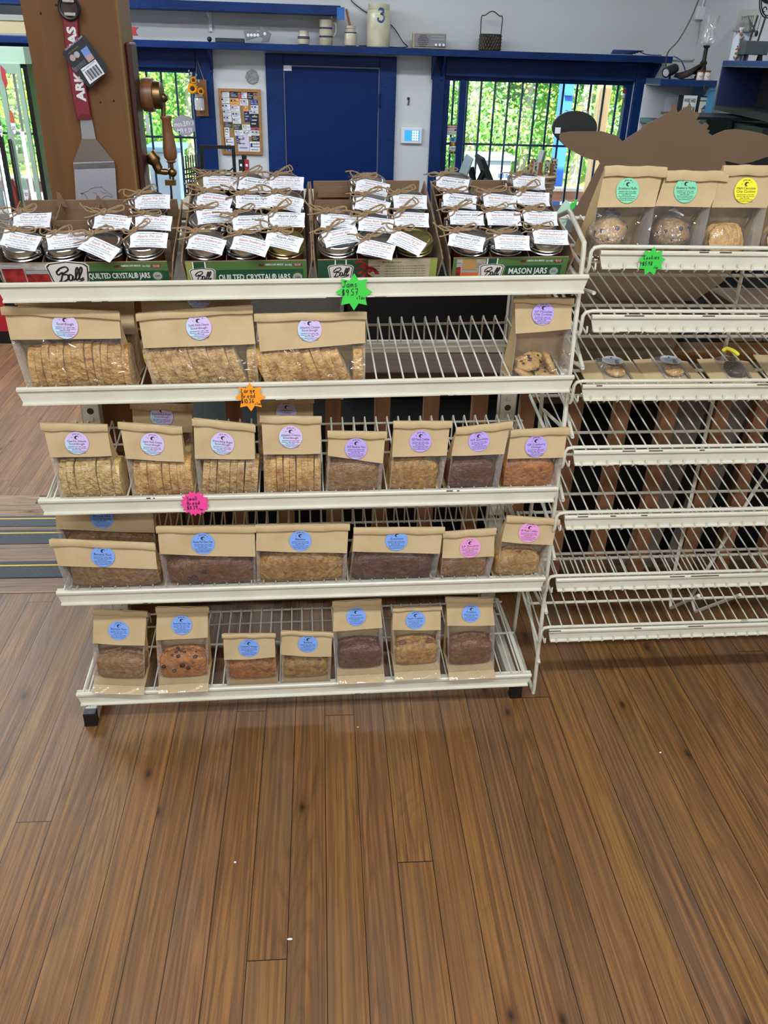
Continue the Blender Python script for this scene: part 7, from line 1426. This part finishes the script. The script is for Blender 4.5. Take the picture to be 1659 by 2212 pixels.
till([(1038, 344), (1047, 340), (1072, 402), (1059, 402)], [(1046, 370), (1030, 402)], 5.8, 'tilted black till screen seen edge on in front of the right window', M_BLACK)
a, b = at(431, 313, Y=5.8), at(511, 385, Y=5.8); t = thing('black_wire_rack', 'black metal countertop wire rack in front of the cork board', 'rack', ((a.x+b.x)/2, 5.8, zc)); g = G().box((a.x, 5.79, a.z-.02), (b.x, 5.81, a.z)).box((a.x, 5.79, zc), (a.x+.02, 5.81, a.z-.02)).box((b.x-.02, 5.79, zc), (b.x, 5.81, a.z-.02)); obj('square_frame', g, M_BLACK, t)
g = G(); zz = zc+.05; ztop = at(460, 352, Y=5.8).z
while zz < ztop: g.tube([(a.x-.05, 5.6, zz), (b.x-.02, 5.6, zz), (b.x-.01, 5.8, zz)], .005, 5, ); g.tube([(a.x-.08, 5.6, zz), (a.x, 5.8, zz)], .005, 5); zz += .028
for k in range(8): g.tube([(a.x-.08+k*.012, 5.6+k*.02, zc), (a.x-.08+k*.012, 5.6+k*.02, at(420, 338, Y=5.6).z)], .004, 5)
obj('wire_basket', g, M_BLACK, t)
a, b = at(514, 336, Y=6.0), at(541, 385, Y=6.0); t = thing('snack_display', 'narrow peg display of red and black snack packs below the cork board', 'display stand', ((a.x+b.x)/2, 6.0, zc)); obj('pole', G().box(((a.x+b.x)/2-.015, 6.02, zc), ((a.x+b.x)/2+.015, 6.05, a.z)), M_BLACK, t); rnd = random.Random(2)
zz = zc+.02; k = 0
while zz < a.z-.05:
    for s_ in range(2):
        x0 = a.x+s_*(b.x-a.x)*.5; pk = obj('snack_pack', G().box((x0+.004, 5.98, zz), (x0+(b.x-a.x)*.5-.004, 6.0, zz+.07)), [mat('pack_red', '9c2428', .5), mat('pack_black', '1d1b1b', .5), mat('pack_tan', 'b79a5c', .5)][(k+s_*2) % 3 if rnd.random() < .7 else 0], t); obj('pack_label', G().box((x0+.012, 5.979, zz+.03), (x0+(b.x-a.x)*.5-.012, 5.98, zz+.045)), M_PAPER, pk)
    zz += .08; k += 1
c = at(1170, 400, Y=5.7); q = upm(1170, 5.7); t = thing('woven_basket', 'small woven basket with tagged bundles and a grey stick, before the blue porch post', 'basket', (c.x, 5.7, zc)); zb_ = at(1170, 372, Y=5.7).z; g = G()
for k in range(12): g.tube([Vector((c.x+(.04+.012*k/3)*math.cos(2*PI*i/16), 5.7+(.04+.012*k/3)*math.sin(2*PI*i/16), zc+.01+(zb_-zc)*k/12)) for i in range(16)], .012, 5, closed=True)
obj('basket_weave', g, mat('pale_wicker', '9c8a6c', .8), t, smooth=True); g = G(); rnd = random.Random(6)
for k in range(12): a_ = 2*PI*k/12; g.box((c.x+.075*math.cos(a_)-.012, 5.7+.075*math.sin(a_)-.006, zb_-.06), (c.x+.075*math.cos(a_)+.012, 5.7+.075*math.sin(a_)+.006, zb_+.05+rnd.uniform(0, .04)), k % 2)
obj('tagged_bundles', g, [mat('bundle_rust', '8a5540', .8), mat('bundle_pale', 'b5ae9d', .8, mix=(90, '35302c', .5, .55))], t)
a, b = at(1174, 325, Y=5.7), at(1160, 372, Y=5.7); obj('grey_stick', G().tube([a, b, b+(b-a)*1.2], .024, 4), mat('stick_grey', '8b9491', .5), t)
# drinks cooler at the far left
YK = 6.5; kx = at(100, 420, Y=YK).x; ktop = at(40, 138, Y=YK).z; t = thing('drinks_cooler', 'glass door drinks cooler with white light strips at the far left', 'cooler', (kx-.9, YK+.3, ZL))
obj('plinth', G().box((kx-1.9, YK, ZL), (kx, YK+.6, .02)), M_BLACK, t); obj('red_kick_panel', G().box((kx-1.8, YK-.01, ZL+.1), (at(13, 670, Y=YK).x, YK, ZL+.42)), mat('cooler_red', 'a81e2c', .4), t)
obj('header', G().box((kx-1.9, YK, ktop), (kx, YK+.6, ktop+.10)), mat('cooler_header', '9fb8a6', .5), t); obj('side_post', G().box((kx-.03, YK+.02, .02), (kx, YK+.6, ktop)), M_BLACK, t)
xm = at(42, 440, Y=YK).x
for nm, x0, x1_ in (('door', xm+.01, kx-.035), ('door', kx-1.9, xm-.03)):
    d_ = obj('door', G().box((x0, YK-.02, .04), (x0+.035, YK, ktop)).box((x1_-.03, YK-.02, .04), (x1_, YK, ktop)).box((x0+.035, YK-.02, ktop-.06), (x1_-.03, YK, ktop)).box((x0+.035, YK-.02, .04), (x1_-.03, YK, .10)), mat('door_frame_green', '8fa695', .4) if x0 > xm else M_BLACK, t)
    obj('door_pane', G().box((x0+.035, YK-.012, .10), (x1_-.03, YK-.008, ktop-.06)), clear('cooler_glass', milk=.10, refl=.08, rough=.02), d_)
    obj('door_handle', G().box((x0+.003, YK-.06, .5), (x0+.02, YK-.02, 1.0)), M_BLACK, d_, bevel=.004)
for x_ in (at(70, 420, Y=YK+.05).x, at(16, 420, Y=YK+.05).x):
    s_ = obj('light_strip', G().box((x_-.012, YK+.05, .1), (x_+.012, YK+.06, ktop-.42)), mat('strip_blue_white', 'b9cfe6', .4, emit=.9), t); g = G(); zz = .12
    while zz < ktop-.44: g.ball((x_, YK+.048, zz), .010, u=6, w=4); zz += .045
    obj('light_beads', g, mat('bead_light', 'ffffff', .3, emit=9), s_)
for k, zz in enumerate((.12, .48, .84, 1.2)): obj('wire_shelf', G().box((kx-1.85, YK+.1, zz), (kx-.04, YK+.5, zz+.012)), clear('shelf_film', milk=.3, refl=.1), t)
rnd = random.Random(3); BC = [mat('bottle_green', '2f8a5a', .3), mat('bottle_red', 'b23a34', .3), mat('bottle_yellow', 'c9b83a', .3), mat('bottle_teal', '4f9aa0', .3)]
bm_ = G().lathe([(0, 0), (.03, 0), (.032, .02), (.032, .13), (.012, .18), (.013, .21), (0, .21)], seg=12); bme = [mesh_of('drink_bottle', G().merge(bm_), m_, 40) for m_ in BC]; n_ = 0
for zz in (.132, .492):
    for x_ in [kx-.2-.11*i for i in range(8)]:
        o = bpy.data.objects.new('drink_bottle', bme[rnd.randrange(4)]); COL.objects.link(o); o.location = (x_, YK+.25, zz+.001); o['label'] = 'coloured drink bottle standing on a shelf inside the drinks cooler'; o['category'] = 'bottle'; o['group'] = 'bottles in the drinks cooler'; n_ += 1
def price_tag(px0, py0, px1, py1, m, label):
    a, b = at(px0, py0, Y=YK-.03), at(px1, py1, Y=YK-.03); cx_ = (a.x+b.x)/2; cz_ = (a.z+b.z)/2; rx = (b.x-a.x)/2; rz = (a.z-b.z)/2; F = (Vector((cx_, YK-.03, cz_)), Vector((1, 0, 0)), Vector((0, 0, 1)))
    P_ = [(rx*math.cos(2*PI*k/28), rz*math.sin(2*PI*k/28)*(1 if math.sin(2*PI*k/28) > 0 else 1)) for k in range(28)]
    o = obj('oval_price_tag', G().poly([F[0]+F[1]*u+F[2]*v for u, v in P_], .002, (0, 1, 0)), M_PAPER, label=label, cat='price tag'); g = G(); Pu = [(u*.97, max(v, -rz*.05)) for u, v in P_]; g.add([F[0]+F[1]*u+F[2]*v+Vector((0, -.001, 0)) for u, v in Pu if v > -rz*.04 or True], [tuple(range(28))], 0); put_text(g, '$2.75', (F[0]+Vector((0, -.0015, 0)), F[1], F[2]), 0, -rz*.5, rz*.42, width=rx*1.3, mi=1, bold=.02)
    obj('tag_print', g, [m, M_INK], o)
price_tag(18, 238, 37, 290, mat('tag_orange', 'b4583c', .5), 'orange and white $2.75 oval tag on the cooler door'); price_tag(46, 384, 64, 432, mat('tag_green', '8fae9a', .5), 'green and white $2.75 oval tag low on the cooler door'); price_tag(-9, 244, 8, 296, mat('tag_brown', '5c5a3c', .5), 'dark and white $2.75 oval tag cut by the left photo edge')
a, b = at(0, 142, Y=YK-.03), at(17, 190, Y=YK-.03); obj('red_door_decal', G().poly([at(x, y, Y=YK-.03) for x, y in ((0, 140), (10, 150), (17, 180), (13, 192), (4, 170))], .001, (0, 1, 0)), mat('decal_red', 'a8343a', .5), label='red leaf shaped decal at the top of the cooler door', cat='decal')

# ---- scraps on the floor
for px, py, m_, lb in ((773, 1572, M_YELL, 'tiny yellow crumb on the floor in front of the rack'), (508, 1864, M_PAPER, 'tiny white crumb on the floor left of centre'), (626, 2030, M_PAPER, 'thin white scrap on the floor near the lower middle'), (1426, 1627, M_PAPER, 'small white paint chip on the floor at the right')):
    c = at(px, py, Z=0); obj('crumb', blob(G(), (c.x, c.y, .0022), (.0030 if px != 626 else .0055, .0020, .0018), 2.4, .25, seed=px, nu=8, nv=6).xf(Matrix()), m_, label=lb, cat='crumb')
